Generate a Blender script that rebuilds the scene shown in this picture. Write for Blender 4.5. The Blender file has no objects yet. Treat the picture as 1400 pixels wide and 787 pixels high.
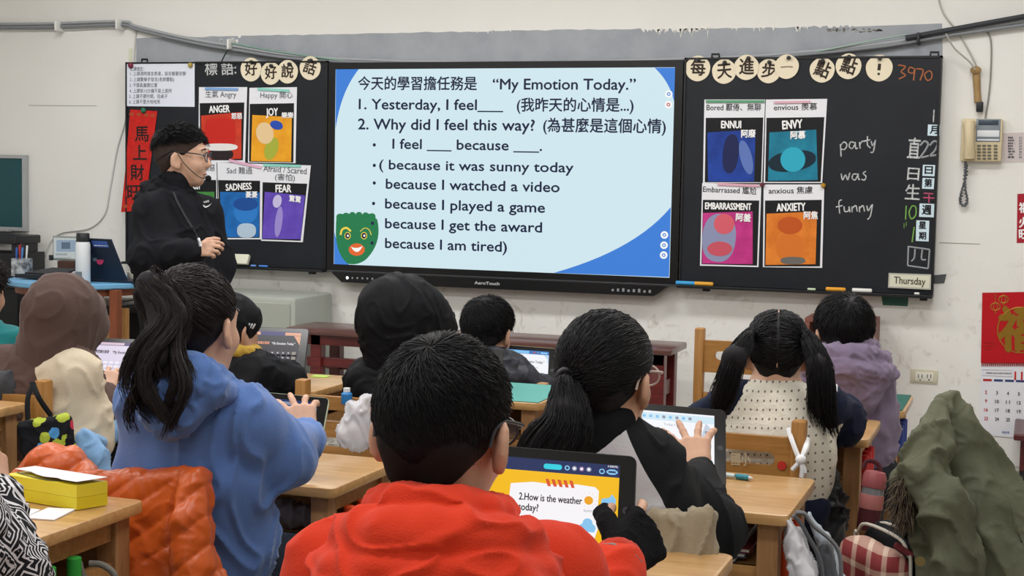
import bpy, bmesh, math, random
import numpy as np
from mathutils import Vector, Matrix
sc = bpy.context.scene
col = sc.collection
random.seed(7)
RNG = np.random.default_rng(7)

# ------------------------------------------------------------------ camera
FPX = 2050.0
YAW, PIT, ROL = .334036, -.0749178, -.0186467
CAM = np.array([3.641558, -7.486064, 1.35])

def _rot(yaw, pitch, roll):
    c, s = math.cos(yaw), math.sin(yaw); rz = np.array([[c, -s, 0], [s, c, 0], [0, 0, 1]])
    c, s = math.cos(pitch), math.sin(pitch); rx = np.array([[1, 0, 0], [0, c, -s], [0, s, c]])
    c, s = math.cos(roll), math.sin(roll); ry = np.array([[c, 0, s], [0, 1, 0], [-s, 0, c]])
    return rz @ rx @ ry
CM = _rot(YAW, PIT, ROL)
cam_data = bpy.data.cameras.new('camera')
cam_data.sensor_width = 36.0; cam_data.sensor_fit = 'HORIZONTAL'
cam_data.lens = FPX * 36.0 / 1400.0
cam_data.clip_start = .05
cam = bpy.data.objects.new('camera', cam_data); col.objects.link(cam)
m4 = np.eye(4); m4[:3, 0] = CM[:, 0]; m4[:3, 1] = CM[:, 2]; m4[:3, 2] = -CM[:, 1]; m4[:3, 3] = CAM
cam.matrix_world = Matrix(m4.tolist())
sc.camera = cam

# ------------------------------------------------------------------ light and exposure
sc.view_settings.view_transform = 'Standard'
sc.view_settings.look = 'None'
sc.view_settings.gamma = 1.0
sc.view_settings.use_curve_mapping = False
sc.view_settings.exposure = 0.0
world = bpy.data.worlds.new('world'); sc.world = world; world.use_nodes = True
world.node_tree.nodes['Background'].inputs[0].default_value = (.9, .95, 1, 1)
world.node_tree.nodes['Background'].inputs[1].default_value = .35
sc.cycles.max_bounces = 6; sc.cycles.diffuse_bounces = 4; sc.cycles.glossy_bounces = 2
sc.cycles.transmission_bounces = 4; sc.cycles.transparent_max_bounces = 6
sc.cycles.caustics_reflective = False; sc.cycles.caustics_refractive = False
sc.cycles.use_adaptive_sampling = True
LAMP_Z = 2.98
LAMP_POWER = 26.0
LAMPS = [(x, y) for y in (-1.55, -3.6, -5.6, -7.6) for x in (-.9, 1.2, 3.3)]
for (x, y) in LAMPS:
    ld = bpy.data.lights.new('tube_light', 'AREA'); ld.shape = 'RECTANGLE'; ld.size = 1.2; ld.size_y = .32
    ld.energy = LAMP_POWER * (.62 if y < -7 else .9 if y < -5 else 1.0); ld.color = (1.0, .99, .985)
    lo = bpy.data.objects.new('tube_light', ld); col.objects.link(lo); lo.location = (x, y, LAMP_Z - .075)

# ------------------------------------------------------------------ pixels to places
def ray(px, py): return CM @ np.array([(px - 700) / FPX, 1, (393.5 - py) / FPX])
def D(px, py, Z): return CAM + Z * ray(px, py)                 # at a distance along the view
def WY(px, py, y=0.0):                                         # on an upright plane parallel to the front wall
    d = ray(px, py); return CAM + d * (y - CAM[1]) / d[1]
def HZ(px, py, z):                                             # on a level plane
    d = ray(px, py); return CAM + d * (z - CAM[2]) / d[2]

# ------------------------------------------------------------------ helpers
def lin(h):
    if isinstance(h, str):
        h = h.lstrip('#'); c = [int(h[i:i+2], 16) / 255 for i in (0, 2, 4)]
    else: c = [v / 255 for v in h]
    return tuple(x / 12.92 if x <= .04045 else ((x + .055) / 1.055) ** 2.4 for x in c) + (1.0,)

MATS = {}
def mat(name, colour, rough=.6, spec=.4, metal=0, var=0.0, vscale=8.0, bump=0.0, bscale=60.0, emit=None, estr=1.0, kind='noise',
        colour2=None, alpha=1.0, stretch=None, sheen=0.0, trans=0.0, coat=0.0, ior=1.45):
    if name in MATS: return MATS[name]
    m = bpy.data.materials.new(name); m.use_nodes = True
    nt = m.node_tree; b = nt.nodes['Principled BSDF']; N = nt.nodes.new; L = nt.links.new
    b.inputs['Base Color'].default_value = lin(colour); b.inputs['Roughness'].default_value = rough
    b.inputs['Specular IOR Level'].default_value = spec; b.inputs['Metallic'].default_value = metal
    b.inputs['IOR'].default_value = ior
    if sheen: b.inputs['Sheen Weight'].default_value = sheen; b.inputs['Sheen Roughness'].default_value = .5
    if coat: b.inputs['Coat Weight'].default_value = coat; b.inputs['Coat Roughness'].default_value = .15
    if trans: b.inputs['Transmission Weight'].default_value = trans
    if alpha < 1: b.inputs['Alpha'].default_value = alpha
    if emit is not None:
        b.inputs['Emission Color'].default_value = lin(emit); b.inputs['Emission Strength'].default_value = estr
    co = N('ShaderNodeTexCoord'); src = co.outputs['Object']
    if stretch:
        mp = N('ShaderNodeMapping'); mp.inputs['Scale'].default_value = stretch; L(src, mp.inputs[0]); src = mp.outputs[0]
    if var or colour2:
        n = N('ShaderNodeTexNoise'); n.inputs['Scale'].default_value = vscale; n.inputs['Detail'].default_value = 4
        n.inputs['Roughness'].default_value = .6; L(src, n.inputs['Vector'])
        mx = N('ShaderNodeMix'); mx.data_type = 'RGBA'
        c1 = lin(colour)
        if colour2: c2 = lin(colour2)
        else: c2 = tuple(v * (1 - var) for v in c1[:3]) + (1,)
        mx.inputs[6].default_value = c1; mx.inputs[7].default_value = c2
        rp = N('ShaderNodeMapRange'); rp.inputs[1].default_value = .35; rp.inputs[2].default_value = .68
        L(n.outputs[0], rp.inputs[0]); L(rp.outputs[0], mx.inputs[0]); L(mx.outputs[2], b.inputs['Base Color'])
    if bump:
        n2 = N('ShaderNodeTexNoise'); n2.inputs['Scale'].default_value = bscale; n2.inputs['Detail'].default_value = 3
        L(src, n2.inputs['Vector'])
        bp = N('ShaderNodeBump'); bp.inputs['Strength'].default_value = bump; bp.inputs['Distance'].default_value = .004
        L(n2.outputs[0], bp.inputs['Height']); L(bp.outputs[0], b.inputs['Normal'])
    MATS[name] = m
    return m

def wood(name, c1, c2, axis='X', rough=.45, scale=5.0, coat=.0):
    """Grain running along one axis."""
    if name in MATS: return MATS[name]
    m = bpy.data.materials.new(name); m.use_nodes = True
    nt = m.node_tree; b = nt.nodes['Principled BSDF']; N = nt.nodes.new; L = nt.links.new
    co = N('ShaderNodeTexCoord'); mp = N('ShaderNodeMapping')
    s = {'X': (1.2, 14, 14), 'Y': (14, 1.2, 14), 'Z': (14, 14, 1.2)}[axis]
    mp.inputs['Scale'].default_value = s; L(co.outputs['Object'], mp.inputs[0])
    n = N('ShaderNodeTexNoise'); n.inputs['Scale'].default_value = scale; n.inputs['Detail'].default_value = 6
    n.inputs['Roughness'].default_value = .65; n.inputs['Distortion'].default_value = .6; L(mp.outputs[0], n.inputs[0])
    n2 = N('ShaderNodeTexNoise'); n2.inputs['Scale'].default_value = 7; n2.inputs['Detail'].default_value = 2
    L(co.outputs['Object'], n2.inputs[0])
    ad = N('ShaderNodeMath'); ad.operation = 'MULTIPLY_ADD'; ad.inputs[1].default_value = .35
    L(n2.outputs[0], ad.inputs[0]); L(n.outputs[0], ad.inputs[2])
    r = N('ShaderNodeMapRange'); r.inputs[1].default_value = .45; r.inputs[2].default_value = .9; L(ad.outputs[0], r.inputs[0])
    mx = N('ShaderNodeMix'); mx.data_type = 'RGBA'; mx.inputs[6].default_value = lin(c1); mx.inputs[7].default_value = lin(c2)
    L(r.outputs[0], mx.inputs[0]); L(mx.outputs[2], b.inputs['Base Color'])
    b.inputs['Roughness'].default_value = rough; b.inputs['Specular IOR Level'].default_value = .4
    if coat: b.inputs['Coat Weight'].default_value = coat; b.inputs['Coat Roughness'].default_value = .2
    bp = N('ShaderNodeBump'); bp.inputs['Strength'].default_value = .15; bp.inputs['Distance'].default_value = .002
    L(n.outputs[0], bp.inputs['Height']); L(bp.outputs[0], b.inputs['Normal'])
    MATS[name] = m
    return m

def tag(o, label=None, cat=None, group=None, kind=None):
    if label: o['label'] = label
    if cat: o['category'] = cat
    if group: o['group'] = group
    if kind: o['kind'] = kind
    return o

def empty(name, loc, label=None, cat=None, group=None, rz=0.0):
    o = bpy.data.objects.new(name, None); col.objects.link(o)
    o.location = [float(v) for v in loc]; o.rotation_euler = (0, 0, rz); o.empty_display_size = .05
    return tag(o, label, cat, group)

def link(name, me, parent=None):
    o = bpy.data.objects.new(name, me); col.objects.link(o)
    if parent is not None: o.parent = parent
    return o

def base_of(parent):
    """World offset of a parent chain (parents made here are only moved, not turned, while building)."""
    v = Vector((0, 0, 0))
    while parent is not None:
        v += parent.location; parent = parent.parent
    return v

class MB:
    """Collects solids into ONE mesh."""
    def __init__(s): s.bm = bmesh.new(); s.mi = 0
    def use(s, i): s.mi = i; return s
    def _fin(s, faces):
        for f in faces: f.material_index = s.mi
    def box(s, c, size, bev=0.0, rot=None, seg=2):
        m = Matrix.Translation(Vector([float(v) for v in c]))
        if rot is not None: m = m @ rot.to_4x4()
        m = m @ Matrix.Diagonal([float(v) for v in size] + [1])
        r = bmesh.ops.create_cube(s.bm, size=1.0, matrix=m)
        fs = set(f for v in r['verts'] for f in v.link_faces)
        if bev > 0:
            es = list(set(e for v in r['verts'] for e in v.link_edges))
            rr = bmesh.ops.bevel(s.bm, geom=es, offset=bev, segments=seg, profile=.5, affect='EDGES', clamp_overlap=True)
            fs = set(rr['faces']) | set(f for f in fs if f.is_valid)
        s._fin(fs); return s
    def b2(s, lo, hi, bev=0.0):
        lo = np.array(lo, float); hi = np.array(hi, float)
        return s.box((lo + hi) / 2, np.abs(hi - lo), bev)
    def quad(s, pts):
        vs = [s.bm.verts.new([float(c) for c in p]) for p in pts]; s._fin([s.bm.faces.new(vs)]); return s
    def poly(s, pts, back):
        """A flat outline with thickness: pts in order, `back` the vector to its rear face."""
        back = np.array(back, float); n = len(pts)
        a = [s.bm.verts.new([float(c) for c in p]) for p in pts]
        b = [s.bm.verts.new([float(c) for c in (np.array(p) + back)]) for p in pts]
        fs = [s.bm.faces.new(a), s.bm.faces.new(b[::-1])]
        for i in range(n): fs.append(s.bm.faces.new([a[i], b[i], b[(i+1) % n], a[(i+1) % n]]))
        s._fin(fs); return s
    def tube(s, pts, r, seg=8, closed=False, flat=1.0):
        pts = [np.array(p, float) for p in pts]; n = len(pts)
        rs = [r] * n if np.isscalar(r) else list(r)
        rings = []; up = None
        for i in range(n):
            if closed: t = pts[(i+1) % n] - pts[i-1]
            else: t = pts[min(i+1, n-1)] - pts[max(i-1, 0)]
            t = t / (np.linalg.norm(t) + 1e-12)
            if up is None:
                a = np.array([0, 0, 1.]) if abs(t[2]) < .9 else np.array([0, 1., 0]); up = a
            u = up - t * np.dot(up, t); u /= (np.linalg.norm(u) + 1e-12); up = u; w = np.cross(t, u)
            rings.append([s.bm.verts.new((pts[i] + rs[i] * (math.cos(2*math.pi*k/seg) * w + flat * math.sin(2*math.pi*k/seg) * u)).tolist()) for k in range(seg)])
        fs = []
        for i in range(n if closed else n - 1):
            A, B = rings[i], rings[(i+1) % n]
            for k in range(seg): fs.append(s.bm.faces.new([A[k], A[(k+1) % seg], B[(k+1) % seg], B[k]]))
        if not closed: fs += [s.bm.faces.new(rings[0][::-1]), s.bm.faces.new(rings[-1])]
        s._fin(fs); return s
    def lathe(s, prof, c, axis=(0, 0, 1), seg=24):
        """prof: list of (radius, height) along axis from c."""
        ax = np.array(axis, float); ax /= np.linalg.norm(ax); c = np.array(c, float)
        a = np.array([1., 0, 0]) if abs(ax[0]) < .9 else np.array([0, 1., 0])
        u = a - ax * np.dot(a, ax); u /= np.linalg.norm(u); w = np.cross(ax, u)
        rings = [[s.bm.verts.new((c + ax*h + max(r, 1e-5) * (math.cos(2*math.pi*k/seg)*u + math.sin(2*math.pi*k/seg)*w)).tolist()) for k in range(seg)] for r, h in prof]
        fs = []
        for A, B in zip(rings[:-1], rings[1:]):
            for k in range(seg): fs.append(s.bm.faces.new([A[k], A[(k+1) % seg], B[(k+1) % seg], B[k]]))
        fs += [s.bm.faces.new(rings[0][::-1]), s.bm.faces.new(rings[-1])]
        s._fin(fs); return s
    def ball(s, c, r, seg=12):
        r = (r, r, r) if np.isscalar(r) else r
        m = Matrix.Translation(Vector([float(v) for v in c])) @ Matrix.Diagonal([float(v) for v in r] + [1])
        q = bmesh.ops.create_uvsphere(s.bm, u_segments=seg, v_segments=max(6, seg*2//3), radius=1, matrix=m)
        s._fin(set(f for v in q['verts'] for f in v.link_faces)); return s
    def build(s, name, mats, parent=None, smooth=False, angle=None):
        bmesh.ops.recalc_face_normals(s.bm, faces=s.bm.faces)
        me = bpy.data.meshes.new(name)
        if parent is not None:
            off = base_of(parent); bmesh.ops.translate(s.bm, verts=s.bm.verts, vec=-off)
        s.bm.to_mesh(me); s.bm.free()
        for m in (mats if isinstance(mats, (list, tuple)) else [mats]): me.materials.append(m)
        if smooth or angle:
            me.polygons.foreach_set('use_smooth', [True] * len(me.polygons))
            if angle is None: angle = 50
            if angle < 180: me.set_sharp_from_angle(angle=math.radians(angle))
        return link(name, me, parent)

def np_mesh(name, v, f, mats, parent=None, smooth=True, attr=None, midx=None):
    v = np.asarray(v, np.float32); f = np.asarray(f, np.int32)
    if parent is not None: v = v - np.array(base_of(parent), np.float32)
    me = bpy.data.meshes.new(name); k = f.shape[1]
    me.vertices.add(len(v)); me.vertices.foreach_set('co', v.ravel())
    me.loops.add(f.size); me.loops.foreach_set('vertex_index', f.ravel())
    me.polygons.add(len(f)); me.polygons.foreach_set('loop_start', np.arange(0, f.size, k, dtype=np.int32))
    if midx is not None: me.polygons.foreach_set('material_index', np.asarray(midx, np.int32))
    if smooth: me.polygons.foreach_set('use_smooth', np.ones(len(f), bool))
    me.update(calc_edges=True); me.validate()
    if attr:
        for an, av in attr.items():
            a = me.attributes.new(an, 'FLOAT', 'POINT'); a.data.foreach_set('value', np.asarray(av, np.float32))
    for m in (mats if isinstance(mats, (list, tuple)) else [mats]): me.materials.append(m)
    return link(name, me, parent)

def text_mesh(txt):
    cu = bpy.data.curves.new('text', 'FONT'); cu.body = txt; cu.size = 1.0; cu.resolution_u = 3
    o = bpy.data.objects.new('text', cu)
    me = bpy.data.meshes.new_from_object(o)
    bpy.data.objects.remove(o); bpy.data.curves.remove(cu)
    return me

def put_text(parent, txt, p0, p1, height, m, name='lettering', bold=.012, cap=None, keep=False, normal=(0, -1, 0)):
    """Letters standing on the line p0 -> p1 (world), `height` metres tall, facing `normal`."""
    me0 = text_mesh(txt)
    n = len(me0.vertices)
    if n == 0: return None
    co = np.empty(n*3, np.float32); me0.vertices.foreach_get('co', co); co = co.reshape(-1, 3)
    tris = [list(p.vertices) for p in me0.polygons]; bpy.data.meshes.remove(me0)
    cjk = any(ord(c) > 0x2e80 for c in txt)
    capn = cap if cap else (.86 if cjk else .70)
    base = -.09 if cjk else 0.0
    p0 = np.array(p0, float); p1 = np.array(p1, float)
    ex = p1 - p0; Lg = np.linalg.norm(ex); ex /= Lg
    nz = np.array(normal, float); nz /= np.linalg.norm(nz); ez = np.cross(nz, ex); ez /= np.linalg.norm(ez)
    x0, x1 = co[:, 0].min(), co[:, 0].max()
    sx = Lg / (x1 - x0); sy = height / capn
    if keep: sx = sy
    w = p0 + np.outer((co[:, 0] - x0) * sx, ex) + np.outer((co[:, 1] - base) * sy, ez)
    if parent is not None: w = w - np.array(base_of(parent))
    vs, fs = [], []
    sh_ = [(0, 0)] if bold <= 0 else [(bold, 0), (-bold, 0), (0, bold), (0, -bold)]
    for k, (a, b) in enumerate(sh_):                    # heavier strokes: the same letters a hair's breadth apart
        vs.append(w + ex * a * sy + ez * b * sy - nz * k * 2e-5 * -1); fs += [[i + k*n for i in t] for t in tris]
    me = bpy.data.meshes.new(name); me.from_pydata(np.concatenate(vs).tolist(), [], fs); me.update()
    me.materials.append(m)
    return link(name, me, parent)

def smoothline(pts, n=8):
    """Catmull-Rom through the points."""
    P = [np.array(p, float) for p in pts]; P = [2*P[0]-P[1]] + P + [2*P[-1]-P[-2]]
    out = []
    for i in range(1, len(P)-2):
        for k in range(n):
            t = k/n
            out.append(.5*((2*P[i]) + (-P[i-1]+P[i+1])*t + (2*P[i-1]-5*P[i]+4*P[i+1]-P[i+2])*t*t + (-P[i-1]+3*P[i]-3*P[i+1]+P[i+2])*t**3))
    out.append(P[-2]); return out
# ------------------------------------------------------------------ the room
WALL_Y = .06
XL, XR, YB, ZC = -3.4, 5.3, -9.6, 3.08
def wall_material():
    m = bpy.data.materials.new('wall_paint'); m.use_nodes = True
    nt = m.node_tree; b = nt.nodes['Principled BSDF']; N = nt.nodes.new; L = nt.links.new
    co = N('ShaderNodeTexCoord'); sp = N('ShaderNodeSeparateXYZ'); L(co.outputs['Object'], sp.inputs[0])
    n = N('ShaderNodeTexNoise'); n.inputs['Scale'].default_value = 2.2; n.inputs['Detail'].default_value = 5; L(co.outputs['Object'], n.inputs[0])
    n2 = N('ShaderNodeTexNoise'); n2.inputs['Scale'].default_value = 9; n2.inputs['Detail'].default_value = 7; n2.inputs['Distortion'].default_value = 1.2
    n2.inputs['Roughness'].default_value = .65; L(co.outputs['Object'], n2.inputs[0])
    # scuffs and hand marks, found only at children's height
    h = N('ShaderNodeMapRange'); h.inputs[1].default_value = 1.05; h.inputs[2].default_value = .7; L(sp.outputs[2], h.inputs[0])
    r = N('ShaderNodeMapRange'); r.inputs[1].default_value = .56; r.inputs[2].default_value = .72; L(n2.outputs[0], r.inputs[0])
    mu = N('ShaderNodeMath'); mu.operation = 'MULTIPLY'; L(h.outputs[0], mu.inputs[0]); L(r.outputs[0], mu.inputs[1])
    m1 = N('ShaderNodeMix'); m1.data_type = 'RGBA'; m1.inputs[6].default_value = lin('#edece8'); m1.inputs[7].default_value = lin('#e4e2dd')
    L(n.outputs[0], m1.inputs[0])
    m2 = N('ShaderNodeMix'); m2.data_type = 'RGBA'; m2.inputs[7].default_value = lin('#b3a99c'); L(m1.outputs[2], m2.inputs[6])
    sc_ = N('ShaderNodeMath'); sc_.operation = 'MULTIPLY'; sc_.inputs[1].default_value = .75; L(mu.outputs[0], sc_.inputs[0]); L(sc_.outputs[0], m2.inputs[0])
    L(m2.outputs[2], b.inputs['Base Color']); b.inputs['Roughness'].default_value = .75; b.inputs['Specular IOR Level'].default_value = .2
    bp = N('ShaderNodeBump'); bp.inputs['Strength'].default_value = .12; bp.inputs['Distance'].default_value = .01; L(n2.outputs[0], bp.inputs['Height']); L(bp.outputs[0], b.inputs['Normal'])
    return m
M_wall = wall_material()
def floor_material():
    m = bpy.data.materials.new('terrazzo'); m.use_nodes = True
    nt = m.node_tree; b = nt.nodes['Principled BSDF']; N = nt.nodes.new; L = nt.links.new
    co = N('ShaderNodeTexCoord'); v = N('ShaderNodeTexVoronoi'); v.inputs['Scale'].default_value = 70; L(co.outputs['Object'], v.inputs[0])
    r = N('ShaderNodeValToRGB'); e = r.color_ramp.elements
    e[0].color = lin('#6f6d68'); e[0].position = .2; e[1].color = lin('#c9c5bb'); e[1].position = .8
    L(v.outputs['Color'], r.inputs[0]); L(r.outputs[0], b.inputs['Base Color']); b.inputs['Roughness'].default_value = .35
    return m
def structure(o): o['kind'] = 'structure'; return o
structure(MB().b2((XL, YB, -.1), (XR, WALL_Y, 0)).build('floor', floor_material()))
structure(MB().b2((XL, YB, ZC), (XR, WALL_Y, ZC + .1)).build('ceiling', mat('ceiling_white', '#eeece6', .8)))
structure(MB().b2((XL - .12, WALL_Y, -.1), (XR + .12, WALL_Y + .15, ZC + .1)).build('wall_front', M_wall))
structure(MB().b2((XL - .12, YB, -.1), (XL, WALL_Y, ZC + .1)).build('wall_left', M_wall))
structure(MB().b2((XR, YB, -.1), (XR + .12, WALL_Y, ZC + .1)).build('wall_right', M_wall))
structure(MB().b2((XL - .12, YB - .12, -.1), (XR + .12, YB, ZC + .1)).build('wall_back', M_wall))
for i, (x, y) in enumerate(LAMPS):
    r = empty('ceiling_lamp', (x, y, ZC), 'white fluorescent ceiling lamp with a louvred tray on the ceiling', 'lamp', 'fluorescent lamps on the ceiling')
    MB().box((x, y, ZC - .03), (1.3, .38, .06), .01).build('housing', mat('lamp_white', '#f2f2ee', .4), r)
    for dy in (-.1, .1):
        MB().tube([(x - .58, y + dy, ZC - .075), (x + .58, y + dy, ZC - .075)], .013, 10).build('tube', mat('tube_glow', '#ffffff', .4, emit='#fffaf0', estr=3.0), r)

# old grey paint left bare round the board, with a ragged upper edge
M_grey = mat('bare_grey_paint', '#a9adb3', .8, .2, colour2='#9a9fa6', vscale=5)
def ragged(p, q, n, amp, seed):
    rr = random.Random(seed); out = []
    for i in range(n + 1):
        t = i / n; x = p[0] + (q[0] - p[0]) * t; y = p[1] + (q[1] - p[1]) * t
        out.append((x + rr.uniform(-.5, .5), y + rr.uniform(-amp, amp)))
    return out
outline = ragged((187, 52), (640, 43), 40, .8, 1) + ragged((641, 43), (875, 39), 20, .9, 5) + ragged((880, 42), (965, 41), 34, 3.2, 2) + ragged((970, 39), (1110, 37), 12, .8, 3) + ragged((1112, 37), (1168, 36), 18, 2.2, 4) + [(1288, 32), (1289, 95), (186, 95)]
structure(MB().poly([WY(x, y, WALL_Y - .002) for x, y in outline], (0, .0018, 0)).build('trim_1', M_grey))
structure(MB().poly([WY(x, y, WALL_Y - .003) for x, y in [(176, 66), (180.5, 66), (180, 84), (176, 84)]], (0, .0026, 0)).build('trim_2', mat('old_tape', '#d9dcc4', .8)))
rr = random.Random(9)
flk = MB()                                            # flakes of white filler left on the grey band
for (x0, x1, y0, y1, n, L_) in [(893, 968, 41.5, 40, 34, 11), (1085, 1108, 38, 37, 8, 6), (640, 700, 43.5, 42.5, 5, 4), (1000, 1080, 39.5, 38.5, 8, 4)]:
    for k in range(n):                                # runs of white paint hanging from the ragged edge
        x = rr.uniform(x0, x1); y = y0 + (y1-y0)*(x-x0)/(x1-x0) - 1.5; l = rr.uniform(.25, 1)**1.6*L_ + 1.5; w = rr.uniform(.6, 1.3)
        flk.poly([WY(a_, b_, WALL_Y - .0035) for a_, b_ in ((x-w*1.6, y), (x+w*1.6, y), (x+w*.5, y+l*.6), (x+w*.3, y+l), (x-w*.3, y+l), (x-w*.5, y+l*.6))], (0, .003, 0))
for (cx, cy, w, n) in [(315, 52, 14, 8)]:
    for k in range(n):
        x = cx + rr.uniform(-w, w); y = cy + rr.uniform(-3, 7); a = rr.uniform(.5, 2.2); b_ = rr.uniform(.7, 3.2)
        flk.poly([WY(x + a*math.cos(t), y + b_*math.sin(t), WALL_Y - .0035) for t in (0, 1.1, 2.3, 3.1, 4.2, 5.2)], (0, .003, 0))
fl2 = MB()
for k in range(46):                                   # patches where the grey has come off to the dark render below
    x = rr.uniform(1128, 1205); y = 41 + rr.uniform(-2.5, 4)*(1 - abs(x-1160)/60); a = rr.uniform(.6, 3); b_ = rr.uniform(.4, 1.3)
    fl2.poly([WY(x + a*math.cos(t), y + b_*math.sin(t), WALL_Y - .0035) for t in (0, 1.1, 2.3, 3.1, 4.2, 5.2)], (0, .003, 0))
structure(fl2.build('trim_5', mat('render_dark', '#7d786f', .9)))
structure(flk.build('trim_3', mat('filler_white', '#eceae4', .8)))
crk = MB().poly([WY(x, y, WALL_Y - .0012) for x, y in [(39, 143.6), (85, 144), (132, 144.3), (132, 145), (85, 144.8), (39, 144.3)]], (0, .0011, 0))
crk.poly([WY(x, y, WALL_Y - .0012) for x, y in [(1284, 331), (1340, 333), (1340, 334), (1284, 332.2)]], (0, .0011, 0))
structure(crk.build('trim_4', mat('crack', '#9b968c', .9)))

# ------------------------------------------------------------------ board: two sliding panels and the display
M_board = mat('board_black', '#1b1e24', .45, .3, colour2='#21242a', vscale=3.5, bump=.03, bscale=200)
M_bframe = mat('board_frame', '#141518', .35, .5)
BZ0, BZ1 = .8019, 1.9572
LX0, LX1 = -1.3355, -.0465
RX0, RX1 = 1.943, 3.1951
def panel(x0, x1, label, tabs):
    o = empty('chalkboard', ((x0+x1)/2, .02, BZ0), label, 'chalkboard')
    MB().b2((x0+.004, .0, BZ0+.012), (x1-.004, .045, BZ1-.008)).build('writing_surface', M_board, o)
    f = MB()
    f.b2((x0, -.006, BZ0+.01), (x0+.010, .05, BZ1)); f.b2((x1-.010, -.006, BZ0+.01), (x1, .05, BZ1))
    f.b2((x0, -.006, BZ1-.010), (x1, .05, BZ1)); f.build('frame', M_bframe, o)
    MB().b2((x0, -.05, BZ0-.004), (x1, .05, BZ0+.010), .002).build('chalk_ledge', M_bframe, o)
    for (px, top) in tabs:
        x = WY(px, 80 if top else 395)[0]
        if top: MB().tube([(x-.018, .02, BZ1-.005), (x-.018, .02, BZ1+.018), (x+.018, .02, BZ1+.018), (x+.018, .02, BZ1-.005)], .006, 6).build('bracket', M_bframe, o)
        else: MB().b2((x-.018, .0, BZ0-.02), (x+.018, .03, BZ0-.002), .003).build('bracket', M_bframe, o)
    return o
PL = panel(LX0, LX1, 'black chalkboard panel left of the display, with a rules sheet pinned in its corner', [(195, 1), (425, 0)])
PR = panel(RX0, RX1, 'black chalkboard panel right of the bright display, with the chalked word party', [(977, 1), (1277, 1), (965, 0), (1263, 0)])

# display
dsp = empty('interactive_display', (.95, .02, BZ0), 'large wide interactive display showing a pale blue lesson slide', 'display')
sw, sh, sz = 1.895, 1.066, .8438
M_bez = mat('bezel_black', '#0c0d10', .3, .5)
z0b, z1b = sz - .034, sz + sh + .036
bz = MB()
bz.b2((-.042, -.004, z0b), (0, .05, z1b)); bz.b2((sw, -.004, z0b), (sw+.042, .05, z1b))
bz.b2((0, -.004, sz+sh), (sw, .05, z1b)); bz.b2((0, -.004, z0b), (sw, .05, sz)); bz.b2((-.03, .003, z0b), (sw+.03, .045, z1b-.002))
bz.build('bezel', M_bez, dsp)
MB().b2((-.042, -.006, z0b-.008), (sw+.042, .05, z0b), .001).build('trim_line', mat('bezel_grey', '#4a4c50', .35, metal=.4), dsp)
bar = MB().poly([(.0, -.035, z0b-.008), (sw-.0, -.035, z0b-.008), (sw-.075, -.035, z0b-.062), (.065, -.035, z0b-.062)], (0, .08, 0)).build('speaker_bar', M_bez, dsp)
b_ = MB()
for k in range(6): b_.ball((.10 + .03*k, -.036, z0b-.036), (.006 if k else .008, .003, .006 if k else .008), 8)
b_.build('button', mat('button_glow', '#8f959c', .4), bar)
MB().ball((.10, -.038, z0b-.036), (.008, .003, .008), 8).build('power_light', mat('led_white', '#ffffff', emit='#eef4ff', estr=1.5), bar)
p_ = MB()
for k in range(8): p_.b2((1.60 + .028*k, -.037, z0b-.045), (1.612 + .028*k, -.033, z0b-.033 + (k % 3)*.003))
p_.build('port', mat('port_grey', '#8b8f94', .5), bar)
put_text(bar, 'AeroTouch', (.845, -.0362, z0b-.040), (.985, -.0362, z0b-.040), .016, mat('logo_grey', '#c9ccd0', .5), 'logo', .02)

def emi(name, c, s=1.0): return mat(name, '#0b0b0b', .25, .3, emit=c, estr=s)
E_bg = emi('slide_pale', '#cfe6ee'); E_blue = emi('slide_blue', '#3f7fd6')
scr = MB().b2((0, -.001, sz), (sw, .002, sz+sh)).build('screen', E_bg, dsp)
def S(px, py, y): return WY(px, py, y)
def inset(pts, y, e): return [np.array([S(a, b, 0)[0], y, S(a, b, 0)[2]]) for a, b in pts]
def flat(pts, y, m, name, parent): return MB().poly(inset(pts, y, 0), (0, .0006, 0)).build(name, m, parent)
def bez(p0, p1, p2, n=14): return [tuple((1-t)**2*np.array(p0) + 2*t*(1-t)*np.array(p1) + t*t*np.array(p2)) for t in np.linspace(0, 1, n)]
flat([(459.4, 94.4), (491, 94.2)] + bez((491, 94.2), (466, 125), (459, 176))[1:], -.0018, E_blue, 'slide_corner', scr)
flat([(923, 92.4), (922.3, 142)] + bez((922.3, 142), (917, 113), (895, 92.6))[1:], -.0018, E_blue, 'slide_corner', scr)
flat([(457.2, 317), (457, 361.7), (478, 362.4)] + bez((478, 362.4), (464, 345), (457.2, 317))[1:-1], -.0018, E_blue, 'slide_corner', scr)
flat([(914.8, 378.6), (917.2, 283)] + bez((917.2, 283), (868, 342), (757, 372.8))[1:], -.0018, E_blue, 'slide_corner', scr)
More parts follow.
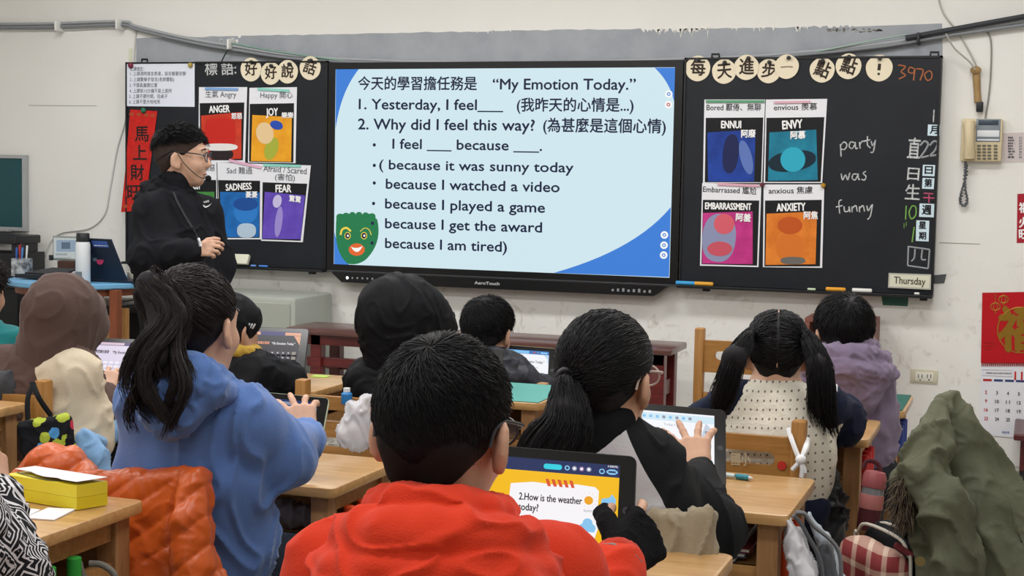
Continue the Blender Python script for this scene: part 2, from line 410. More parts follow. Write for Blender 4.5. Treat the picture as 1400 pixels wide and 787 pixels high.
# cartoon green face at the foot of the slide
gf = [(459.5, 312), (459.6, 304)]
for cx, r in [(464.5, 4.6), (473.2, 4.6), (482, 4.7), (491, 4.7), (500, 4.7), (509, 4.8)]:
    cy = 297.5 - 3.5*math.sin((cx-459)/58*math.pi)
    gf += [(cx + r*math.cos(t), cy - r*math.sin(t)) for t in np.linspace(3.5, -.35, 9)]
gf += bez((516, 300), (523, 330), (503, 352), 10) + bez((500, 355), (489, 363), (476, 360.5), 8) + bez((474, 359), (459, 346), (459, 312), 8)[:-1]
E_gr = emi('slide_green', '#257a4c'); E_ye = emi('slide_yellow', '#f0cf4a'); E_or = emi('slide_orange', '#e0662f'); E_nv = emi('slide_navy', '#1b2340', 1.0); E_wh = emi('slide_white', '#f4f7f4')
face = flat(gf, -.0022, E_gr, 'cartoon_face', scr)
def disc(cx, cy, rx, ry, y, m, name, parent, n=18): return flat([(cx + rx*math.cos(t), cy + ry*math.sin(t)) for t in np.linspace(0, 2*math.pi, n, endpoint=False)], y, m, name, parent)
for ex, ey in ((475.5, 322), (498, 322)):
    disc(ex, ey, 4.2, 5, -.0028, E_ye, 'eye_rim', face); disc(ex, ey, 3.2, 4, -.0034, E_nv, 'eye', face); disc(ex+.5, ey, 1.3, 1.6, -.0040, E_wh, 'pupil', face)
for sx, pts in ((-1, [(466, 321), (468, 314), (474, 311.5), (480, 316)]), (1, [(493, 316), (499, 311.5), (505, 314), (508, 321)])):
    MB().tube([np.array([S(a, b, 0)[0], -.003, S(a, b, 0)[2]]) for a, b in smoothline([(x, y) for x, y in pts], 5)], .006, 5, flat=.3).build('eyebrow', E_ye, face)
disc(488, 341, 11, 8.5, -.0028, E_or, 'lips', face)
flat(bez((480, 337), (488, 341), (496, 336), 8) + bez((496, 336), (489, 352), (480, 337), 8)[1:-1], -.0034, E_wh, 'smile', face)
for (x, y) in ((512, 198), (512, 226), (512, 250), (511, 278), (509.5, 305), (509, 332)): disc(x, y, 2.2, 2.4, -.0030, E_nv, 'bullet', scr, 10)
ST = [('今天的學習擔任務是', 490, 123, 652, 123.5, 17), ('“My Emotion Today.”', 674, 122, 869, 122.5, 14.5), ('1. Yesterday, I feel___', 491, 149, 688, 150.5, 14),
      ('(我昨天的心情是...)', 707, 152.5, 866, 153, 17.5), ('2. Why did I feel this way?', 490, 176.5, 731, 178.5, 14.5), ('(為甚麼是這個心情)', 743, 180.5, 910, 182.5, 18),
      ('I feel ___ because ___.', 537, 203, 741, 206, 13.5), ('( because it was sunny today', 519, 231, 784, 235.5, 13), ('because I watched a video', 528, 257.5, 765, 262.5, 13.5),
      ('because I played a game', 527, 284.5, 745, 290.5, 13.5), ('because I get the award', 527, 311.5, 741, 317.5, 13.5), ('because I am tired)', 527, 338.5, 693, 344, 13.5)]
for t, x0, y0, x1, y1, h in ST:
    a = S(x0, y0, 0); b = S(x1, y1, 0); k = np.linalg.norm(S(x0, y0-h, 0) - a); a[1] = b[1] = -.0032
    put_text(scr, t, a, b, k, E_nv, 'lettering', .019)
for (x, y, c) in ((914.5, 128.5, E_wh), (914, 143, E_wh), (908.5, 321, E_wh), (908, 335, E_wh), (907.5, 348.5, E_wh)):
    d_ = disc(x, y, 5.2, 5.2, -.0026, c, 'slide_button', scr)
    disc(x, y, 2.6, 2.6, -.0032, emi('slide_red', '#c2434b') if y == 143 else E_blue, 'icon', d_, 10); disc(x, y, 1.3, 1.3, -.0038, E_wh, 'icon_dot', d_, 8)
# ------------------------------------------------------------------ paper and magnets on the boards
M_paper = mat('paper_white', '#e9eaf0', .7, .25)
M_ink = mat('ink_black', '#1c1d22', .7, .2); M_inkg = mat('ink_grey', '#5d6068', .8, .2)
M_pblack = mat('print_black', '#16171b', .5, .3); M_white = mat('print_white', '#f3f3f3', .6, .2)
def B(px, py, y): return WY(px, py, y)
def sheet(pts, y, m, name, parent, t=.0008): return MB().poly([B(a, b, y) for a, b in pts], (0, t, 0)).build(name, m, parent)
def btext(parent, t, x0, y0, x1, y1, h, y, m, bold=.012, name='lettering', **k):
    a, b = B(x0, y0, y), B(x1, y1, y); return put_text(parent, t, a, b, np.linalg.norm(B(x0, y0-h, y) - a), m, name, bold, **k)
def bdisc(cx, cy, rx, ry, y, m, name, parent, rot=0.0, n=24, t=.0005, sq=1.0):
    pts = []
    for a in np.linspace(0, 2*math.pi, n, endpoint=False):
        c, s_ = math.copysign(abs(math.cos(a))**sq, math.cos(a)), math.copysign(abs(math.sin(a))**sq, math.sin(a))
        u, v = rx*c, ry*s_; pts.append((cx + u*math.cos(rot) - v*math.sin(rot), cy + u*math.sin(rot) + v*math.cos(rot)))
    return sheet(pts, y, m, name, parent, t)

def poster(name, quad, titles, black, word, wordbox, panel_q, pc, cn, cnbox, shapes, label):
    cx = sum(p[0] for p in quad)/4; by = max(p[1] for p in quad)
    o = empty('emotion_poster', B(cx, by, -.002), label, 'poster', 'emotion posters on the chalkboard')
    yb = -.0035 - .0008*name
    sheet(quad, yb, M_paper, 'sheet', o)
    pb = sheet(black, yb-.0006, M_pblack, 'picture', o)
    pan = sheet(panel_q, yb-.0011, mat('poster_'+pc[0].lstrip('#'), pc[0], .5, .3, colour2=pc[1], vscale=9), 'colour_field', pb)
    for i, (sx, sy, rx, ry, rot, c, sq) in enumerate(shapes):
        bdisc(sx, sy, rx, ry, yb-.0016-.0004*i, mat('poster_shape_'+c.lstrip('#'), c, .5, .3), 'shape', pb, rot, sq=sq)
    for t, x0, y0, x1, y1, h in titles: btext(o, t, x0, y0, x1, y1, h, yb-.001, M_inkg if h < 9 else M_ink, .008)
    btext(pb, word, *wordbox, yb-.0042, M_white, .03)
    if cn: btext(pb, cn, *cnbox, yb-.0046, M_white, .03)
    return o

poster(0, [(272, 119), (338, 119), (335, 222), (271, 222)], [('生氣 Angry', 281, 133.5, 323, 133.5, 8.8)], [(273, 141), (334, 140), (332, 219), (274, 219)], 'ANGER', (286, 154, 314, 153, 9.5),
       [(275, 158), (330, 153), (330, 217), (276, 218)], ('#d8452c', '#b93221'), '怒怒', (316.5, 162.5, 331, 162.5, 7.5),
       [(301, 181, 21, 20, 0, '#c8281f', .55), (302, 211, 17, 7, 0, '#2b2024', .7), (301, 201, 24, 5, 0, '#e8e4e2', .8)], 'poster titled ANGER with a red picture, top left of the four beside the teacher')
poster(0, [(341, 120), (406, 119), (404, 223), (339, 222)], [('Happy 開心', 356, 134.5, 400, 134.5, 8.8)], [(341.5, 142), (402, 141), (401, 222), (340.5, 221)], 'JOY', (364, 158, 380, 157.5, 10),
       [(345, 157), (399, 160), (398, 221), (343, 220)], ('#f3ae2a', '#e2951d'), '樂樂', (385, 161.5, 401, 161.5, 7.5),
       [(371, 203, 9, 16, .3, '#a9b23f', 1), (362, 182, 12, 15, -.2, '#eacb9a', 1), (378, 171, 9, 6, .3, '#2b4fb4', 1)], 'poster titled JOY with an orange yellow picture')
poster(0, [(250, 222), (296, 222), (298, 326), (250, 324)], [('厭惡', 279, 233.5, 293.5, 234, 8.8)], [(252, 245), (295.5, 246), (296, 323), (252, 322)], 'DISGUST', (254, 258, 274, 258.5, 8),
       [(256, 262), (293, 262), (293, 321), (256, 320)], ('#4f9a4c', '#3c7f3c'), None, None, [], 'poster half hidden behind the teacher in the black hoodie')
poster(1, [(297, 222), (357, 224), (357, 327), (300, 327)], [('Sad 難過', 310, 237.5, 345, 238, 8.8)], [(298, 246), (355.5, 247), (355, 325), (301, 325)], 'SADNESS', (309, 260.5, 344, 258.5, 9),
       [(301, 262), (355, 263), (354, 324), (302, 324)], ('#2277c9', '#195a9f'), '憂憂', (336, 270, 352, 270, 7.8),
       [(336, 289, 16, 17, 0, '#2f7fd0', 1), (336, 279, 17, 9, 0, '#1c4f9b', 1), (337, 315, 13, 10, 0, '#b9cfe2', .8)], 'poster titled SADNESS with a deep blue picture')
poster(2, [(357, 224), (425, 226), (414, 331), (357, 329)], [('Afraid / Scared', 360, 234, 419, 238, 8.4), ('(害怕)', 376, 246, 403, 247.5, 8.6)], [(359, 249), (420, 251), (411, 329), (358, 327)], 'FEAR', (377, 262.5, 398, 262.5, 10),
       [(362, 262), (417, 267), (411, 327), (358.5, 326)], ('#6d55c4', '#5a3fae'), '驚驚', (395, 275, 411, 277, 8),
       [(381, 303, 5, 21, .12, '#9f90d8', 1), (379, 275, 6, 9, .2, '#c9c2ea', 1)], 'poster titled FEAR with a violet picture')
poster(0, [(963, 136), (1046, 136), (1042, 250), (961, 250)], [('Bored 厭倦、無聊', 966, 151.5, 1040, 151.5, 9.2)], [(965, 161), (1043.5, 160.5), (1040.5, 249), (963.5, 249)], 'ENNUI', (986, 175, 1013, 175, 10),
       [(967, 181), (1033, 177), (1031, 248), (968, 248)], ('#2348a8', '#173480'), '阿廢', (1013.5, 188, 1033, 187.5, 10),
       [(999, 210, 11, 27, .1, '#1d2452', .9), (1020, 215, 8, 24, -.25, '#5f78bb', 1)], 'poster titled ENNUI with a royal blue picture')
poster(0, [(1047, 136), (1131, 135), (1124, 250), (1044, 250)], [('envious 羨慕', 1058, 151.5, 1117, 150.5, 9.2)], [(1048, 161), (1127, 160), (1122, 248.5), (1046, 248.5)], 'ENVY', (1070, 176.5, 1097, 174.5, 11.5),
       [(1052, 181), (1116, 177), (1118, 246), (1050, 247)], ('#1f87a4', '#156a86'), '阿慕', (1081, 190, 1101, 189.5, 10),
       [(1083, 220, 33, 14, -.15, '#122836', .9), (1084, 218, 17, 17, 0, '#2fa9c4', 1)], 'poster titled ENVY with a teal picture')
poster(1, [(960, 250), (1041, 252), (1037, 365), (957, 363)], [('Embarrassed 尷尬', 961, 263, 1034, 266, 9.2)], [(961, 273), (1038, 274), (1035, 363), (959, 361)], 'EMBARRASSMENT', (964, 285.5, 1027, 287, 9),
       [(961, 291), (1029, 289), (1029, 361), (960, 360)], ('#cf3f92', '#b02a78'), '阿羞', (1006, 302, 1026, 303, 10),
       [(983, 325, 23, 33, .1, '#8f95b8', .85), (990, 306, 14, 14, 0, '#d8606e', 1), (984, 340, 17, 10, 0, '#cb5666', 1)], 'poster titled EMBARRASSMENT with a magenta picture')
poster(1, [(1044, 252), (1127, 252), (1124, 366), (1043, 365)], [('anxious 焦慮', 1051, 265.5, 1111, 264.5, 9.2)], [(1046, 274), (1123.5, 273), (1121, 364), (1045, 364)], 'ANXIETY', (1062, 288.5, 1101, 287.5, 10.5),
       [(1048, 292), (1117, 289), (1115, 361), (1046.5, 362)], ('#ea8a33', '#cf6d20'), '阿焦', (1099, 299.5, 1118, 299.5, 10),
       [(1080, 338, 19, 20, 0, '#d9772b', .9), (1080, 308, 17, 12, 0, '#c2561f', 1), (1084, 356, 17, 5, 0, '#6c6a66', .8)], 'poster titled ANXIETY with an orange picture')

def strip(x0, y0, x1, y1, h, c, label):
    d = np.array([x1-x0, y1-y0]); nrm = np.array([-d[1], d[0]])/np.linalg.norm(d)*h/2
    q = [(x0-nrm[0], y0-nrm[1]), (x1-nrm[0], y1-nrm[1]), (x1+nrm[0], y1+nrm[1]), (x0+nrm[0], y0+nrm[1])]
    return tag(MB().poly([B(a, b, -.0105) for a, b in q], (0, .0045, 0)).build('magnet_strip', mat('magnet_'+c.lstrip('#'), c, .45)), label, 'magnet', 'coloured magnet strips')
strip(280, 121, 325, 122, 3.4, '#7ea9de', 'light blue magnet strip over the ANGER poster')
strip(352, 121.5, 395, 124, 3.6, '#8fd3c6', 'mint magnet strip over the JOY poster')
strip(313, 219, 357, 229, 3.6, '#e3b3cd', 'pink magnet strip slanting between SADNESS and ANGER posters')
strip(360, 225.5, 411, 227, 3.6, '#8fd3c6', 'mint magnet strip across the top of the FEAR poster')
strip(965, 138.5, 1045, 138.5, 3.4, '#5f9d78', 'long dark green magnet strip over the ENNUI poster')
strip(1058, 140, 1108, 139, 3.2, '#dcaebc', 'pink magnet strip over the ENVY poster')
strip(981, 251.5, 1037, 254, 3.4, '#dba9ba', 'pink magnet strip over the EMBARRASSMENT poster')
def round_magnet(px, py, r, c, label, y=-.012):
    o = MB(); q = B(px, py, y); R = np.linalg.norm(B(px+r, py, y) - q)
    o.lathe([(0, -.012), (R*.55, -.012), (R*.8, -.009), (R, -.004), (R, .006)], q, (0, 1, 0), 14)
    return tag(o.build('round_magnet', mat('magnet_'+c.lstrip('#'), c, .3), smooth=True, angle=40), label, 'magnet', 'round magnets')

# rules sheet
o = empty('rules_sheet', B(218, 146, -.004), 'white printed sheet of six class rules at the upper left board corner', 'paper sheet')
sheet([(173, 85), (266, 84), (266, 146), (172, 145)], -.004, mat('paper_cool', '#e3e8f4', .7, .25), 'sheet', o)
for t, x0, x1, y in [('上課規定：', 178, 197, 97), ('1. 上課適時發言表達，該安靜要安靜', 178, 254, 103.5), ('2. 上課要舉手發言(老師要點)', 177.5, 238, 111.5), ('3. 不要亂離開位置', 177, 215, 119.3), ('4. 上課前15分鐘不能上廁所', 177, 235, 127), ('5. 上課不要吵鬧，拍桌子', 176.5, 229, 134.5), ('6. 上課不要大哈哈笑', 176.5, 219, 142)]:
    btext(o, t, x0, y, x1, y, 5.4, -.0052, M_inkg, .0)
round_magnet(178.5, 89.5, 3.2, '#7a2a3c', 'dark red round magnet on the rules sheet'); round_magnet(260, 89, 3, '#b7a055', 'brass coloured round magnet on the rules sheet')
# couplet
o = empty('spring_couplet', B(185, 290, -.004), 'red spring couplet strip with black brushed characters hanging behind the teacher', 'couplet')
cq = [(178, 149.5), (215, 152), (205, 228), (197, 287), (165.5, 290), (172, 225)]
sheet(cq, -.005, mat('couplet_red', '#d3261f', .5, .3, colour2='#b81d1a', vscale=30), 'strip', o)
M_gold = mat('gold_print', '#c98a3c', .35, .5)
for (cx, cy) in ((194, 184), (192, 210), (188, 237), (184, 264)): bdisc(cx, cy, 12, 12, -.0062, mat('couplet_deep', '#c2251c', .5), 'ornament', o)
for (t, x, y) in (('馬', 194, 184), ('上', 191.5, 210), ('財', 188, 237), ('旺', 184, 264)): btext(o, t, x-9.5, y+9.5, x+9, y+9.5, 20, -.0072, mat('brush_ink', '#241416', .5), .018)
for (a, b) in ((180, 156), (190, 156.5), (200, 157), (209, 158), (171, 282), (181, 281.5), (191, 281)): bdisc(a, b, 3.5, 2.5, -.0064, mat('couplet_gold', '#b0472a', .4), 'ornament', o)
round_magnet(196, 151, 3.2, '#2f6e52', 'dark green round magnet holding the red couplet')
round_magnet(1042, 252.5, 3.2, '#6b2f36', 'maroon round magnet between the ENVY and ANXIETY posters'); round_magnet(1125.5, 253.5, 3.4, '#b78a2f', 'ochre round magnet at the right edge of the ANXIETY poster')

M_disc = mat('disc_cream', '#ece0c6', .6, .25)
def word_disc(ch, cx, cy, r, rot, label, lift=0.0, lab2=''):
    y = -.004 - lift; q = B(cx, cy, y); R = np.linalg.norm(B(cx+r, cy, y) - q)
    o = empty('word_disc', B(cx, cy + r, y), label, 'paper disc', 'cream word discs along the top of the chalkboard')
    pts = [q + np.array([R*math.cos(a)*(1 + .012*math.sin(5*a)), 0, R*math.sin(a)*(1+.015*math.cos(4*a))]) for a in np.linspace(0, 2*math.pi, 40, endpoint=False)]
    MB().poly(pts, (0, .0025, 0)).build('disc', M_disc, o)
    c, s_ = math.cos(rot), math.sin(rot); k = r*.58
    p0 = (cx - k*c + k*s_, cy + k*s_ + k*c); p1 = (cx + k*c + k*s_, cy - k*s_ + k*c)
    if ch == '一': MB().tube([B(cx-8, cy+.6, y-.001), B(cx+2, cy-.2, y-.001), B(cx+8, cy+.2, y-.001)], [.006, .0045, .0085], 6, flat=.2).build('lettering', mat('brush_brown', '#33261f', .6), o)
    elif ch == '!':
        MB().tube([B(cx+.6, cy-6, y-.001), B(cx-.4, cy+3, y-.001)], .0075, 6, flat=.2).build('lettering', mat('brush_brown', '#33261f', .6), o)
        bdisc(cx-.6, cy+8, 1.8, 1.8, y-.001, MATS['brush_brown'], 'lettering', o)
    else: btext(o, ch, *p0, *p1, k*2.05, y-.001, mat('brush_brown', '#33261f', .6), .022)
    MB().lathe([(0, -.016), (.008, -.015), (.0105, -.010), (.0105, .004)], B(cx + (3 if lift else 1), cy - r*.72, y-.004), (0, 1, 0), 12).build('magnet', mat('magnet_black', '#2c2c30', .3), o, smooth=True, angle=40)
for a in [('好', 343, 95, 14.2, .05, 'cream paper disc with the character 好, first one next to the chalked heading', 0), ('好', 370, 100, 13.8, .06, 'cream paper disc with the character 好, tucked under its neighbour 說', 0), ('說', 393, 98, 14.2, -.05, 'cream paper disc with the character 說', .004), ('話', 424, 93, 14.4, -.35, 'cream paper disc with the tilted character 話', 0),
          ('每', 954, 93.5, 17, 0, 'cream paper disc with the character 每', 0), ('天', 990, 97.5, 16.6, .08, 'cream paper disc with the character 天', 0), ('進', 1020.5, 92, 17, .0, 'cream paper disc with the character 進', .004), ('步', 1051, 97, 16.4, -.1, 'cream paper disc with the character 步', 0), ('一', 1075.5, 91, 16.6, 0, 'cream paper disc with the single stroke character 一', .004), ('點', 1124, 95.5, 17.2, -.35, 'cream paper disc with the character 點, after a gap and lower', 0), ('點', 1160, 90.5, 17.6, -.3, 'cream paper disc with the character 點, beside the exclamation mark', 0), ('!', 1202, 93, 18.4, 0, 'cream paper disc with an exclamation mark', 0)]:
    word_disc(*a)

# chalk writing, part of the boards
M_chalk = mat('chalk_white', '#d9dbdb', .9, .1, colour2='#9c9fa1', vscale=120); M_chalk_or = mat('chalk_brown', '#b5714c', .9, .1); M_chalk_gr = mat('chalk_green', '#7fb35a', .9, .1)
M_chalk_pk = mat('chalk_pink', '#c25a78', .9, .1); M_chalk_gy = mat('chalk_grey', '#9da0a4', .9, .1)
def chalk(strokes, m, r, parent=PR, name='chalk_writing', ox=0, oy=0, s=1):
    k = MB()
    for st in strokes: k.tube([B(ox + s*a, oy + s*b, -.0005) for a, b in (smoothline(st, 4) if len(st) > 2 else st)], r*.8, 5)
    return k.build(name, m, parent)
btext(PL, '標', 280, 103, 297, 103, 18, -.0012, M_chalk, .012, 'chalk_writing'); btext(PL, '語:', 303, 103, 323, 102, 17, -.0012, M_chalk, .012, 'chalk_writing')
W_ = .0042
# party
chalk([[(1149, 197), (1150, 214)], [(1149, 199), (1154, 194), (1158, 198), (1155, 204), (1150, 204)]], M_chalk, W_)
chalk([[(1168, 195), (1163, 194), (1161, 200), (1165, 203), (1169, 197)], [(1169, 194), (1170, 203), (1173, 202)]], M_chalk, W_)
chalk([[(1175, 194), (1176, 203)], [(1175.5, 198), (1179, 193), (1182, 194)]], M_chalk, W_)
chalk([[(1186, 186), (1186, 198), (1190, 202)], [(1181, 193), (1190, 191)]], M_chalk, W_)
chalk([[(1191, 193), (1193, 199), (1197, 192)], [(1197, 191), (1194, 207), (1190, 208)]], M_chalk, W_)
# was
chalk([[(1150, 237), (1152, 246), (1156, 239), (1159, 246), (1162, 236)]], M_chalk, W_)
chalk([[(1172, 238), (1167, 238), (1165, 243), (1169, 246), (1173, 239)], [(1173, 237), (1174, 245), (1176, 245)]], M_chalk, W_)
chalk([[(1184, 234), (1180, 237), (1184, 241), (1182, 246), (1178, 245)]], M_chalk, W_)
# funny
chalk([[(1151, 273), (1147, 276), (1148, 292)], [(1143, 283), (1152, 281)]], M_chalk, W_)
chalk([[(1154, 282), (1155, 289), (1160, 288), (1161, 282)], [(1161, 282), (1162, 290)]], M_chalk, W_)
chalk([[(1165, 282), (1165, 290)], [(1165, 285), (1170, 281), (1172, 289)]], M_chalk, W_)
chalk([[(1175, 282), (1175, 290)], [(1175, 285), (1180, 281), (1182, 289)]], M_chalk, W_)
chalk([[(1185, 281), (1187, 288), (1192, 280)], [(1193, 279), (1190, 295), (1186, 300)]], M_chalk, W_)
# 3970
chalk([[(1228, 89), (1238, 91), (1232, 98), (1238, 103), (1229, 108)]], M_chalk_or, W_)
chalk([[(1250, 94), (1244, 92), (1242, 98), (1248, 100), (1251, 94)], [(1251, 94), (1249, 110)]], M_chalk_or, W_)
chalk([[(1253, 94), (1262, 96), (1258, 110)]], M_chalk_or, W_)
chalk([[(1269, 97), (1264, 102), (1268, 110), (1274, 106), (1273, 98), (1268, 97)]], M_chalk_or, W_)
chalk([[(1277, 150), (1276, 167)]], M_chalk, W_)
btext(PR, '直', 1240, 217, 1257, 218, 27, -.0012, M_chalk, .01, 'chalk_writing'); btext(PR, '日', 1240, 246, 1256, 247, 17, -.0012, M_chalk, .01, 'chalk_writing'); btext(PR, '生', 1237, 273, 1257, 274, 20, -.0012, M_chalk, .01, 'chalk_writing')
chalk([[(1258, 199), (1264, 193), (1269, 197), (1264, 207), (1259, 215), (1270, 213)]], M_chalk_gy, .006)
chalk([[(1271, 199), (1277, 193), (1282, 196), (1278, 206), (1272, 213), (1284, 211)]], M_chalk_gy, .006)
chalk([[(1239, 281), (1238, 300)]], M_chalk_gr, W_); chalk([[(1247, 281), (1243, 290), (1246, 299), (1252, 294), (1252, 283), (1247, 281)]], M_chalk_gr, W_)
chalk([[(1236, 305), (1236, 312)], [(1239, 303), (1239, 309)]], M_chalk_gr, .002); chalk([[(1250, 310), (1247, 331)]], M_chalk_gr, W_)
chalk([[(1263, 264), (1276, 265)], [(1262, 270), (1278, 271)], [(1270, 266), (1270, 277)]], M_chalk_pk, W_)
chalk([[(1242, 336), (1241, 363)], [(1242, 337), (1271, 341)], [(1271, 341), (1269, 367)], [(1241, 363), (1269, 367)], [(1251, 340), (1250, 352), (1246, 357)], [(1261, 341), (1260, 354), (1266, 355)]], M_chalk_gy, .0052)
def card(ch, x0, y0, x1, y1, label, c='#cfe3ee'):
    o = empty('word_card', B((x0+x1)/2, y1, -.003), label, 'card', 'pale blue word cards on the chalkboard')
    sheet([(x0+.8, y0), (x1+.6, y0+.6), (x1-.4, y1), (x0, y1-.8)], -.0035, mat('card_'+c.lstrip('#'), c, .5), 'card', o)
    n = len(ch); hh = (y1-y0)/n
    for i, k in enumerate(ch):
        w = min((x1-x0), hh)*.33; cx = (x0+x1)/2; cy = y0 + hh*(i+.5)
        btext(o, k, cx-w, cy+w*.9, cx+w, cy+w*.95, w*2, -.0045, M_ink, .03)
card('月', 1268, 170, 1285, 186, 'pale blue card with the character 月'); card('日', 1261, 225, 1278, 241, 'pale blue card with the character 日'); card('第', 1260.5, 243, 1277, 258.5, 'pale blue card with the character 第')
card('週', 1256.5, 278, 1277, 297, 'pale blue card with the character 週'); card('星期', 1252, 301, 1270, 330, 'tall pale blue card with the characters 星期')
o = empty('word_magnet', B(1244, 395, -.003), 'cream plastic name plate reading Thursday at the board foot', 'sign')
sheet([(1215, 373), (1273, 375), (1272.5, 396), (1214, 393)], -.012, mat('plate_rim', '#b9b8ae', .4), 'plate', o, .011); sheet([(1217, 375), (1271, 377), (1270.5, 394), (1216, 391)], -.0126, mat('plate_cream', '#dcdcc6', .5), 'face', o)
btext(o, 'Thursday', 1222, 387, 1265, 389.5, 9.5, -.0136, mat('plate_ink', '#4d4338', .6), .014)

# on the chalk ledges
def stick(x0, y0, x1, y1, r, c, label, name='chalk_stick', cat='chalk', cap=None):
    a, b = B(x0, y0, -.035), B(x1, y1, -.035); zz = BZ0 + .010 + r; a[2] = b[2] = zz
    o = MB().tube([a, a*.96+b*.04, a*.04+b*.96, b], [r*.7, r, r, r*.7], 10)
    ob = o.build(name, mat('stick_'+c.lstrip('#'), c, .6), None, True)
    return tag(ob, label, cat)
stick(924, 390, 951, 388, .0105, '#3f9fd8', 'bright blue chalk holder on the board ledge beside the display', 'chalk_holder', 'chalk holder')
stick(949, 390, 975, 391, .0105, '#e0a53a', 'orange yellow chalk holder lying against the blue one', 'chalk_holder', 'chalk holder')
stick(1104, 396, 1115, 396, .006, '#cfe0c0', 'short stub of pale green chalk on the ledge')
stick(1129, 397, 1156, 398, .0105, '#e3a02f', 'orange chalk holder alone on the ledge, left of a white one', 'chalk_holder', 'chalk holder')
stick(1165, 398, 1192, 400, .0105, '#e6e6e2', 'white chalk holder on the ledge above the boy in purple', 'chalk_holder', 'chalk holder')
stick(1250, 402, 1257, 402.3, .006, '#e8e8e4', 'tiny white chalk stub under the Thursday plate')
stick(343, 366, 350, 366.3, .006, '#6f9be0', 'blue chalk stub next to the board eraser'); stick(354, 366.5, 366, 366.8, .006, '#4c83d8', 'longer blue chalk stub on the left board ledge')
e0 = B(326, 366, -.03); e0[2] = BZ0 + .011
o = empty('board_eraser', e0, 'pale cream board eraser leaning on the left chalk ledge', 'eraser')
rot = Matrix.Rotation(math.radians(-28), 3, 'X')
MB().box(e0 + np.array([0, .012, .035]), (.12, .028, .062), .006, rot).build('pad', mat('eraser_cream', '#dcdcc8', .7, bump=.2), o, True, 40)
MB().box(e0 + np.array([0, .028, .043]), (.118, .012, .06), .003, rot).build('grip', mat('eraser_grip', '#8f9088', .6), o)
# ------------------------------------------------------------------ right and left ends of the wall
WF = WALL_Y
def wsheet(pts, y, m, name, parent, t=.001): return MB().poly([WY(a, b, y) for a, b in pts], (0, t, 0)).build(name, m, parent)
def wtext(parent, t, x0, y0, x1, y1, h, y, m, bold=.012, **k):
    a, b = WY(x0, y0, y), WY(x1, y1, y); return put_text(parent, t, a, b, np.linalg.norm(WY(x0, y0-h, y) - a), m, 'lettering', bold, **k)
M_cream = mat('phone_cream', '#d3c3a0', .4, .4); M_cord = mat('phone_cord', '#55585d', .5); M_dk = mat('dark_plastic', '#26272a', .4)
ph = empty('wall_telephone', WY(1342, 222, WF-.02), 'cream push button telephone hung on the wall right of the chalkboard', 'telephone')
def wbox(x0, y0, x1, y1, yf, yb, m, name, parent, bev=.004):
    a, b = WY(x0, y0, yf), WY(x1, y1, yf)
    return MB().b2((min(a[0], b[0]), yf, min(a[2], b[2])), (max(a[0], b[0]), yb, max(a[2], b[2])), bev).build(name, m, parent, True, 40)
wbox(1315, 162, 1369, 221, WF-.045, WF, M_cream, 'body', ph, .008)
wbox(1335, 162.5, 1367, 194, WF-.047, WF-.04, mat('phone_panel', '#7f8890', .4), 'panel', ph, .001)
wbox(1338, 164, 1365, 171, WF-.049, WF-.04, mat('phone_display', '#3d4a56', .25), 'display', ph, .001)
pc = wbox(1336, 178, 1366, 187, WF-.049, WF-.04, mat('phone_card', '#dfe2e6', .6), 'index_card', ph, .001)
wbox(1336, 190, 1366, 192.5, WF-.050, WF-.04, mat('phone_card', '#dfe2e6'), 'memory_keys', ph, .001)
kp = MB()
for r in range(5):
    for c in range(4):
        q = WY(1338.5 + c*7 + (1.6 if c == 3 else 0), 199 + r*4.4, WF-.047); kp.box(q, (.017, .008, .009), .003)
kp.build('keypad', mat('phone_key', '#6d6a60', .5), ph, True, 40)
hs = MB(); hp = [WY(1325, y, WF-.06 - (.022 if 172 < y < 208 else 0)) for y in (165, 170, 178, 190, 202, 210, 217)]
hs.tube(hp, [.026, .030, .024, .022, .024, .030, .026], 12, flat=1.0).build('handset', M_cream, ph, True)
cp = []
base_pts = smoothline([WY(1320, 222, WF-.03), WY(1321, 240, WF-.02), WY(1315, 262, WF-.02), WY(1313, 275, WF-.02), WY(1317, 281, WF-.025), WY(1322, 275, WF-.03), WY(1319, 255, WF-.035), WY(1319, 235, WF-.035), WY(1322, 224, WF-.04)], 14)
for i, p in enumerate(base_pts): cp.append(p + np.array([math.cos(i*1.9), .4*math.sin(i*1.9), math.sin(i*1.9)])*.0045)
MB().tube(cp, .0052, 5).build('coil_cord', M_cord, ph, True)
hk = empty('cord_holder', WY(1336, 153, WF), 'beige wall hook with a black plug above the telephone', 'hook')
MB().tube([WY(1334, 93, WF-.02), WY(1335, 105, WF-.015), WY(1336, 125, WF-.015), WY(1337, 140, WF-.02)], [.016, .018, .016, .018], 8).build('bracket', mat('holder_wood', '#a8895a', .5, colour2='#8d7048'), hk, True)
MB().ball(WY(1334, 96, WF-.03), (.026, .02, .02)).build('knob', mat('holder_wood', '#a8895a'), hk, True)
MB().box(WY(1339.5, 146, WF-.025), (.032, .03, .05), .006).build('plug', M_dk, hk, True, 40)
def cable(label, pts, r, c, y=None, name='cable', rough=.5, n=8):
    P = [WY(p[0], p[1], p[2] if len(p) > 2 else (y if y is not None else WF - r - .001)) for p in pts]
    return tag(MB().tube(smoothline(P, n), r, 8).build(name, mat('cable_'+c.lstrip('#'), c, rough), None, True), label, 'cable')
G1, G2 = '#a3a6aa', '#85888d'
cable('upper grey cable of the bundle sagging along the wall above the chalkboards', [(-20, 33), (60, 32.5), (165, 29.5), (186, 36), (250, 51, .02), (320, 63, .02), (440, 79, .02), (700, 86, .03), (1000, 78, .03), (1100, 71, .02), (1210, 59), (1300, 44), (1430, 24)], .0085, G1, WF-.030)
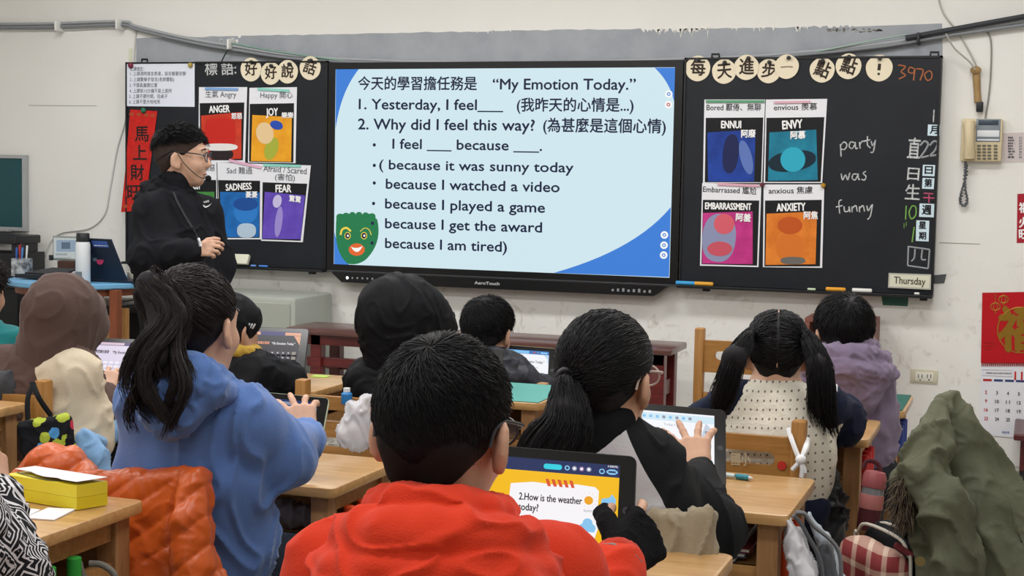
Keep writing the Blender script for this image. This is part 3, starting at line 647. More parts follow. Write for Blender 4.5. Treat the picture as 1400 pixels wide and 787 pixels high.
cable('lower grey cable of the bundle sagging along the wall above the chalkboards', [(-20, 37.5), (60, 37), (165, 34), (186, 40), (250, 55.5, .02), (320, 68, .02), (440, 83, .02), (700, 89, .03), (1000, 82, .03), (1100, 74.5, .02), (1210, 63), (1300, 48), (1430, 30)], .0095, G2, WF-.034)
cable('thin white cord under the grey cables at the upper left wall', [(-20, 40.5), (80, 41), (165, 37.5), (187, 41)], .0042, '#d9d9d6', WF-.012)
cable('thick dark hose running off to the right above the wall telephone', [(1238, 52), (1300, 40.5), (1430, 17)], .0125, '#34373c', WF-.052)
cable('thin dark green cord dipping behind the left chalkboard top', [(318, 62), (309, 72), (303, 84)], .004, '#2f3d38', WF-.044)
cable('thin pale green wire beside the grey cables left of the display', [(316, 59), (370, 69), (446, 80), (520, 88, .04)], .004, '#7da393', WF-.05)
cable('thin pale green wire crossing the bare grey paint at the right', [(1075, 77, .045), (1130, 68), (1190, 56), (1240, 47)], .004, '#9db5a9', WF-.05)
cable('white cord hanging down the wall left of the chalkboard to the blue table', [(186, 40), (184, 70), (181, 120), (170, 170), (160, 205), (150, 262), (143, 293), (122, 312), (85, 318), (70, 330), (62, 350)], .0045, '#c9cac6', WF-.006, 'cord')
cable('pale wire curving from the ceiling to the cord holder', [(1281, -10), (1290, 18), (1308, 42), (1325, 70), (1336, 92)], .004, '#b7b5ac', WF-.006, 'cord')
cable('pale wire from the cables to the cord holder', [(1293, 46), (1305, 66), (1325, 84), (1333, 95)], .004, '#a5a49d', WF-.066, 'cord')
cable('grey wire dropping from the cables to the telephone', [(1343, 38), (1354, 52), (1355, 90), (1352, 130), (1347, 163)], .004, '#8e8d86', WF-.006, 'cord')
for (x, y, lb) in ((81, 36.5, 'white cable clip on the far left of the wall'), (164, 34, 'white cable clip where the bundle bends down'), (316, 61, 'white cable clip over the left chalkboard'), (1256, 53, 'black cable clip right of the bare grey paint')):
    tag(MB().box(WY(x, y, WF-.04), (.014, .08, .055), .004).build('cable_clip', mat('clip_dark' if x > 1000 else 'clip_white', '#2e2f33' if x > 1000 else '#e6e6e2', .5), None, True, 40), lb, 'clip')

o = empty('phone_list', WY(1400, 222, WF-.002), 'pinkish printed phone list taped to the wall behind the telephone', 'paper sheet')
wsheet([(1371, 182), (1430, 180), (1430, 222), (1371, 222)], WF-.0015, mat('paper_pinkish', '#cfc4c4', .7), 'sheet', o)
for k in range(8):
    wtext(o, ['教務處', '學務處', '總務處 二', '輔導室', '健康中心', '警衛', '人事會計', '圖書'][k], 1378, 189.5+k*3.8, 1385+(k % 3)*1.5, 189.5+k*3.8, 2.6, WF-.0024, M_inkg, .02)
    wtext(o, '2%d' % (k+1), 1393, 189.5+k*3.8, 1397, 189.5+k*3.8, 2.6, WF-.0024, M_inkg, .02)
o = empty('red_notice', WY(1398, 332, WF-.002), 'narrow red paper with white characters at the right picture edge', 'couplet')
wsheet([(1391, 265), (1430, 263), (1430, 331), (1390, 332)], WF-.0015, mat('notice_red', '#a5182c', .6), 'sheet', o)
for t, y in (('福', 291), ('火', 311), ('旺', 327)): wtext(o, t, 1393.5, y, 1406, y-.5, 13, WF-.0025, M_white, .03)
cl = empty('wall_calendar', WY(1370, 598, WF-.004), 'wall calendar with a red top and a golden character on the right wall', 'calendar')
wsheet([(1343, 400), (1445, 398), (1445, 497), (1341, 496)], WF-.004, mat('calendar_red', '#b8101c', .5, .3), 'red_cover', cl)
wsheet([(1341, 499), (1445, 500), (1445, 603), (1339.5, 594)], WF-.004, mat('calendar_white', '#e6e7ee', .6), 'month_page', cl)
sp = MB()
for k in range(30): sp.b2(WY(1342+k*2.6, 495.6, WF-.007), WY(1343.2+k*2.6, 500.5, WF-.003))
sp.build('spiral_binding', mat('binding_red', '#8d1a22', .4), cl)
M_gold2 = mat('gold_foil', '#a8812f', .3, .5, metal=.6)
qq = [WY(1395+31*math.cos(a), 451+31*math.sin(a), WF-.0052) for a in np.linspace(0, 2*math.pi, 36, endpoint=False)]
MB().tube(qq, .0028, 5, closed=True, flat=.3).build('ring', M_gold2, cl)
wtext(cl, '福', 1366, 480, 1422, 480, 56, WF-.0056, M_gold2, .035)
for (x, y, r) in ((1361, 419, 6.5), (1372, 409, 6.5)):
    lt = MB(); lt.tube([WY(x + r*math.cos(a), y + r*.8*math.sin(a), WF-.0052) for a in np.linspace(0, 2*math.pi, 14, endpoint=False)], .0018, 4, closed=True, flat=.3)
    lt.tube([WY(x + r*.45*math.cos(a), y + r*.8*math.sin(a), WF-.0052) for a in np.linspace(0, 2*math.pi, 12, endpoint=False)], .0014, 4, closed=True, flat=.3)
    lt.tube([WY(x, 401, WF-.0052), WY(x, y-r*.8, WF-.0052)], .0012, 4, flat=.3); lt.tube([WY(x, y+r*.8, WF-.0052), WY(x, y+r*1.5, WF-.0052)], .0016, 4, flat=.3).build('lantern_print', M_gold2, cl)
cd = MB()
for k, (x0, x1) in enumerate(((1345, 1360), (1343, 1362), (1347, 1356))): cd.tube([WY(x0, 468+k*4.5, WF-.0052), WY(x1, 468+k*4.5, WF-.0052)], .0014, 4, flat=.3)
cd.build('cloud_print', M_gold2, cl)
M_calr = mat('calendar_numred', '#c1272d', .6); M_caln = mat('calendar_numdark', '#3a3f4a', .6)
wtext(cl, '115', 1387, 519, 1409, 520, 11.5, WF-.0056, M_calr, .02)
wtext(cl, 'CHERISH EACH NEW MOMENTS', 1348, 510.5, 1383, 511.5, 2.2, WF-.0056, M_inkg, .02)
bx = MB(); bx.tube([WY(a, b, WF-.0052) for a, b in ((1343, 505), (1384, 506), (1384, 514.5), (1343, 513))], .001, 4, closed=True, flat=.3).build('title_box', M_inkg, cl)
for k in range(4):
    wsheet([(1344+k*15, 517.6+k*.5), (1356+k*15, 518+k*.5), (1356+k*15, 521+k*.5), (1344+k*15, 520.6+k*.5)], WF-.0052, mat('cal_tab_red', '#b5242c') if k == 0 else mat('cal_tab_blue', '#2f3f74'), 'weekday_tab', cl, .0008)
    for r, nums in enumerate((('2', '3', '4', '5'), ('9', '10', '11', '12'), ('16', '17', '18', '19'), ('23', '24', '25', '26'))):
        s_ = nums[k]; w = 2.5*len(s_); xx = 1346.5 + k*15 - (w/2 - 1.5); yy = 538 + r*12 + k*.8
        wtext(cl, s_, xx, yy, xx+w, yy+.1, 4.6, WF-.0056, M_calr if k == 0 else M_caln, .02)
wtext(cl, '台北市', 1370, 592, 1380, 592.6, 3, WF-.0056, mat('cal_blue', '#3a66b0'), .02)

so = empty('wall_outlet', WY(1263, 525, WF-.01), 'cream double wall outlet low on the wall behind the green coat', 'outlet')
wbox(1245, 504, 1281.5, 525, WF-.008, WF, mat('outlet_cream', '#cfc9b2', .5), 'plate', so, .004)
wbox(1251, 508, 1276, 522, WF-.012, WF-.004, mat('outlet_face', '#e2dfd2', .5), 'face', so, .002)
sl = MB()
for cx in (1258, 1270):
    for dx in (-2.6, 2.2): sl.b2(WY(cx+dx, 511.5, WF-.0125), WY(cx+dx+.9, 516.5, WF-.01))
    sl.ball(WY(cx, 519, WF-.011), (.004, .003, .004), 8)
sl.build('slot', M_dk, so)
tag(wsheet([(1205, 404), (1242, 406), (1241, 418.5), (1207, 417)], WF-.003, mat('tape_green', '#2f5f52', .5), 'tape_patch', None, .0025), 'dark green tape patch on the wall under the right chalkboard', 'tape')
tag(wsheet([(1277, 376), (1294, 374.5), (1291, 387), (1276, 387.5)], WF-.003, mat('tape_grey', '#55565a', .5), 'tape_patch', None, .0025), 'dark grey tape tab beside the Thursday plate', 'tape')
# dark red cabinet at the right edge
o = empty('low_cabinet', (4.05, -.22, 0), 'dark red low cabinet at the right picture edge under the calendar', 'cabinet')
M_red = wood('wood_dark_red', '#5a1a1a', '#3c1012', 'X', .35, coat=.2)
a = WY(1386, 592, -.42)
MB().b2((a[0], -.44, a[2]-.03), (a[0]+.9, .03, a[2]), .006).build('top', M_red, o); MB().b2((a[0]+.03, -.40, .06), (a[0]+.87, .02, a[2]-.03), .004).build('body', M_red, o)
dr = MB().b2((a[0]+.05, -.412, .1), (a[0]+.44, -.40, a[2]-.05), .003).build('door', M_red, o); MB().ball((a[0]+.40, -.42, .2), .014).build('handle', M_dk, dr)
MB().b2((a[0]+.03, -.38, 0), (a[0]+.87, 0, .06)).build('plinth', M_dk, o)

# left: small green board on a black stand
tv = empty('framed_board', WY(0, 317, 0), 'small dark green board with an aluminium frame at the left picture edge', 'board')
q = [WY(35, 212, .03), WY(36, 316, .03)]; zt, zb = q[0][2], q[1][2]; xr = q[0][0]
M_alu = mat('aluminium', '#b7babd', .35, .5, metal=.6)
MB().b2((xr-.76, .032, zb+.01), (xr-.015, .05, zt-.015)).build('panel', mat('board_green', '#1f4d54', .4), tv)
f = MB(); f.b2((xr-.022, .024, zb), (xr, .058, zt)); f.b2((xr-.758, .024, zt-.020), (xr-.022, .058, zt)); f.b2((xr-.758, .024, zb), (xr-.022, .058, zb+.022)); f.b2((xr-.78, .024, zb), (xr-.758, .058, zt)); f.build('frame', M_alu, tv)
MB().b2((xr-.7, -.02, zb-.004), (xr-.09, .024, zb+.010), .003).build('tray', M_alu, tv)
bs = empty('black_stand', WY(15, 440, -.3), 'tall black equipment stand beneath the small green board', 'stand')
bs.location.z = 0
xs = WY(24, 440, -.28)[0]; zt2 = WY(10, 322, -.28)[2]
MB().b2((xs-.6, -.28, .0), (xs, -.02, zt2-.10), .006).build('body', mat('stand_black', '#17181b', .45), bs, True, 40)
MB().b2((xs-.62, -.30, zt2-.30), (xs+.035, -.01, zt2-.27), .004).build('shelf', M_dk, bs); MB().b2((xs-.6, -.26, zt2-.05), (xs-.02, -.03, zt2), .01).build('device', M_dk, bs, True, 40)
for xx in (xs-.55, xs-.05): MB().b2((xx-.02, -.24, zt2-.1), (xx+.02, -.05, zt2-.05)).build('post', M_dk, bs)

# round blue table
TY = -.62
cT = WY(113, 384, TY); rT = np.linalg.norm(WY(207, 383, TY) - WY(20, 378, TY)) / 2 * .93
zT = cT[2] + .012
TX = cT[0] + .02
rt = empty('round_table', (TX, TY, 0), 'round table with a light blue top and brown legs at the left', 'table')
MB().lathe([(rT*.985, zT-.028), (rT, zT-.022), (rT, zT-.004), (rT*.99, zT)], (TX, TY, 0), seg=48).build('tabletop', mat('table_blue', '#6fa8cf', .4, .4), rt, True, 40)
M_tleg = wood('wood_table_brown', '#8a4a2c', '#6d3820', 'Z', .45)
MB().lathe([(rT*.86, zT-.068), (rT*.9, zT-.066), (rT*.9, zT-.028)], (TX, TY, 0), seg=40).build('apron', M_tleg, rt, True, 40)
for px, yy in ((133.5, TY+.10), (158, TY-.22), (48, TY-.12), (90, TY+.24)):
    p = WY(px, 410, yy); MB().b2((p[0]-.024, yy-.024, 0), (p[0]+.024, yy+.024, zT-.03), .004).build('leg', M_tleg, rt)
zt = zT + .001
def at_table(px, y): p = WY(px, 380, y); return np.array([p[0], y, zt])
# laptop, lid towards the room
lp = empty('laptop', at_table(145, TY-.10), 'dark navy open laptop with stickers seen from behind on the blue table', 'laptop')
M_lap = mat('laptop_navy', '#1c2536', .4, .4)
pts = [(122, 373), (173, 376), (163, 319), (122, 317)]; yl = TY-.14
P0 = [WY(a, b, yl) for a, b in pts]; zoff = zt + .012 - min(P0[0][2], P0[1][2])
P0 = [p + np.array([0, 0, zoff]) for p in P0]
for p, d in zip(P0, (0, 0, -.08, -.08)): p[1] += d
lid = MB().poly(P0, (0, .012, .002)).build('lid', M_lap, lp)
MB().b2((P0[0][0], yl, zt), (P0[1][0]+.16, yl+.22, zt+.014), .003).build('keyboard_base', M_lap, lp, True, 40)
def on_lid(u, v, e=.0012): return P0[0]*(1-u)*(1-v) + P0[1]*u*(1-v) + P0[2]*u*v + P0[3]*(1-u)*v + np.array([0, -e, 0])
MB().poly([on_lid(*c) for c in ((.36, .80), (.86, .80), (.86, .95), (.36, .95))], (0, .001, 0)).build('sticker', mat('sticker_blue', '#3e5fa8', .5), lid)
put_text(lid, 'CLASSROOM', on_lid(.40, .835, .0022), on_lid(.83, .835, .0022), .022, M_white, 'lettering', .03, normal=(0, -1, .1))
MB().lathe([(.022, -.001), (.022, .001)], on_lid(.45, .47, .001), (0, 1, -.1), 16).build('emblem', mat('emblem_red', '#a8305a', .5), lid)
MB().poly([on_lid(*c, .0022) for c in ((.25, .44), (.36, .45), (.36, .53), (.25, .52))], (0, .0012, 0)).build('emblem', mat('emblem_grey', '#77808f', .4), lid)
# bottle
bt = empty('steel_bottle', at_table(113.5, TY-.25), 'tall white insulated bottle with a black cap on the blue table', 'bottle')
bp = np.array(bt.location); hb = np.linalg.norm(WY(113, 322, TY-.25) - WY(113, 378, TY-.25)); rb = np.linalg.norm(WY(122, 350, TY-.25)-WY(105, 350, TY-.25))/2
MB().lathe([(rb*.9, 0), (rb, .006), (rb, hb*.93), (rb*.9, hb)], bp, seg=28).build('bottle_body', mat('bottle_white', '#d9dee2', .35, .5), bt, True, 40)
MB().lathe([(rb*.88, hb), (rb*.9, hb+.004), (rb*.88, hb+.042), (rb*.8, hb+.046)], bp, seg=28).build('cap', M_dk, bt, True, 40)
MB().b2(bp + np.array([-rb*.5, -rb-.001, .02]), bp + np.array([rb*.45, -rb*.75, .06])).build('label', mat('bottle_label', '#6e747a', .5), bt)
# framed notice / small screen
sm = empty('small_monitor', at_table(89, TY+.12), 'small monitor with a pale picture standing behind the bottle', 'monitor')
a, b = WY(72, 322, TY+.1), WY(109, 357, TY+.1)
MB().b2((a[0], TY+.1, b[2]), (b[0], TY+.125, a[2]), .003).build('casing', mat('casing_grey', '#8d9392', .4), sm)
sc2 = MB().b2((a[0]+.008, TY+.098, b[2]+.012), (b[0]-.008, TY+.101, a[2]-.01)).build('screen', mat('monitor_pale', '#222426', .3, emit='#bfc6c4', estr=.8), sm)
for k, (x0, y0, x1, y1, c) in enumerate(((77, 328, 107, 344, '#8fa3b6'), (84, 331, 96, 340, '#56687c'), (76, 346, 92, 349, '#9aa3a6'), (76, 351, 97, 353, '#a8b0b0'))):
    wsheet([(x0, y0), (x1, y0), (x1, y1), (x0, y1)], TY+.0975-.0006*k, mat('monitor_blk%d' % k, '#222426', .3, emit=c, estr=.8), 'picture', sc2, .0004)
MB().b2((a[0]+.05, TY+.07, zt), (b[0]-.02, TY+.17, b[2]), .004).build('foot', mat('foot_brown', '#4a2f24', .5), sm)
MB().box(WY(70, 352, TY+.09), (.02, .02, .03), .004).build('switch', M_dk, sm)
# cup
cu = empty('small_cup', at_table(183, TY-.02), 'small cream cup between the laptop and the teacher', 'cup')
cc = np.array(cu.location); MB().lathe([(.026, 0), (.030, .004), (.036, .05), (.033, .05), (.027, .008), (0, .007)], cc, seg=24).build('cup_body', mat('cup_cream', '#d5d2c4', .35), cu, True, 50)
MB().tube(smoothline([cc+np.array([.033, 0, .042]), cc+np.array([.055, 0, .036]), cc+np.array([.053, 0, .016]), cc+np.array([.030, 0, .012])], 5), .004, 6).build('handle', mat('cup_cream', '#d5d2c4'), cu, True)
# black case with cable, mouse
kc = empty('document_case', at_table(70, TY-.12), 'flat black zip case lying on the blue table', 'case')
k0 = np.array(kc.location); M_case = mat('case_black', '#1e2126', .5, bump=.3, bscale=40)
MB().poly([k0+np.array(v) for v in ((-.17, -.08, .006), (.14, -.10, .006), (.16, .06, .006), (-.10, .10, .006))], (0, 0, .02)).build('case_body', M_case, kc)
MB().poly([k0+np.array(v) for v in ((-.13, -.05, .026), (.12, -.07, .026), (.13, .04, .05), (-.04, .07, .05))], (0, 0, .008)).build('flap', M_case, kc)
tag(MB().tube(smoothline([at_table(78, TY-.2)+np.array([0, 0, .012]), at_table(84, TY-.22)+np.array([0, 0, .03]), at_table(92, TY-.23)+np.array([0, 0, .012]), at_table(100, TY-.22)+np.array([0, 0, .012]), at_table(103, TY-.15)+np.array([0, 0, .012])], 6), .011, 8).build('charger_cable', mat('cable_black', '#202226', .5), None, True), 'black coiled cable in front of the bottle on the blue table', 'cable')
ms = empty('toy_figure', at_table(98, TY-.04), 'small red and white trinket beside the white bottle', 'trinket')
m0 = np.array(ms.location); MB().ball(m0+np.array([0, 0, .028]), (.022, .018, .028)).build('body', mat('trinket_white', '#d6d2d2', .4), ms, True); MB().ball(m0+np.array([0, -.012, .036]), (.012, .01, .012)).build('patch', mat('trinket_red', '#b23a44', .4), ms, True)
# pen box
pb = empty('pen_box', at_table(30, TY-.0), 'photo printed pen holder crowded with pens on the blue table edge', 'pen holder')
p0 = np.array(pb.location) + np.array([.0, 0, 0]); M_pb = mat('photo_print', '#3d4046', .5, colour2='#c9cdd1', vscale=26)
bb = MB(); w = .038
for (sx, sy, dx, dy) in ((0, -1, w, .003), (0, 1, w, .003), (-1, 0, .003, w), (1, 0, .003, w)):
    c = p0 + np.array([sx*w, sy*w, .048]); bb.b2(c-np.array([dx, dy, .048]), c+np.array([dx, dy, .048]))
bb.b2(p0-np.array([w, w, 0]), p0+np.array([w, w, .004])); bb.build('box', M_pb, pb)
rr = random.Random(3)
for k, c in enumerate(('#c23b3b', '#3a5fae', '#e2e2de', '#2b2b2e', '#4f86c9', '#7a2230')):
    a = p0 + np.array([rr.uniform(-.024, .024), rr.uniform(-.024, .024), .008]); b = a + np.array([rr.uniform(-.02, .02), rr.uniform(-.02, .02), .14+rr.uniform(0, .03)])
    pn = empty('pen', a, ['red pen', 'blue pen', 'white pen', 'black pen', 'light blue pen', 'maroon pen'][k] + ' standing in the photo printed pen holder', 'pen', 'pens in the holder')
    MB().tube([a, a*.3+b*.7], .0045, 8).build('barrel', mat('pen_'+c.lstrip('#'), c, .4), pn, True, 40); MB().tube([a*.3+b*.7, b], .0055, 8).build('cap', mat('pen_'+c.lstrip('#'), c), pn, True, 40)

# grey cabinet behind the second row
gc = empty('metal_cabinet', (-.35, -.15, 0), 'pale grey metal cabinet against the wall behind the teacher', 'cabinet')
a, b = WY(318, 408, -.02), WY(404, 450, -.42)
x1 = WY(404, 425, -.42)[0]; zc = WY(398, 402, -.2)[2]; x0 = x1 - .62
M_gcab = mat('cabinet_greygreen', '#a7aba2', .45)
MB().b2((x0, -.42, .04), (x1, .03, zc), .02).build('body', M_gcab, gc, True, 40)
for k in range(2):
    d = MB().b2((x0+.02+k*.29, -.428, .08), (x0+.30+k*.29, -.42, zc-.03), .003).build('door', M_gcab, gc); MB().b2((x0+.27+k*.07, -.44, zc*.5), (x0+.285+k*.07, -.428, zc*.5+.08), .003).build('handle', M_alu, d)
MB().b2((x0+.02, -.40, 0), (x1-.02, 0, .04)).build('plinth', M_dk, gc)
# box and black crate under the round table region
bx = empty('storage_crate', WY(150, 440, -.12), 'black storage crate by the wall behind the round table, papers on top', 'crate'); bx.location.z = 0
q0, q1 = WY(112, 407, -.3), WY(196, 407, -.3)
MB().b2((q0[0], -.3, 0), (q1[0], .02, q0[2]-.04), .008).build('crate_body', mat('crate_black', '#141518', .5), bx, True, 40)
MB().b2((q0[0]-.01, -.31, q0[2]-.07), (q1[0]+.01, .03, q0[2]-.045), .004).build('rim', M_dk, bx)
st = MB(); rr = random.Random(5)
for k in range(5): st.box(((q0[0]+WY(160, 407, -.15)[0])/2 + rr.uniform(-.02, .02), -.14, q0[2]-.038 + k*.008), (.30, .24, .007), rot=Matrix.Rotation(rr.uniform(-.1, .1), 3, 'Z'))
tag(st.build('paper_stack', mat('paper_old', '#b9b7b0', .8)), 'stack of loose grey papers on the black crate behind the table legs', 'papers')

# ------------------------------------------------------------------ dark red low table by the wall
bn = empty('low_bench_table', (1.0, -.42, 0), 'long dark red wooden low table along the wall under the display', 'table')
yb0, yb1 = -.61, -.27
LA = WY(393, 449, yb1); RA = WY(941, 470, -.40); zl = (WY(395, 449, -.35)[2] + WY(935, 470, -.35)[2]) / 2
zt_ = .55
xl_, xr_ = .022, 2.055
M_red2 = wood('wood_maroon', '#6e2220', '#451315', 'X', .4, coat=.25); M_redtop = wood('wood_maroon_top', '#6a4640', '#54322e', 'X', .3, coat=.4)
MB().b2((xl_, yb0, zt_-.035), (xr_, yb1, zt_), .010).build('tabletop', M_redtop, bn, True, 40)
MB().b2((xl_+.04, yb0+.03, zt_-.085), (xr_-.04, yb0+.055, zt_-.035)).build('apron', M_red2, bn); MB().b2((xl_+.04, yb1-.055, zt_-.085), (xr_-.04, yb1-.03, zt_-.035)).build('apron', M_red2, bn)
for xx in (xl_+.16, (xl_+xr_)/2, xr_-.07):
    for yy in (yb0+.06, yb1-.06): MB().b2((xx-.03, yy-.03, 0), (xx+.03, yy+.03, zt_-.03), .004).build('leg', M_red2, bn)
for z_ in (zt_-.20, zt_-.30): MB().b2((xl_+.10, yb0+.05, z_), (xl_+1.3, yb0+.07, z_+.05), .004).build('rail', M_red2, bn)
MB().b2((xl_+.10, yb1-.07, zt_-.24), (xr_-.1, yb1-.05, zt_-.19), .004).build('rail', M_red2, bn)
MB().b2((xr_-.26, yb0+.035, .02), (xr_-.09, yb0+.06, zt_-.08)).build('side_panel', M_red2, bn)
MB().b2((xr_-.085, yb0+.05, zt_-.24), (xr_-.055, yb1-.05, zt_-.17)).build('side_rail', M_red2, bn)
# dark red box shelf behind the boy in purple
rb_ = empty('wooden_box_shelf', WY(1150, 470, -.15), 'dark red open wooden box standing behind the boy in purple', 'box'); rb_.location.z = 0
a, b = WY(1100, 434, -.25), WY(1196, 437, -.25)
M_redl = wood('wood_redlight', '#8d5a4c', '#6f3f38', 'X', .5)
MB().b2((a[0], -.25, a[2]-.02), (b[0], .02, a[2]), .003).build('top', M_redl, rb_); MB().b2((b[0]-.025, -.25, 0), (b[0], .02, a[2]-.02), .003).build('side', M_redl, rb_); MB().b2((a[0], -.25, 0), (a[0]+.025, .02, a[2]-.02), .003).build('side', M_redl, rb_)
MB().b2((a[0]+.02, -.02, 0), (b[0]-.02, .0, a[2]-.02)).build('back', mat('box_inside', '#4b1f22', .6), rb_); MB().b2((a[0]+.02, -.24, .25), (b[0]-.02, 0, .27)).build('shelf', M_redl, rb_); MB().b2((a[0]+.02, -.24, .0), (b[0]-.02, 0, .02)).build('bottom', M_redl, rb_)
# ------------------------------------------------------------------ school desks and chairs
W_top = wood('wood_desk_top', '#c8a06b', '#a97c48', 'X', .32, 4.0, coat=.25); W_side = wood('wood_desk_side', '#b68a56', '#8f6537', 'X', .45)
W_legd = wood('wood_desk_leg', '#b0845a', '#87603a', 'Z', .45); W_chx = wood('wood_chair_rail', '#b58448', '#94652f', 'X', .4, coat=.15); W_chz = wood('wood_chair_post', '#b58448', '#94652f', 'Z', .4, coat=.15)
def desk(xr, yn, z, label, pegs, w=.60, d=.40, peg_side=1, n_pegs=3, shelf=.10, top_m=None):
    o = empty('school_desk', (xr - w/2, yn + d/2, 0), label, 'desk', 'wooden school desks')
    xl = xr - w; yb = yn + d; t = .024; c = .02
    out = []
    for (cx, cy, a0) in ((xr-c, yn+c, -90), (xr-c, yb-c, 0), (xl+c, yb-c, 90), (xl+c, yn+c, 180)):
        for k in range(5): a = math.radians(a0 + k*22.5); out.append((cx + c*math.cos(a), cy + c*math.sin(a)))
    m = MB(); m.poly([(x, y, z) for x, y in out], (0, 0, -t))
    bmesh.ops.bevel(m.bm, geom=[e for e in m.bm.edges if abs(e.verts[0].co.z - e.verts[1].co.z) < 1e-6], offset=.004, segments=2, profile=.5, affect='EDGES')
    m.build('tabletop', top_m or W_top, o, True, 40)
    lx0, lx1, ly0, ly1 = xl+.055, xr-.045, yn+.045, yb-.045; L = .046
    zs = z - t - shelf
    for x in (lx0, lx1):
        for y in (ly0, ly1): MB().b2((x-L/2, y-L/2, 0), (x+L/2, y+L/2, z-t), .003).build('leg', W_legd, o)
        MB().b2((x-.011, ly0+L/2, z-t-.045), (x+.011, ly1-L/2, z-t)).build('apron', W_side, o)
        MB().b2((x-.012, ly0+L/2, zs-.03), (x+.012, ly1-L/2, zs+.012)).build('side_rail', W_side, o)
        MB().b2((x-.012, ly0+L/2, .10), (x+.012, ly1-L/2, .14)).build('foot_rail', W_side, o)
    MB().b2((lx0+L/2, ly1-.012, zs-.02), (lx1-L/2, ly1+.012, z-t)).build('back_panel', W_side, o)
    MB().b2((lx0+L/2, ly0-.012, zs-.03), (lx1-L/2, ly0+.012, zs)).build('front_rail', W_side, o)
    MB().b2((lx0, ly0, zs-.012), (lx1, ly1, zs)).build('shelf', W_side, o)
    if pegs:
        for s_, x in ((1, lx1 + .0), (-1, lx0)):
            if s_ == -1 and peg_side > 0: continue
            for k in range(n_pegs):
                y = ly0 + .09 + k*.075
                MB().lathe([(.0125, zs-.045), (.0135, zs-.04), (.0135, zs+.055), (.010, zs+.057)], (x + .022, y, 0), seg=14).build('peg', pegs, o, True, 40)
    return o
P_or = mat('peg_orange', '#d2491f', .5); P_gr = mat('peg_green', '#2f9a3c', .5); P_rd = mat('peg_red', '#c5282a', .5); P_bl = mat('peg_blue', '#2b3f8f', .5)
def cor(px, py, z): return HZ(px, py, z)
a = cor(1005, 757, .72); DG = desk(a[0], a[1]-.42, .72, 'school desk at the bottom, in front of the boy in red', P_or, d=.42)
a = cor(1071, 705, .65); DH = desk(a[0]+.01, a[1], .65, 'school desk with a teal pen, in front of the raglan girl', P_or, d=.425)
a = cor(1172, 600, .65); DI = desk(a[0]+.03, a[1], .65, 'school desk with red pegs beside the pigtailed girl', P_rd, d=.36)
a = cor(1228, 562, .60); DJ = desk(a[0]+.02, a[1], .60, 'school desk with a dark green mat beside the boy in purple', P_bl, d=.40)
a = cor(450, 668, .63); DC = desk(a[0]+.01, a[1], .63, 'school desk between the girl in blue and the boy in red', P_or, d=.39)
a = cor(742, 552, .65); DE = desk(a[0]-.01, a[1], .65, 'school desk with a turquoise mat left of the raglan girl', P_or, d=.40)
a = cor(430, 535, .62); DD = desk(a[0], a[1], .62, 'school desk carrying the dark screened tablet below the dark red table', None, d=.40)
DB = desk(1.33, -3.76, .65, 'school desk under the lilac screened tablet of the hooded brown boy', None, d=.38)
a = cor(40, 550, .72); DB2 = desk(a[0], a[1]-.42, .72, 'school desk at the left picture edge behind the black tote bag', P_gr, d=.42)
a = cor(200, 683, .71); DL = desk(a[0], a[1]-.56, .71, 'school desk with the yellow box in the bottom left corner', P_gr, w=.64, d=.56, n_pegs=4)
b = cor(752, 478, .60)
DF = desk(2.22, -2.12, .62, 'school desk under the tablet of the boy in the dark down jacket', None, d=.38)

def mat_on(dk, z, w, d, c, label):
    x, y = dk.location.x, dk.location.y
    return tag(MB().b2((x-w/2, y-d/2, z+.0005), (x+w/2, y+d/2, z+.003), .001).build('desk_mat', mat('mat_'+c.lstrip('#'), c, .5)), label, 'desk mat')
mat_on(DE, .65, .585, .385, '#4f9a91', 'turquoise green mat covering the desk left of the ponytail girl'); mat_on(DJ, .60, .585, .385, '#1e5a50', 'dark green mat covering the desk right of the boy in purple')

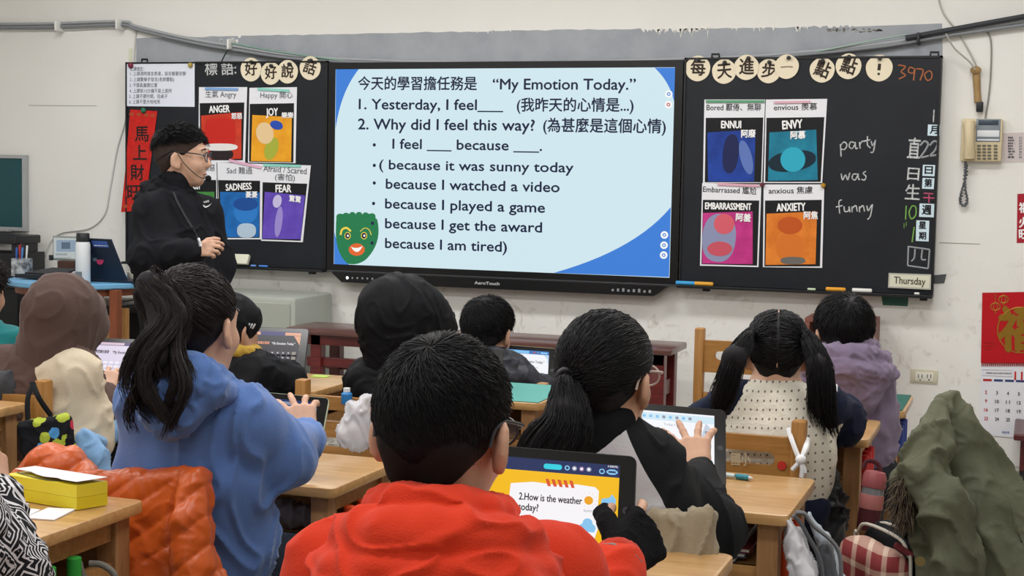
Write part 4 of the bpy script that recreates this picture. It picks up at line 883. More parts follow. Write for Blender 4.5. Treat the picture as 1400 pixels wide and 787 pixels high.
def chair(x, y, z, label, w=.37, rz=0.0, seat=.40, m=None):
    """x, y: middle of the backrest on the floor; the seat lies towards +y."""
    o = empty('school_chair', (x, y, 0), label, 'chair', 'wooden school chairs')
    mx, mz = m or (W_chx, W_chz)
    p = .036
    def add(mb, nm, mt): 
        return mb.build(nm, mt, o, True, 40)
    for s_ in (-1, 1):
        X = x + s_*(w/2 - p/2)
        add(MB().b2((X-p/2, y-.018, 0), (X+p/2, y+.022, z), .006), 'back_post', mz)
        add(MB().b2((X-p/2, y+.31, 0), (X+p/2, y+.35, seat-.02), .004), 'leg', mz)
        add(MB().b2((X-.012, y+.02, .16), (X+.012, y+.31, .20)), 'side_rail', mx); add(MB().b2((X-.012, y+.02, seat-.065), (X+.012, y+.31, seat-.022)), 'seat_rail', mx)
    # top rail with a rounded hand slot
    x0, x1 = x-w/2+p, x+w/2-p; zt, zb = z-.045, z-.165
    sw_, sh_ = (x1-x0)*.36, .017; zc = (zt+zb)/2 + .004; n = 10
    slot = [(x + sw_ - sh_ + sh_*math.cos(t), zc + sh_*math.sin(t)) for t in np.linspace(-math.pi/2, math.pi/2, n)] + [(x - sw_ + sh_ + sh_*math.cos(t), zc + sh_*math.sin(t)) for t in np.linspace(math.pi/2, 3*math.pi/2, n)]
    def outer(px, pz):
        dx, dz = px-x, pz-zc
        k = min((x1-x)/abs(dx) if abs(dx) > 1e-6 else 9, ((zt-zc)/dz if dz > 0 else (zb-zc)/dz) if abs(dz) > 1e-6 else 9); return (x+dx*k, zc+dz*k)
    ring = []
    for (px, pz) in slot: ring.append(((px, pz), outer(px, pz)))
    # put the rectangle's own corners into the outer ring
    oc = [(x1, zb), (x1, zt), (x0, zt), (x0, zb)]; outs = [r[1] for r in ring]
    for c in oc:
        j = min(range(len(outs)), key=lambda i: (outs[i][0]-c[0])**2 + (outs[i][1]-c[1])**2); outs[j] = c
    mb = MB(); V = {}
    for f, yy in ((0, y-.008), (1, y+.012)):
        for i, (s1, _) in enumerate(ring):
            V[f, 0, i] = mb.bm.verts.new((s1[0], yy, s1[1])); V[f, 1, i] = mb.bm.verts.new((outs[i][0], yy, outs[i][1]))
    N_ = len(ring)
    for i in range(N_):
        j = (i+1) % N_
        for q in ([V[0, 0, i], V[0, 0, j], V[0, 1, j], V[0, 1, i]], [V[1, 0, i], V[1, 1, i], V[1, 1, j], V[1, 0, j]], [V[0, 0, i], V[1, 0, i], V[1, 0, j], V[0, 0, j]], [V[0, 1, i], V[0, 1, j], V[1, 1, j], V[1, 1, i]]): mb.bm.faces.new(q)
    mb.build('top_rail', mx, o, True, 30)
    add(MB().b2((x0, y-.008, seat+.10), (x1, y+.012, seat+.15), .003), 'lower_rail', mx)
    add(MB().b2((x-w/2, y-.005, seat-.022), (x+w/2, y+.37, seat), .006), 'seat', mx)
    add(MB().b2((x0, y+.322, .22), (x1, y+.338, .26)), 'front_rail', mx)
    return o
a = WY(1092, 574, -3.80); CI = chair(a[0]-.155, -3.80, a[2], 'school chair with a white tie knotted on its post', w=.35)
a = WY(958, 448, -1.95); C2 = chair(a[0]+.165, -1.95, a[2], 'empty honey coloured chair left of the pigtailed girl, near the wall', w=.37)
a = WY(532, 526, -3.55); CE = chair(a[0]-.13, -3.55, a[2], 'school chair carrying the child in the black hood', w=.33)
a = WY(741, 523, -2.62); CF = chair(a[0]-.16, -2.62, a[2], 'school chair of the boy in the dark down jacket, one post end showing', w=.36)
a = WY(56, 519, -4.10); CB = chair(a[0]-.155, -4.10, a[2], 'school chair of the brown hooded boy, with the black tote hanging on it', w=.36)
CC = chair(1.94, -4.90, .705, 'school chair under the orange quilted jacket', w=.34)
a = WY(935, 690, -5.0); CH = chair(2.95, -4.98, .735, 'school chair of the raglan girl, khaki cloth over its corner', w=.36)
CJ = chair(3.02, -2.86, .50, 'low backed school chair of the boy in mauve', w=.30)
CD = chair(1.10, -3.36, .70, 'school chair of the child in the black cap', w=.32)
a = D(1292, 535, 3.75); CGx, CGy, CGz = a[0]+.17, a[1], a[2]-.14
CX = chair(CGx-.17, CGy, CGz, 'school chair under the big green coat at the right', w=.36); CX.rotation_euler.z = math.radians(-92); CX.location = (a[0]+.03, a[1]+.14, 0)
CG = chair(2.93, -5.98, .74, 'school chair of the boy in the red hoodie', w=.38)
a = WY(172, 421, -.74); CT = chair(a[0]-.16, -.74, a[2], 'light wooden chair pushed behind the round blue table', w=.34)

# white tie on the chair post
a = WY(1089, 588, -3.83); wt = MB(); M_tie = mat('tie_white', '#e4e5e8', .6)
def zz(px, py, y=-3.845): return WY(px, py, y)
wt.tube(smoothline([zz(1078, 586, -3.80), zz(1084, 605, -3.83), zz(1094, 627), zz(1101, 612, -3.83), zz(1104, 600, -3.79)], 6), .0065, 6)
wt.tube(smoothline([zz(1104, 600, -3.79), zz(1103, 612, -3.83), zz(1095, 628), zz(1083, 642)], 6), .0055, 6)
wt.tube(smoothline([zz(1094, 628), zz(1097, 640), zz(1096, 652)], 6), .0065, 6); wt.tube(smoothline([zz(1094, 628), zz(1099, 638), zz(1101, 646)], 6), .005, 6)
wt.ball(zz(1095, 628), (.014, .012, .013), 10)
tag(wt.build('white_tie', M_tie, None, True), 'white cloth tie knotted round the chair post behind the desk with the pen', 'tie')
btx = WY(1047, 633, -3.81)
put_text(CI, '國小', WY(1000, 636, -3.8105), WY(1026, 637, -3.8105), .03, mat('stencil_pale', '#c9b48f', .7), 'lettering', .012)
MB().lathe([(.011, -.0035), (.011, .0)], WY(1069, 636, -3.808), (0, 1, 0), 16).build('sticker', mat('sticker_red', '#c2342a', .5), CI)

# ------------------------------------------------------------------ tablets
def tablet(quad, zt, zb, label, content=None, case='#1b1c1f', bezel='#0b0c0f', bz=.018, bzs=.026, stand=True, deskz=None):
    TL, TR, BR, BL = [D(q[0], q[1], z) for q, z in zip(quad, (zt, zt, zb, zb))]
    ex = (TR-TL) + (BR-BL); w = np.linalg.norm(ex)/2; ex /= np.linalg.norm(ex)
    up = (TL+TR-BL-BR)/2; up -= ex*np.dot(up, ex); h = np.linalg.norm(up); up /= h
    n = np.cross(ex, up); c = (TL+TR+BR+BL)/4
    if np.dot(n, CAM - c) < 0: n = -n
    o = empty('tablet', c - up*h/2, label, 'tablet', 'tablets in use')
    def at(u, v, e=0.0): return c + ex*(u-.5)*w + up*(v-.5)*h + n*e
    def plate(u0, v0, u1, v1, e0, e1, m, name, par, r=.0):
        if r:
            pts = []
            for (cx, cy, a0) in ((u1*w-r, v0*h+r, -90), (u1*w-r, v1*h-r, 0), (u0*w+r, v1*h-r, 90), (u0*w+r, v0*h+r, 180)):
                for k in range(5): a = math.radians(a0+k*22.5); pts.append(at((cx+r*math.cos(a))/w, (cy+r*math.sin(a))/h, e1))
        else: pts = [at(u0, v0, e1), at(u1, v0, e1), at(u1, v1, e1), at(u0, v1, e1)]
        return MB().poly(pts, n*(e0-e1)).build(name, m, par)
    plate(0, 0, 1, 1, -.012, -.001, mat('case_'+case.lstrip('#'), case, .5), 'case', o, .012)
    bzp = plate(.008, .012, .992, .988, -.001, .0012, mat('tablet_bezel', bezel, .2, .5), 'bezel', o, .009)
    u0, u1, v0, v1 = bzs/w, 1-bzs/w, bz/h, 1-bz/h
    scn = plate(u0, v0, u1, v1, .0012, .0016, emi('tablet_white', '#f2f4fa'), 'screen', o)
    MB().lathe([(.0065, 0), (.0065, .0006)], at(1-bzs/w/2, .5, .0012), n, 14).build('home_button', mat('button_dark', '#33353a', .3), o)
    if stand:
        b = c - up*h*.5 - n*.02; f = at(.5, .62, -.012); g = b - np.array([n[0], n[1], 0])*.09; g[2] = b[2] - .002
        MB().poly([at(.15, .62, -.012), at(.85, .62, -.012), g + ex*w*.35, g - ex*w*.35], -n*.002 - np.array([0, 0, .001])).build('folio_stand', mat('case_'+case.lstrip('#'), case), o)
    if content:
        cnt = [0]
        class K: pass
        k = K()
        def U(u, v): return u0 + (u1-u0)*u, v0 + (v1-v0)*v
        def rect(x0, y0, x1, y1, m, name='graphic', r=0):
            cnt[0] += 1; e = .0018 + .00012*cnt[0]; a, b = U(x0, y0), U(x1, y1); return plate(a[0], a[1], b[0], b[1], e-.0001, e, m, name, scn, r)
        def poly(pts, m, name='graphic'):
            cnt[0] += 1; e = .0018 + .00012*cnt[0]; return MB().poly([at(*U(*p), e) for p in pts], -n*.0001).build(name, m, scn)
        def circ(x, y, r, m, name='graphic', k_=16): return poly([(x + r*math.cos(t), y + r*math.sin(t)*w/h*(u1-u0)/(v1-v0)) for t in np.linspace(0, 2*math.pi, k_, endpoint=False)], m, name)
        def txt(t, x0, x1, y, hh, m, bold=.012): cnt[0] += 1; return put_text(scn, t, at(*U(x0, y), .0022+.00012*cnt[0]), at(*U(x1, y), .0022+.00012*cnt[0]), hh*h, m, 'lettering', bold, normal=n)
        k.rect, k.poly, k.circ, k.txt = rect, poly, circ, txt
        content(k)
    return o, at, n, ex, up
T_nv = emi('tab_navy', '#26315c'); T_ye = emi('tab_yellow', '#f4bb1c'); T_wh = emi('tab_white', '#f6f3f6'); T_ik = emi('tab_ink', '#2a2330'); T_bl = emi('tab_blue', '#86c3ec'); T_or = emi('tab_orange', '#eda21f'); T_rd = emi('tab_red', '#d9552f')
T_lil = emi('tab_lilac', '#dcd2e6'); T_lk = emi('tab_key', '#ece8f2'); T_dk = emi('tab_dark', '#1d1b26'); T_pk = emi('tab_peach', '#d99c78'); T_cy = emi('tab_cyan', '#35cfe0'); T_gy = emi('tab_grey', '#8d93a8'); T_key = emi('tab_darkkey', '#4a4650')
def c_weather(k):
    k.rect(0, 0, 1, 1, T_ye); k.rect(0, .86, 1, 1, T_nv)
    k.rect(.42, .895, .56, .955, T_cy, r=.004); 
    for i in range(4): k.circ(.60+.055*i, .925, .020, (T_bl, T_gy, emi('tab_mauve', '#8a6a9a'), T_gy)[i]); k.circ(.60+.055*i, .925, .011, (T_nv, T_wh, T_wh, T_wh)[i])
    k.circ(.865, .915, .022, T_bl); k.circ(.865, .915, .013, T_nv); k.rect(.90, .885, .985, .945, T_bl, r=.006); k.rect(.915, .905, .97, .925, T_nv); k.txt('100%', .91, .985, .965, .018, T_wh)
    k.poly([(.18, .70), (.35, .735), (.52, .72), (.68, .745), (.82, .73), (.85, .69), (.845, .45), (.86, .30), (.82, .10), (.5, .13), (.15, .10), (.17, .4)], T_wh, 'note_paper')
    for i in range(5): k.poly([(.44+.045*i, .78), (.465+.045*i, .78), (.485+.045*i, .70), (.46+.045*i, .70)], T_rd if i % 2 == 0 else T_rd, 'tape_stripe')
    k.txt('2.How is the weather', .25, .725, .525, .062, T_ik, .018); k.txt('today?', .25, .40, .41, .062, T_ik, .018)
    k.circ(.775, .575, .034, T_or)
    for i in range(12):
        t = i*math.pi/6; k.poly([(.775+.048*math.cos(t), .575+.068*math.sin(t)), (.775+.064*math.cos(t+.03), .575+.09*math.sin(t+.03)), (.775+.064*math.cos(t-.03), .575+.09*math.sin(t-.03))], T_or, 'sun_ray')
    k.poly([(.87, .50), (.93, .50), (.95, .53), (.975, .52), (.98, .60), (.95, .66), (.93, .62), (.87, .60)], T_bl, 'wind_icon')
    for (x, y, s) in ((.775, .27, 1), (.935, .33, .75)):
        k.circ(x-.03*s, y, .032*s, T_bl); k.circ(x+.03*s, y, .032*s, T_bl); k.circ(x, y+.05*s, .038*s, T_bl); k.rect(x-.055*s, y-.045*s, x+.055*s, y+.01, T_bl)
    k.txt('sunny', .74, .82, .44, .028, T_gy, .0); k.txt('windy', .885, .965, .455, .028, T_gy, .0); k.txt('cloudy', .735, .83, .135, .028, T_gy, .0); k.txt('rainy', .89, .965, .165, .028, T_gy, .0)
    k.circ(.035, .40, .10, T_rd); k.circ(.06, .36, .02, T_or)
def c_slide(k):
    k.rect(0, .9, 1, 1, emi('tab_bar', '#3f74b8')); k.rect(.12, .91, .62, .985, T_bl); k.circ(.72, .95, .018, T_rd); k.circ(.79, .95, .018, T_gy); k.rect(.84, .92, .97, .97, T_bl)
    k.poly([(.9, .9), (1, .9), (1, .62), (.97, .8)], emi('tab_paleblue', '#b9d4ee')); k.txt('今天的任務', .12, .40, .66, .055, T_dk, .02); k.txt('“My Emotion Today.”', .44, .92, .66, .055, T_dk, .012)
    k.txt('I feel happy today', .5, .82, .52, .035, emi('tab_tan', '#c9a06a'), .0)
def c_white(k):
    k.rect(0, .86, 1, .97, emi('tab_mist', '#cfe6f2'))
    for i in range(9): k.circ(.12+.075*i, .915, .02, (T_dk, T_bl, T_bl, T_bl, T_gy, T_bl, T_gy, T_bl, T_gy)[i])
    k.txt('Today I feel', .42, .62, .78, .03, T_gy, .0)
    k.poly([(.90, .86), (.95, .80), (.94, .66), (.97, .5), (.93, .3), (.96, .1), (.90, .1), (.86, .3), (.88, .5), (.85, .66)], emi('tab_doodle', '#c3cedb'), 'drawing')
    for i in range(5): k.circ(.905, .2+.13*i, .018, T_gy, 'doodle')
    k.circ(.90, .06, .028, T_bl)
def c_blue(k):
    k.rect(0, .88, 1, 1, emi('tab_deep', '#22386a')); k.rect(.55, .90, .70, .96, T_gy); k.rect(.62, .55, 1, .88, emi('tab_sky', '#6fa8e0')); k.rect(.05, .60, .6, .84, emi('tab_cream', '#f3ead6'))
    k.txt('今天的學習', .08, .42, .62, .06, T_nv, .02); k.circ(.7, .35, .09, T_bl); k.circ(.4, .3, .1, T_or)
def c_lilac(k):
    k.rect(0, 0, 1, 1, T_lil); k.rect(0, .90, 1, 1, emi('tab_plum', '#4d4570')); k.rect(.25, .915, .7, .985, emi('tab_rose', '#d6bccb'))
    k.txt('今天的學習擔任務是', .18, .50, .66, .07, T_dk, .02); k.txt('“My Emotion”', .55, .80, .66, .07, T_dk, .012); k.rect(0, 0, 1, .46, emi('tab_pad', '#cfc6dc'))
    for r in range(4):
        for c in range(11): k.rect(.02+c*.088, .02+r*.105, .09+c*.088, .10+r*.105, T_lk, 'key')
def c_dark(k):
    k.rect(0, 0, 1, 1, T_dk); k.rect(0, .9, 1, 1, emi('tab_indigo', '#2f2c6a')); k.rect(0, .91, .28, .985, T_pk); k.rect(.72, .91, 1, .985, T_pk); k.poly([(0, .9), (.12, .9), (0, .72)], T_pk); k.poly([(1, .9), (.88, .9), (1, .66)], T_pk)
    k.txt('今天的學習擔任務是', .08, .46, .66, .055, emi('tab_salmon', '#e89a78'), .02); k.txt('“My Emotion Today.”', .50, .92, .66, .05, T_wh, .01); k.txt('1. Yes', .08, .15, .58, .035, T_wh, .0)
    for r in range(4):
        for c in range(10): k.rect(.03+c*.095, .03+r*.115, .10+c*.095, .11+r*.115, T_key if c < 9 else emi('tab_stone', '#8a8378'), 'key'); 
        for c in range(9): k.circ(.065+c*.095, .07+r*.115, .011, T_wh, 'key_letter', 6)
TG = tablet([(652, 607), (881, 623), (855, 779), (628, 758)], 2.30, 2.22, 'tablet with a yellow weather quiz in front of the boy in red', c_weather)
TH = tablet([(848, 549), (1001, 560), (984, 668), (832, 654)], 3.34, 3.24, 'tablet with a bright white page touched by the raglan girl', c_white)
TC = tablet([(318, 533), (461, 543), (424, 632), (288, 616)], 3.62, 3.50, 'tablet in a pale green case touched by the girl in blue', c_blue, case='#b9c7ae')
TF = tablet([(674, 470), (766, 476), (752, 538), (661, 531)], 5.55, 5.45, 'tablet with a white slide beyond the boy in the down jacket', c_slide, case='#bfae86')
TB = tablet([(98, 460), (212, 464), (194, 524), (82, 518)], 4.62, 4.50, 'tablet with a lilac keyboard screen before the brown hooded boy', c_lilac)
TD = tablet([(327, 446), (426, 449), (412, 514), (316, 510)], 5.22, 5.12, 'tablet showing a dark slide and keyboard beside the black cap child', c_dark)
TX_ = tablet([(590, 472), (692, 478), (681, 547), (582, 540)], 4.90, 4.84, 'tablet half hidden by the head of the boy in red', c_blue)

# pen on the raglan girl's desk
a, b = HZ(1000, 649, .658), HZ(1027, 653, .658)
pn = empty('pen', a, 'short teal and silver pen on the desk with the white tie chair behind', 'pen')
pa, pb_ = HZ(985, 648, .6575), HZ(1029, 653.5, .6575)
MB().tube([pa, pa*.55+pb_*.45], .0055, 10).build('rear_barrel', mat('pen_clear', '#b7c9cf', .25), pn, True, 40)
MB().tube([pa*.5+pb_*.5, pa*.12+pb_*.88], .0068, 10).build('grip', mat('pen_teal', '#2f7f92', .5), pn, True, 40); MB().tube([pa*.12+pb_*.88, pb_], [.005, .0015], 8).build('tip', M_alu, pn, True, 40)
# green note on the far desk
q = HZ(438, 514, .621); tag(MB().box(q, (.06, .05, .002)).build('sticky_note', mat('note_green', '#a9c95a', .6)), 'yellow green sticky note on the desk beside the black hooded child', 'note')
# ------------------------------------------------------------------ soft bodies: blended solids meshed as one surface
V3 = lambda *a: np.array(a, float)
def unit(v): v = np.asarray(v, float); return v / (np.linalg.norm(v) + 1e-12)
def yawm(deg):
    a = math.radians(deg); c, s = math.cos(a), math.sin(a)
    return np.array([[c, s, 0], [-s, c, 0], [0, 0, 1.]])          # local y (forward) -> (sin, cos, 0)
def headm(yaw, pitch=0, roll=0):
    p, r = math.radians(-pitch), math.radians(roll)
    rx = np.array([[1, 0, 0], [0, math.cos(p), -math.sin(p)], [0, math.sin(p), math.cos(p)]])
    ry = np.array([[math.cos(r), 0, math.sin(r)], [0, 1, 0], [-math.sin(r), 0, math.cos(r)]])
    return yawm(yaw) @ rx @ ry

_perm = np.random.default_rng(11).permutation(512).astype(np.int64)
_grad = np.random.default_rng(12).normal(size=(512, 3)); _grad /= np.linalg.norm(_grad, axis=1)[:, None]
def noise3(p):
    p = np.asarray(p, float); i = np.floor(p).astype(np.int64); f = p - i; u = f*f*f*(f*(f*6-15)+10); out = np.zeros(len(p))
    for dx in (0, 1):
        for dy in (0, 1):
            for dz in (0, 1):
                h = _perm[(_perm[(_perm[(i[:, 0]+dx) & 511] + i[:, 1]+dy) & 511] + i[:, 2]+dz) & 511]
                g = _grad[h]; d = f - np.array([dx, dy, dz])
                w = (u[:, 0] if dx else 1-u[:, 0]) * (u[:, 1] if dy else 1-u[:, 1]) * (u[:, 2] if dz else 1-u[:, 2])
                out += w * (g*d).sum(1)
    return out * 1.6

class Soft:
    def __init__(s): s.ops = []
    def cone(s, a, b, ra, rb, k=.02, flat=None, mode='u'):
        a = np.asarray(a, float); b = np.asarray(b, float); r = max(ra, rb)
        if flat is not None: n, q = unit(flat[0]), flat[1]
        def fn(X, Y, Z):
            px, py, pz = X-a[0], Y-a[1], Z-a[2]; d = b - a
            if flat is not None:
                t = (px*n[0] + py*n[1] + pz*n[2]) * (1/q - 1); px = px + t*n[0]; py = py + t*n[1]; pz = pz + t*n[2]; d = d + n*np.dot(d, n)*(1/q - 1)
            L = max(np.dot(d, d), 1e-9); h = np.clip((px*d[0] + py*d[1] + pz*d[2])/L, 0, 1)
            dd = np.sqrt((px-h*d[0])**2 + (py-h*d[1])**2 + (pz-h*d[2])**2) - (ra + (rb-ra)*h)
            return dd * (.5 + .5*q) if flat is not None else dd
        s.ops.append((fn, np.minimum(a, b)-r, np.maximum(a, b)+r, k, mode)); return s
    def chain(s, pts, rs, k=.02, flat=None):
        for i in range(len(pts)-1): s.cone(pts[i], pts[i+1], rs[i], rs[i+1], k, flat)
        return s
    def ell(s, c, r, R=None, k=.02, mode='u'):
        c = np.asarray(c, float); r = np.asarray(r, float); R = np.eye(3) if R is None else R; m = r.max()
        def fn(X, Y, Z):
            px, py, pz = X-c[0], Y-c[1], Z-c[2]
            u = [(px*R[0, i] + py*R[1, i] + pz*R[2, i]) for i in range(3)]
            k0 = np.sqrt((u[0]/r[0])**2 + (u[1]/r[1])**2 + (u[2]/r[2])**2); k1 = np.sqrt((u[0]/r[0]**2)**2 + (u[1]/r[1]**2)**2 + (u[2]/r[2]**2)**2)
            return k0*(k0-1)/(k1+1e-9)
        s.ops.append((fn, c-m, c+m, k, mode)); return s
    def box(s, c, hs, R=None, rad=.01, k=.01, mode='u'):
        c = np.asarray(c, float); hs = np.asarray(hs, float); R = np.eye(3) if R is None else R; m = np.linalg.norm(hs)
        def fn(X, Y, Z):
            px, py, pz = X-c[0], Y-c[1], Z-c[2]
            q = [np.abs(px*R[0, i] + py*R[1, i] + pz*R[2, i]) - hs[i] + rad for i in range(3)]
            return np.sqrt(sum(np.maximum(v, 0)**2 for v in q)) + np.minimum(np.maximum(np.maximum(q[0], q[1]), q[2]), 0) - rad
        s.ops.append((fn, c-m, c+m, k, mode)); return s
    def plane(s, p, n, k=.005):
        """keep only the side the normal points to"""
        p = np.asarray(p, float); n = unit(n)
        s.ops.append((lambda X, Y, Z: -((X-p[0])*n[0] + (Y-p[1])*n[1] + (Z-p[2])*n[2]), None, None, k, 'i')); return s
    def mesh(s, h):
        us = [o for o in s.ops if o[4] == 'u']; lo = np.min([o[1] for o in us], 0) - 4*h - .01; hi = np.max([o[2] for o in us], 0) + 4*h + .01
        n = np.ceil((hi-lo)/h).astype(int) + 1; ax = [lo[i] + h*np.arange(n[i]) for i in range(3)]
        F = np.full(n, 1.0, np.float32)
        for fn, a, b, k, mode in s.ops:
            if a is None: sl = [slice(0, n[i]) for i in range(3)]
            else:
                m = k + 3*h + .012
                sl = [slice(max(0, int((a[i]-m-lo[i])/h)), min(n[i], int((b[i]+m-lo[i])/h)+2)) for i in range(3)]
            if any(q.stop <= q.start for q in sl): continue
            X = ax[0][sl[0]][:, None, None]; Y = ax[1][sl[1]][None, :, None]; Z = ax[2][sl[2]][None, None, :]
            d = fn(X, Y, Z).astype(np.float32); f = F[tuple(sl)]
            if mode == 'u':
                t = np.maximum(k-np.abs(f-d), 0)/max(k, 1e-6); F[tuple(sl)] = np.minimum(f, d) - t*t*k*.25
            else:
                e = -d if mode == 's' else d
                t = np.maximum(k-np.abs(f-e), 0)/max(k, 1e-6); F[tuple(sl)] = np.maximum(f, e) + t*t*k*.25
        return nets(F, lo, h)

def nets(F, lo, h):
    S = F < 0; n = F.shape; c8 = np.zeros((n[0]-1, n[1]-1, n[2]-1), np.int8)
    for i in (0, 1):
        for j in (0, 1):
            for k in (0, 1): c8 += S[i:n[0]-1+i, j:n[1]-1+j, k:n[2]-1+k]
    act = (c8 > 0) & (c8 < 8); idx = np.argwhere(act); m = len(idx)
    ids = np.full(act.shape, -1, np.int64); ids[act] = np.arange(m)
    acc = np.zeros((m, 3)); cnt = np.zeros(m)
    off = [(0, 0, 0), (1, 0, 0), (0, 1, 0), (1, 1, 0), (0, 0, 1), (1, 0, 1), (0, 1, 1), (1, 1, 1)]
    ed = [(0, 1), (2, 3), (4, 5), (6, 7), (0, 2), (1, 3), (4, 6), (5, 7), (0, 4), (1, 5), (2, 6), (3, 7)]
    vals = [F[idx[:, 0]+o[0], idx[:, 1]+o[1], idx[:, 2]+o[2]] for o in off]
    for a, b in ed:
        va, vb = vals[a], vals[b]; cr = (va < 0) != (vb < 0); t = np.where(cr, va/np.where(cr, va-vb, 1), 0)
        oa, ob = np.array(off[a]), np.array(off[b]); acc[cr] += (oa + t[cr, None]*(ob-oa)); cnt[cr] += 1
    v = lo + h*(idx + acc/cnt[:, None]); fs = []
    for axis in range(3):
        sl0 = [slice(None)]*3; sl1 = [slice(None)]*3; sl0[axis] = slice(0, -1); sl1[axis] = slice(1, None)
        A, B_ = S[tuple(sl0)], S[tuple(sl1)]; e = np.argwhere(A != B_); o1, o2 = [(1, 2), (2, 0), (0, 1)][axis]
        e = e[(e[:, o1] > 0) & (e[:, o2] > 0) & (e[:, o1] < n[o1]-1) & (e[:, o2] < n[o2]-1)]
        if len(e) == 0: continue
        d1 = np.zeros(3, int); d1[o1] = 1; d2 = np.zeros(3, int); d2[o2] = 1
        q = np.stack([ids[tuple((e-d).T)] for d in (d1*0, d1, d1+d2, d2)], 1)
        flip = ~A[tuple(e.T)]; q[~flip] = q[~flip][:, ::-1]; fs.append(q)
    f = np.concatenate(fs); f = f[(f >= 0).all(1)]
    return v, f[:, ::-1]

def vnormals(v, f):
    n = np.cross(v[f[:, 2]]-v[f[:, 0]], v[f[:, 3 if f.shape[1] > 3 else 1]]-v[f[:, 1 if f.shape[1] > 3 else 0]])
    out = np.zeros_like(v)
    for i in range(f.shape[1]):
        for c in range(3): out[:, c] += np.bincount(f[:, i], n[:, c], len(v))
    out /= (np.linalg.norm(out, axis=1)[:, None] + 1e-12); return out
def relax(v, f, it=1):
    for _ in range(it):
        s = np.zeros_like(v); c = np.zeros(len(v)); k = f.shape[1]
        for i in range(k):
            a, b = f[:, i], f[:, (i+1) % k]
            for d in range(3): s[:, d] += np.bincount(a, v[b, d], len(v)) + np.bincount(b, v[a, d], len(v))
            c += np.bincount(a, minlength=len(v)) + np.bincount(b, minlength=len(v))
        v = .45*v + .55*s/np.maximum(c, 1)[:, None]
    return v
def folds(v, f, amp=.006, size=.10, seed=0, warp=(1, 1, 1), crease=.6, mask=None):
    """Cloth: broad soft waves with narrower creases between them."""
    n = vnormals(v, f); p = v*np.array(warp)/size + seed*17.3
    w = np.stack([noise3(p*.6+31.7), noise3(p*.6+57.1), noise3(p*.6+83.3)], 1); q = p + 1.1*w
    broad = noise3(q); ridge = 1-np.minimum(np.abs(noise3(q*1.15+7.7))*3.2, 1); fine = noise3(q*2.4+3.1)
    d = amp*(broad*.9 + crease*(ridge**2-.25) + .14*fine)
    if mask is not None: d = d*mask
    return v + n*d[:, None]

def strands(name, P, r0, r1, m, parent, sides=3):
    """P: (n, k, 3) paths -> one mesh of thin tapered locks."""
    P = np.asarray(P, float); n, k, _ = P.shape
    T = np.gradient(P, axis=1); T /= (np.linalg.norm(T, axis=2)[..., None]+1e-9)
    a = RNG.normal(size=(n, 1, 3)); U = np.cross(T, a); U /= (np.linalg.norm(U, axis=2)[..., None]+1e-9); W = np.cross(T, U)
    t = np.linspace(0, 1, k)[None, :]; r = (np.asarray(r0).reshape(-1, 1)*(1-t**1.6) + np.asarray(r1).reshape(-1, 1)*t**1.6)
    v = np.stack([P + r[..., None]*(math.cos(2*math.pi*s/sides)*U + math.sin(2*math.pi*s/sides)*W) for s in range(sides)], 2)
    base = (np.arange(n)*k*sides)[:, None, None] + (np.arange(k-1)*sides)[None, :, None] + np.arange(sides)[None, None, :]
    nx = (np.arange(sides)+1) % sides; b2 = (np.arange(n)*k*sides)[:, None, None] + (np.arange(k-1)*sides)[None, :, None] + nx[None, None, :]
    f = np.stack([base, b2, b2+sides, base+sides], 3).reshape(-1, 4)
    return np_mesh(name, v.reshape(-1, 3), f, m, parent)

# ------------------------------------------------------------------ people
M_skin = mat('skin', '#bf967d', .5, .3, colour2='#b48a73', vscale=14, bump=.05, bscale=300)
M_skin2 = mat('skin_light', '#cfa78f', .5, .3, colour2='#c59b83', vscale=14)
M_hair = mat('hair_black', '#0e0d10', .5, .26); M_hairb = mat('hair_dark_brown', '#1b1414', .48, .3); M_under = mat('hair_under', '#121014', .6, .3)
M_eye = mat('eye_white', '#d8d4cf', .3); M_iris = mat('eye_dark', '#1a120e', .2); M_lip = mat('lips', '#a8635a', .45)

def head_prims(s, c, R, q=1.0, adult=False):
    L = lambda x, y, z: c + R @ (np.array([x, y, z])*q)
    s.ell(L(0, -.012, .018), np.array([.074, .094, .086])*q, R, .02)
    s.ell(L(0, .030, -.045), np.array([.056, .058, .068])*q, R, .035)
    s.ell(L(0, .060, -.092), np.array([.024, .020, .018])*q, R, .03)
    for sx in (-1, 1):
        s.ell(L(sx*.034, .062, -.035), np.array([.022, .020, .022])*q, R, .02)
        s.ell(L(sx*.032, .086, .006), np.array([.016, .012, .011])*q, R, .012, 's')
        s.ell(L(sx*.031, .070, .003), np.array([.015, .013, .012])*q, R, .006)
        s.ell(L(sx*.083, -.010, -.020), np.array([.0100, .022, .034])*q, R @ yawm(-sx*32), .008)
        s.ell(L(sx*.088, -.004, -.016), np.array([.004, .010, .018])*q, R @ yawm(-sx*22), .006, 's')
        s.ell(L(sx*.078, .000, -.043), np.array([.007, .010, .011])*q, R, .008)
    s.cone(L(0, .080, .012), L(0, .100, -.028), .008*q, .012*q, .014); s.ell(L(0, .090, -.034), np.array([.017, .012, .009])*q, R, .01)
    s.ell(L(0, .080, .024), np.array([.045, .012, .010])*q, R, .02)
    s.ell(L(0, .082, -.060), np.array([.021, .010, .006])*q, R, .006); s.ell(L(0, .080, -.071), np.array([.018, .011, .007])*q, R, .006)
    return L
